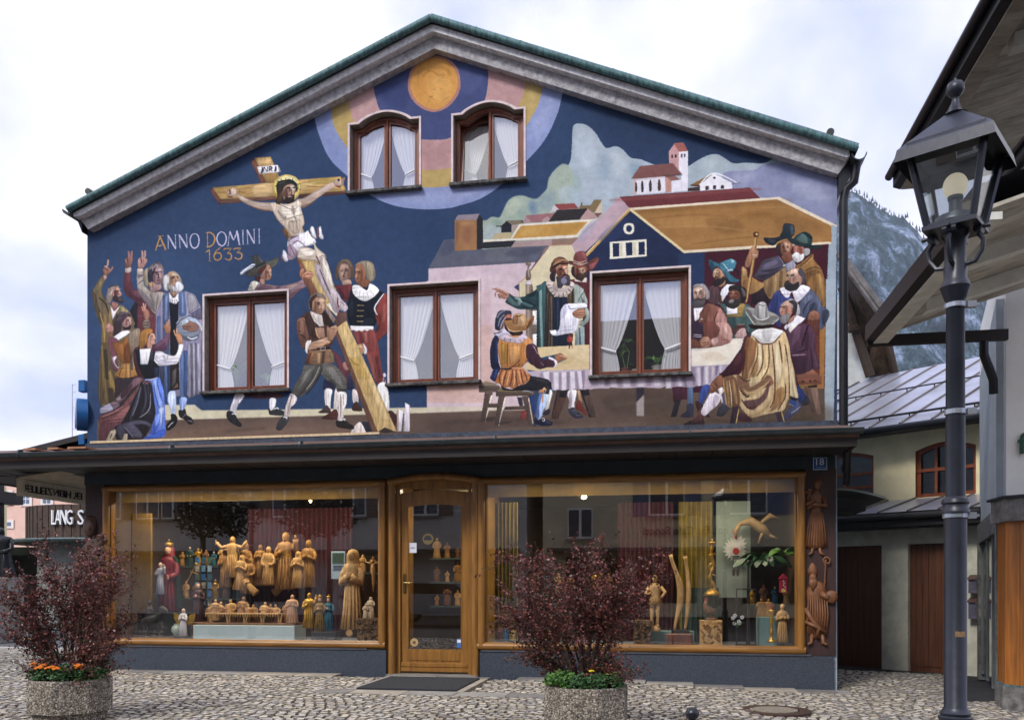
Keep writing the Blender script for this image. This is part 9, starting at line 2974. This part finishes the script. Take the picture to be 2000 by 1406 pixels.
# ---------------------------------------------------------------- street lamps
LMET = mat('dark graphite lamp paint', '2b2e38', .38, .25, 7, .1, metal=.2)
def lamp(x, y, ztop_eye, rz, label):
 s = 4.1 / F; gy = gz(x, y); root = empty('street_lamp', (x, y, gy), label, 'street lamp'); Zf = lambda py: EYE + (HY - py) * s; C = lambda z: (x, y, z)
 pr = [(.085, gy), (.085, gy + .3), (.07, Zf(1403) - .01), (.076, Zf(1403)), (.076, Zf(1399)), (.066, Zf(1396)), (.07, Zf(1391)), (.062, Zf(1388)), (.05, Zf(1380)), (.05, Zf(1016)), (.050, Zf(1004)), (.063, Zf(1002)), (.063, Zf(997)), (.055, Zf(992)), (.055, Zf(986)), (.062, Zf(982)), (.058, Zf(975)), (.044, Zf(970)), (.040, Zf(590)), (.048, Zf(585)), (.058, Zf(572)), (.068, Zf(562)), (.06, Zf(552)), (.05, Zf(545)), (.053, Zf(522)), (.047, Zf(516)), (.047, Zf(470)), (.06, Zf(462)), (.06, Zf(452))]
 g = MB(); g.lathe([(r, z) for r, z in pr], (x, y, 0), 22); g.build('post', LMET, root, smooth=35)
 for py in (598, 805, 1007):
  g = MB(); g.lathe([(.046 if py < 900 else .052, Zf(py + 5)), (.049 if py < 900 else .056, Zf(py + 4)), (.049 if py < 900 else .056, Zf(py - 4)), (.046 if py < 900 else .052, Zf(py - 5))], (x, y, 0), 20); g.box(x + .045, x + .085, y - .03, y - .0, Zf(py + 6), Zf(py - 6)); g.box(x + .07, x + .1, y - .02, y - .01, Zf(py + 3), Zf(py - 3)); g.build('clamp_band', mat('galvanised band', 'a4aab4', .35, .1, metal=.7), root)
 T = Matrix.Translation((x, y, 0)) @ Matrix.Rotation(rz, 4, 'Z')
 zb, ze = Zf(446), Zf(290); wb, we = .098, .168
 sq = lambda w_, z: [(-w_, -w_, z), (w_, -w_, z), (w_, w_, z), (-w_, w_, z)]
 g = MB(); g.T = T
 for i in range(4):
  a, b = Vector(sq(wb, zb)[i]), Vector(sq(we, ze)[i]); g.tube([a, b], .017, 6)
  g.tube([Vector(sq(wb, zb)[i]), Vector(sq(wb, zb)[(i + 1) % 4])], .017, 6); g.tube([Vector(sq(we, ze)[i]), Vector(sq(we, ze)[(i + 1) % 4])], .02, 6)
 g.add(sq(wb + .02, zb - .02) + sq(wb + .02, zb), [(0, 3, 2, 1), (4, 5, 6, 7), (0, 1, 5, 4), (1, 2, 6, 5), (2, 3, 7, 6), (3, 0, 4, 7)])
 g.build('lantern_frame', LMET, root, smooth=30)
 g = MB(); g.T = T; wo, zr = .204, Zf(244); lowz = ze - .02
 g.add(sq(wo, lowz) + sq(.035, zr + .045) + sq(wo + .01, lowz - .13 * 0) + sq(wo - .02, lowz), [(0, 1, 5, 4), (1, 2, 6, 5), (2, 3, 7, 6), (3, 0, 4, 7), (4, 5, 6, 7)])
 sk = sq(wo, lowz); sk2 = sq(wo + .012, lowz - .06); 
 g.add(sk + sk2, [(0, 1, 5, 4), (1, 2, 6, 5), (2, 3, 7, 6), (3, 0, 4, 7)]); g.add([Vector(p) * 1 - Vector((0, 0, .004)) for p in sk] , [(0, 3, 2, 1)])
 g.build('lantern_roof', LMET, root, fix=False)
 g = MB(); g.lathe([(.04, zr + .03), (.055, zr + .045), (.03, zr + .065), (.016, zr + .11), (.014, zr + .125), (.018, zr + .13), (.036, zr + .15), (.041, zr + .17), (.034, zr + .195), (.008, zr + .207), (.008, zr + .215), (.003, zr + .222)], (x, y, 0), 18); g.build('finial', LMET, root, smooth=50)
 for i in range(4):
  A = sq(wb - .004, zb + .01); B = sq(we - .006, ze - .01); g = MB(); g.T = T; j = (i + 1) % 4; n_ = 0; P = [Vector(A[i]), Vector(A[j]), Vector(B[j]), Vector(B[i])]; cc = sum(P, Vector()) / 4; inn = (Vector((0, 0, cc.z)) - cc).normalized() * .003
  g.add(P + [p + inn for p in P], [(0, 1, 2, 3), (7, 6, 5, 4)]); g.build('lantern_pane', glass('lantern glass', .1, (.9, .92, .92)), root)
 g = MB(); g.lathe([(.09, zb), (.10, zb + .02), (.09, zb + .05), (.03, zb + .055), (.028, zb + .13), (.034, zb + .135), (.034, zb + .15)], (x, y, 0), 18); g.build('lamp_socket', mat('grey socket', '5c6068', .4, .1, metal=.4), root, smooth=40)
 g = MB(); g.ball((x, y, zb + .2), .055, .055, .06, 18, 12); b_ = g.build('bulb', emis('unlit bulb with added glow', (.95, .82, .6), .3), root, smooth='all')  # weak emission added to the bulb so it shows through the panes
 g = MB(); g.T = T
 for i in range(4):
  c, s_ = [(1, 0), (0, 1), (-1, 0), (0, -1)][i]
  P = [(.045, Zf(520)), (.085, Zf(518)), (.115, Zf(500)), (.12, Zf(480)), (.10, Zf(468)), (.115, Zf(455)), (.15, Zf(455))]
  g.tube([(c * r_, s_ * r_, z) for r_, z in P], .011, 7); g.tube([(c * .10 + -s_ * .03, s_ * .10 + c * .03, zb - .035), (c * .10 - -s_ * .03, s_ * .10 - c * .03, zb - .035)], .02, 8)
 g.build('scroll_bracket', LMET, root, smooth=True)
 return root
pL = Zp(1866, 1140, 4.1); lamp(pL.x, pL.y, 0, R(-31), 'black four sided street lantern on a tall banded post at the right front')
lamp(-8.6, -4.4, 0, R(10), 'street lantern on a post, seen only reflected in the left shop window')
g = MB()
for a_, b_, py, h_ in ((-1.9, -1.1, 1237, .012),): 
 for k in range(5): t = a_ + (b_ - a_) * k / 4; t2 = a_ + (b_ - a_) * (k + 1) / 4; z = EYE + (HY - py) * 4.1 / F; g.add([(pL.x + .0512 * math.cos(t), pL.y + .0512 * math.sin(t), z - h_), (pL.x + .0512 * math.cos(t2), pL.y + .0512 * math.sin(t2), z - h_), (pL.x + .0512 * math.cos(t2), pL.y + .0512 * math.sin(t2), z + h_ * rnd.uniform(.8, 1.3)), (pL.x + .0512 * math.cos(t), pL.y + .0512 * math.sin(t), z + h_ * rnd.uniform(.8, 1.3))], [(0, 1, 2, 3)])
g.build('torn_sticker', mat('torn paper remains', '8f7250', .8, .4, 40), label='torn brown paper remains stuck around the lamp post', cat='sticker', fix=False)

a = Zp(1352, 1393, 5.2); g = MB(); g.tube([(a.x, a.y, gz(a.x)), (a.x, a.y, a.z - .05)], .028, 14); bo = g.build('bollard', mat('black bollard paint', '1c1e26', .3, .1, 6), smooth=30, label='short black bollard whose ball top shows at the bottom picture edge', cat='bollard')
g = MB(); g.ball(a, .042, .042, .040, 20, 14); g.lathe([(.022, -.07), (.03, -.05), (.022, -.035)], a, 14); g.build('ball', MATS['black bollard paint'], bo, smooth='all')

# ---------------------------------------------------------------- planters
AGG = bpy.data.materials.new('exposed aggregate'); AGG.use_nodes = True; t = AGG.node_tree; b = t.nodes['Principled BSDF']; L = t.links.new
tcn = t.nodes.new('ShaderNodeTexCoord'); vo = t.nodes.new('ShaderNodeTexVoronoi'); vo.inputs['Scale'].default_value = 75; vo.inputs['Randomness'].default_value = 1; L(tcn.outputs['Object'], vo.inputs['Vector'])
rp = t.nodes.new('ShaderNodeValToRGB'); els = rp.color_ramp.elements; els[0].position = 0; els[0].color = (.10, .085, .07, 1); els[1].position = 1; els[1].color = (.62, .56, .46, 1)
for p, c in ((.35, (.20, .17, .13, 1)), (.6, (.30, .25, .19, 1)), (.85, (.42, .37, .30, 1))): e = els.new(p); e.color = c
sp = t.nodes.new('ShaderNodeSeparateColor'); L(vo.outputs['Color'], sp.inputs[0]); L(sp.outputs[0], rp.inputs[0])
r2 = t.nodes.new('ShaderNodeValToRGB'); r2.color_ramp.elements[0].position = .45; r2.color_ramp.elements[0].color = (1, 1, 1, 1); r2.color_ramp.elements[1].position = .75; r2.color_ramp.elements[1].color = (.22, .20, .18, 1); L(vo.outputs['Distance'], r2.inputs[0])
mm = t.nodes.new('ShaderNodeMix'); mm.data_type = 'RGBA'; mm.blend_type = 'MULTIPLY'; mm.inputs[0].default_value = .9; L(rp.outputs[0], mm.inputs[6]); L(r2.outputs[0], mm.inputs[7])
n3 = t.nodes.new('ShaderNodeTexNoise'); n3.inputs['Scale'].default_value = 4; L(tcn.outputs['Object'], n3.inputs[0]); mr = t.nodes.new('ShaderNodeMapRange'); mr.inputs[3].default_value = .6; mr.inputs[4].default_value = 1.3; L(n3.outputs['Fac'], mr.inputs[0])
m4 = t.nodes.new('ShaderNodeVectorMath'); m4.operation = 'SCALE'; L(mm.outputs[2], m4.inputs[0]); L(mr.outputs[0], m4.inputs['Scale']); L(m4.outputs[0], b.inputs['Base Color'])
bp = t.nodes.new('ShaderNodeBump'); bp.inputs['Strength'].default_value = .8; bp.inputs['Distance'].default_value = .006; bp.invert = True; L(vo.outputs['Distance'], bp.inputs['Height']); L(bp.outputs[0], b.inputs['Normal']); b.inputs['Roughness'].default_value = .8
SOIL = mat('dark soil', '1e1712', 1, .4, 20, 1, 60)
def planter(cx_, cy_, r_, h_, rot, label):
 gy = gz(cx_); root = empty('planter', (cx_, cy_, gy), label, 'planter'); P = lambda r: [(cx_ + r * math.cos(rot + i * math.pi / 4), cy_ + r * math.sin(rot + i * math.pi / 4)) for i in range(8)]
 g = MB(); n = 8; vs = []
 for r, z in ((r_ * .88, gy + .0), (r_ * .88, gy + .085), (r_, gy + .086), (r_, gy + h_ - .012), (r_ - .008, gy + h_), (r_ - .055, gy + h_), (r_ - .065, gy + h_ - .06)): vs += [(x, y, z) for x, y in P(r)]
 g.add(vs, [(i * n + j, i * n + (j + 1) % n, (i + 1) * n + (j + 1) % n, (i + 1) * n + j) for i in range(6) for j in range(n)]); g.build('trough', AGG, root)
 g = MB(); g.prism(P(r_ - .06), gy + h_ - .08, gy + h_ - .045, 'z'); g.build('soil', SOIL, root); return root
PLc = (-6.09, -4.55); PRc = (-.70, -4.52)
a = Zp(138, 1400, 8.75); PLc = (a.x, a.y); a = Zp(1145, 1400, 8.15); PRc = (a.x, a.y)
planter(PLc[0], PLc[1], .415, .41, R(14), 'octagonal exposed aggregate planter with marigolds at the left front')
planter(PRc[0], PRc[1], .405, .41, R(20), 'octagonal exposed aggregate planter with yellow pansies in front of the right shop window')
# ---------------------------------------------------------------- barberry shrubs
TW = mat('brown twig bark', '4a372c', .85, .4, 20); BL = [mat('dark purple leaf', '48221f', .45, .3, 30), mat('wine leaf', '80423c', .45, .3, 30), mat('reddish brown leaf', '6c4032', .45, .3, 30), mat('low green leaf', '3f4a24', .5, .3, 30)]
def shrub(c, z0, env, seed, label, low=.0, nst=26):
 """env: list of (px, py) outline of the crown in the picture plane at the planter; gives a real 3D crown of the same width"""
 rr = random.Random(seed); root = empty('barberry_shrub', (c[0], c[1], z0), label, 'shrub'); base = Vector((c[0], c[1], z0))
 dep = CS * (c[1] + DD) - SN * c[0]; Rv = Vector((CS, SN, 0)); Fv = Vector((-SN, CS, 0)); cxp_ = CX + F * (CS * c[0] + SN * (c[1] + DD)) / dep
 loc = [((px - cxp_) / F * dep * .93, EYE + (HY - py) / F * dep - z0) for px, py in env]
 def rmax(ang): # ray cast from base point upward into the outline
  best = None; dx, dz = math.sin(ang), math.cos(ang)
  for (x0, y0), (x1, y1) in zip(loc, loc[1:] + loc[:1]):
   ex, ey = x1 - x0, y1 - y0; det = dx * (-ey) + ex * dz
   if abs(det) < 1e-9: continue
   t = (x0 * (-ey) + ex * y0) / det; s = (dx * y0 - dz * x0) / det
   if t > 0 and 0 <= s <= 1: best = max(best or 0, t)
  return best or .3
 gs = MB(); gl = MB(); tw = 0
 def leafs(p, d, n, sz):
  for _ in range(n):
   q = p + Vector((rr.gauss(0, .014), rr.gauss(0, .014), rr.gauss(0, .014))); a = Vector((rr.gauss(0, 1), rr.gauss(0, 1), rr.gauss(0, .8) + .3)).normalized(); b_ = a.orthogonal().normalized(); b_ = Matrix.Rotation(rr.uniform(0, 6.28), 3, a) @ b_; s = sz * rr.uniform(.75, 1.55)
   gl.cur = 3 if (rr.random() < max(0, .5 - (q.z - z0) * .9) * .7) else rr.choice((0, 0, 1, 1, 2)); gl.add([q, q + a * s * .5 + b_ * s * .32, q + a * s, q + a * s * .5 - b_ * s * .32], [(0, 1, 2, 3)])  # green leaves come more often towards the bottom
 for i in range(nst):
  ang = R(-66) + R(132) * (i + rr.uniform(-.3, .3)) / (nst - 1) ; dph = rr.uniform(-1, 1); rm = rmax(ang) * rr.uniform(.62, 1.0) 
  ex, ez = math.sin(ang) * rm, math.cos(ang) * rm; ey = dph * .48 * (1 - .35 * abs(math.sin(ang)))
  end = base + Rv * ex + Fv * ey + Vector((0, 0, ez)); st = base + Rv * (ex * .07 + rr.uniform(-.03, .03)) + Fv * (ey * .12)
  ctrl = base + Rv * ex * .30 + Fv * ey * .3 + Vector((0, 0, ez * .52 + .05)); n = 12; path = []
  for k in range(n + 1):
   t = k / n; p = st * (1 - t) ** 2 + ctrl * 2 * t * (1 - t) + end * t * t; p += Vector((rr.gauss(0, .006), rr.gauss(0, .006), rr.gauss(0, .004))) * (1 if 0 < k else 0); path.append(p)
  r0 = rr.uniform(.009, .018); gs.tube(path, [r0 * (1 - .8 * k / n) for k in range(n + 1)], 5)
  for k in range(2, n + 1):
   t = k / n
   if t > .45: leafs(path[k], None, 9, .027)
   for b_ in range(4 if t > .45 else 1):
    if t < .33: continue
    d = (path[k] - path[k - 1]).normalized(); sd = Vector((rr.gauss(0, 1), rr.gauss(0, 1), rr.gauss(0, .7) + .25)).normalized(); L1 = rr.uniform(.12, .36) * (.6 + .4 * t); td = (d * .9 + sd).normalized(); p0 = path[k].lerp(path[k - 1], rr.random()); m_ = 6
    tp = [p0 + td * L1 * q / m_ + Vector((0, 0, .02 * (q / m_) ** 2)) + Vector((rr.gauss(0, .004),) * 3) for q in range(m_ + 1)]; gs.tube(tp, [.0035 * (1 - .7 * q / m_) for q in range(m_ + 1)], 3, False)
    dn = 2 if t > .5 else 1
    for q in range(1, m_ + 1):
     leafs(tp[q], td, dn + (q == m_), .025)
     if rr.random() < .35:
      s2 = Vector((rr.gauss(0, 1), rr.gauss(0, 1), rr.gauss(0, .8) + .2)).normalized(); e2 = tp[q] + (td * .5 + s2).normalized() * rr.uniform(.05, .12); gs.tube([tp[q], e2], [.002, .001], 3, False)
      for z in (.4, .7, 1): leafs(tp[q].lerp(e2, z), td, 2 if t > .5 else 1, .024)
 gs.build('stem', TW, root, fix=False, kind=None); gl.build('foliage', BL, root, kind='stuff', fix=False); print('LEAVES', len(gl.f)); return root
shrub(PLc, gz(PLc[0]) + .33, [(60, 1262), (10, 1240), (0, 1160), (-6, 1110), (20, 1065), (60, 1075), (110, 1068), (160, 1075), (215, 1085), (262, 1090), (268, 1140), (255, 1190), (240, 1240), (205, 1290), (150, 1320), (90, 1300)], 3, 'purple leaved barberry shrub growing in the left planter')
shrub(PRc, gz(PRc[0]) + .33, [(1050, 1310), (975, 1260), (960, 1200), (925, 1150), (950, 1100), (1000, 1075), (1060, 1062), (1130, 1058), (1190, 1065), (1250, 1075), (1285, 1110), (1280, 1160), (1255, 1220), (1210, 1275), (1160, 1310)], 8, 'purple leaved barberry shrub growing in the right planter before the shop window')
# ---------------------------------------------------------------- bedding flowers
GRN = mat('fresh bedding leaf', '35592a', .5, .4, 20); GRN2 = mat('bright bedding leaf', '4f7a30', .5, .4, 20); ORG = mat('orange petals', 'e07a10', .6, .2, 20); YEL = mat('yellow petals', 'e8c81a', .6, .1, 20); LOB = mat('violet blue petals', '4448b0', .6, .2, 20)
def bedding(x, y, z, rad, n, m, label, name='bedding_plant', fl=None, flm=None, nf=0, fs=.03, cat='plant', seed=0):
 rr = random.Random(seed); root = empty(name, (x, y, z), label, cat); g = MB()
 for i in range(n):
  a = rr.uniform(0, 6.28); q = rad * rr.random() ** .5; h_ = rr.uniform(.03, .15) * (1.2 - q / rad * .5); p = Vector((x + q * math.cos(a), y + q * math.sin(a), z + h_)); d = Vector((rr.gauss(0, 1), rr.gauss(0, 1), rr.uniform(-.2, 1))).normalized() * rr.uniform(.022, .042); s = d.orthogonal().normalized() * d.length * .45
  g.add([p, p + d * .5 + s, p + d, p + d * .5 - s], [(0, 1, 2, 3)])
 g.build('leaves', m, root, fix=False, kind='stuff')
 for i in range(nf):
  a = rr.uniform(3.4, 6.0); q = rad * rr.uniform(.1, .9); c_ = Vector((x + q * math.cos(a), y + q * math.sin(a) - .0, z + rr.uniform(.13, .18))); g = MB()
  for k in range(16 if fs > .02 else 6):
   t = k * 2.4; r_ = fs * (.35 + .65 * (k % 8) / 7); p = c_ + Vector((r_ * math.cos(t), r_ * math.sin(t) * .9, fs * .5 * (1 - r_ / fs))); g.ball(p, fs * .34, fs * .34, fs * .22, 6, 4)
  g.build('flower', flm, root, smooth='all')
 return root
zt = gz(PLc[0]) + .385; cxl, cyl = PLc
for i, (dx, dy, n_, lab) in enumerate(((-.24, -.16, 2, 'orange marigold plant at the left end of the left planter'), (-.10, -.24, 3, 'orange marigold plant second from the left end of the left planter'), (.10, -.27, 2, 'orange marigold plant near the middle of the left planter'), (.24, -.17, 2, 'orange marigold plant at the right end of the left planter'))): bedding(cxl + dx, cyl + dy, zt, .10, 260, GRN, lab, 'marigold', True, ORG, n_ + 1, .036, 'flower', i + 1)
bedding(cxl - .0, cyl - .12, zt + .02, .12, 260, GRN2, 'violet blue lobelia between the marigolds in the left planter', 'lobelia', True, LOB, 9, .012, 'flower', 15)
bedding(cxl + .3, cyl - .02, zt, .10, 240, GRN, 'green flowerless bedding plant at the right rim of the left planter', seed=16)
bedding(cxl - .28, cyl + .02, zt + .04, .13, 320, BL[0], 'dark purple leaved bedding plant at the left rim of the left planter', seed=17)
cxr, cyr = PRc; zt = gz(PRc[0]) + .375
bedding(cxr - .22, cyr - .16, zt + .02, .15, 520, GRN2, 'bright green leafy bedding plant at the left of the right planter', seed=31)
bedding(cxr - .05, cyr - .24, zt, .12, 320, GRN, 'darker green bedding plant at the front of the right planter', seed=32)
for i, (dx, dy, n_, lab) in enumerate(((.10, -.22, 1, 'yellow pansy right of the stems in the right planter'), (.24, -.14, 2, 'yellow pansy with two small blooms at the right rim of the right planter'))): bedding(cxr + dx, cyr + dy, zt + .01, .11, 330, GRN, lab, 'pansy', True, YEL, n_, .026 - .008 * i, 'flower', 40 + i)

# ---------------------------------------------------------------- air
hz = bpy.data.materials.new('haze air'); hz.use_nodes = True; t = hz.node_tree; t.nodes.clear(); o_ = t.nodes.new('ShaderNodeOutputMaterial'); pv = t.nodes.new('ShaderNodeVolumePrincipled')
pv.inputs['Color'].default_value = (.82, .91, 1, 1); pv.inputs['Density'].default_value = .00022; pv.inputs['Anisotropy'].default_value = .2; t.links.new(pv.outputs[0], o_.inputs['Volume'])
g = MB(); g.box(-610, 610, -610, 800, -1.6, 345); g.build('haze', hz, kind='stuff')
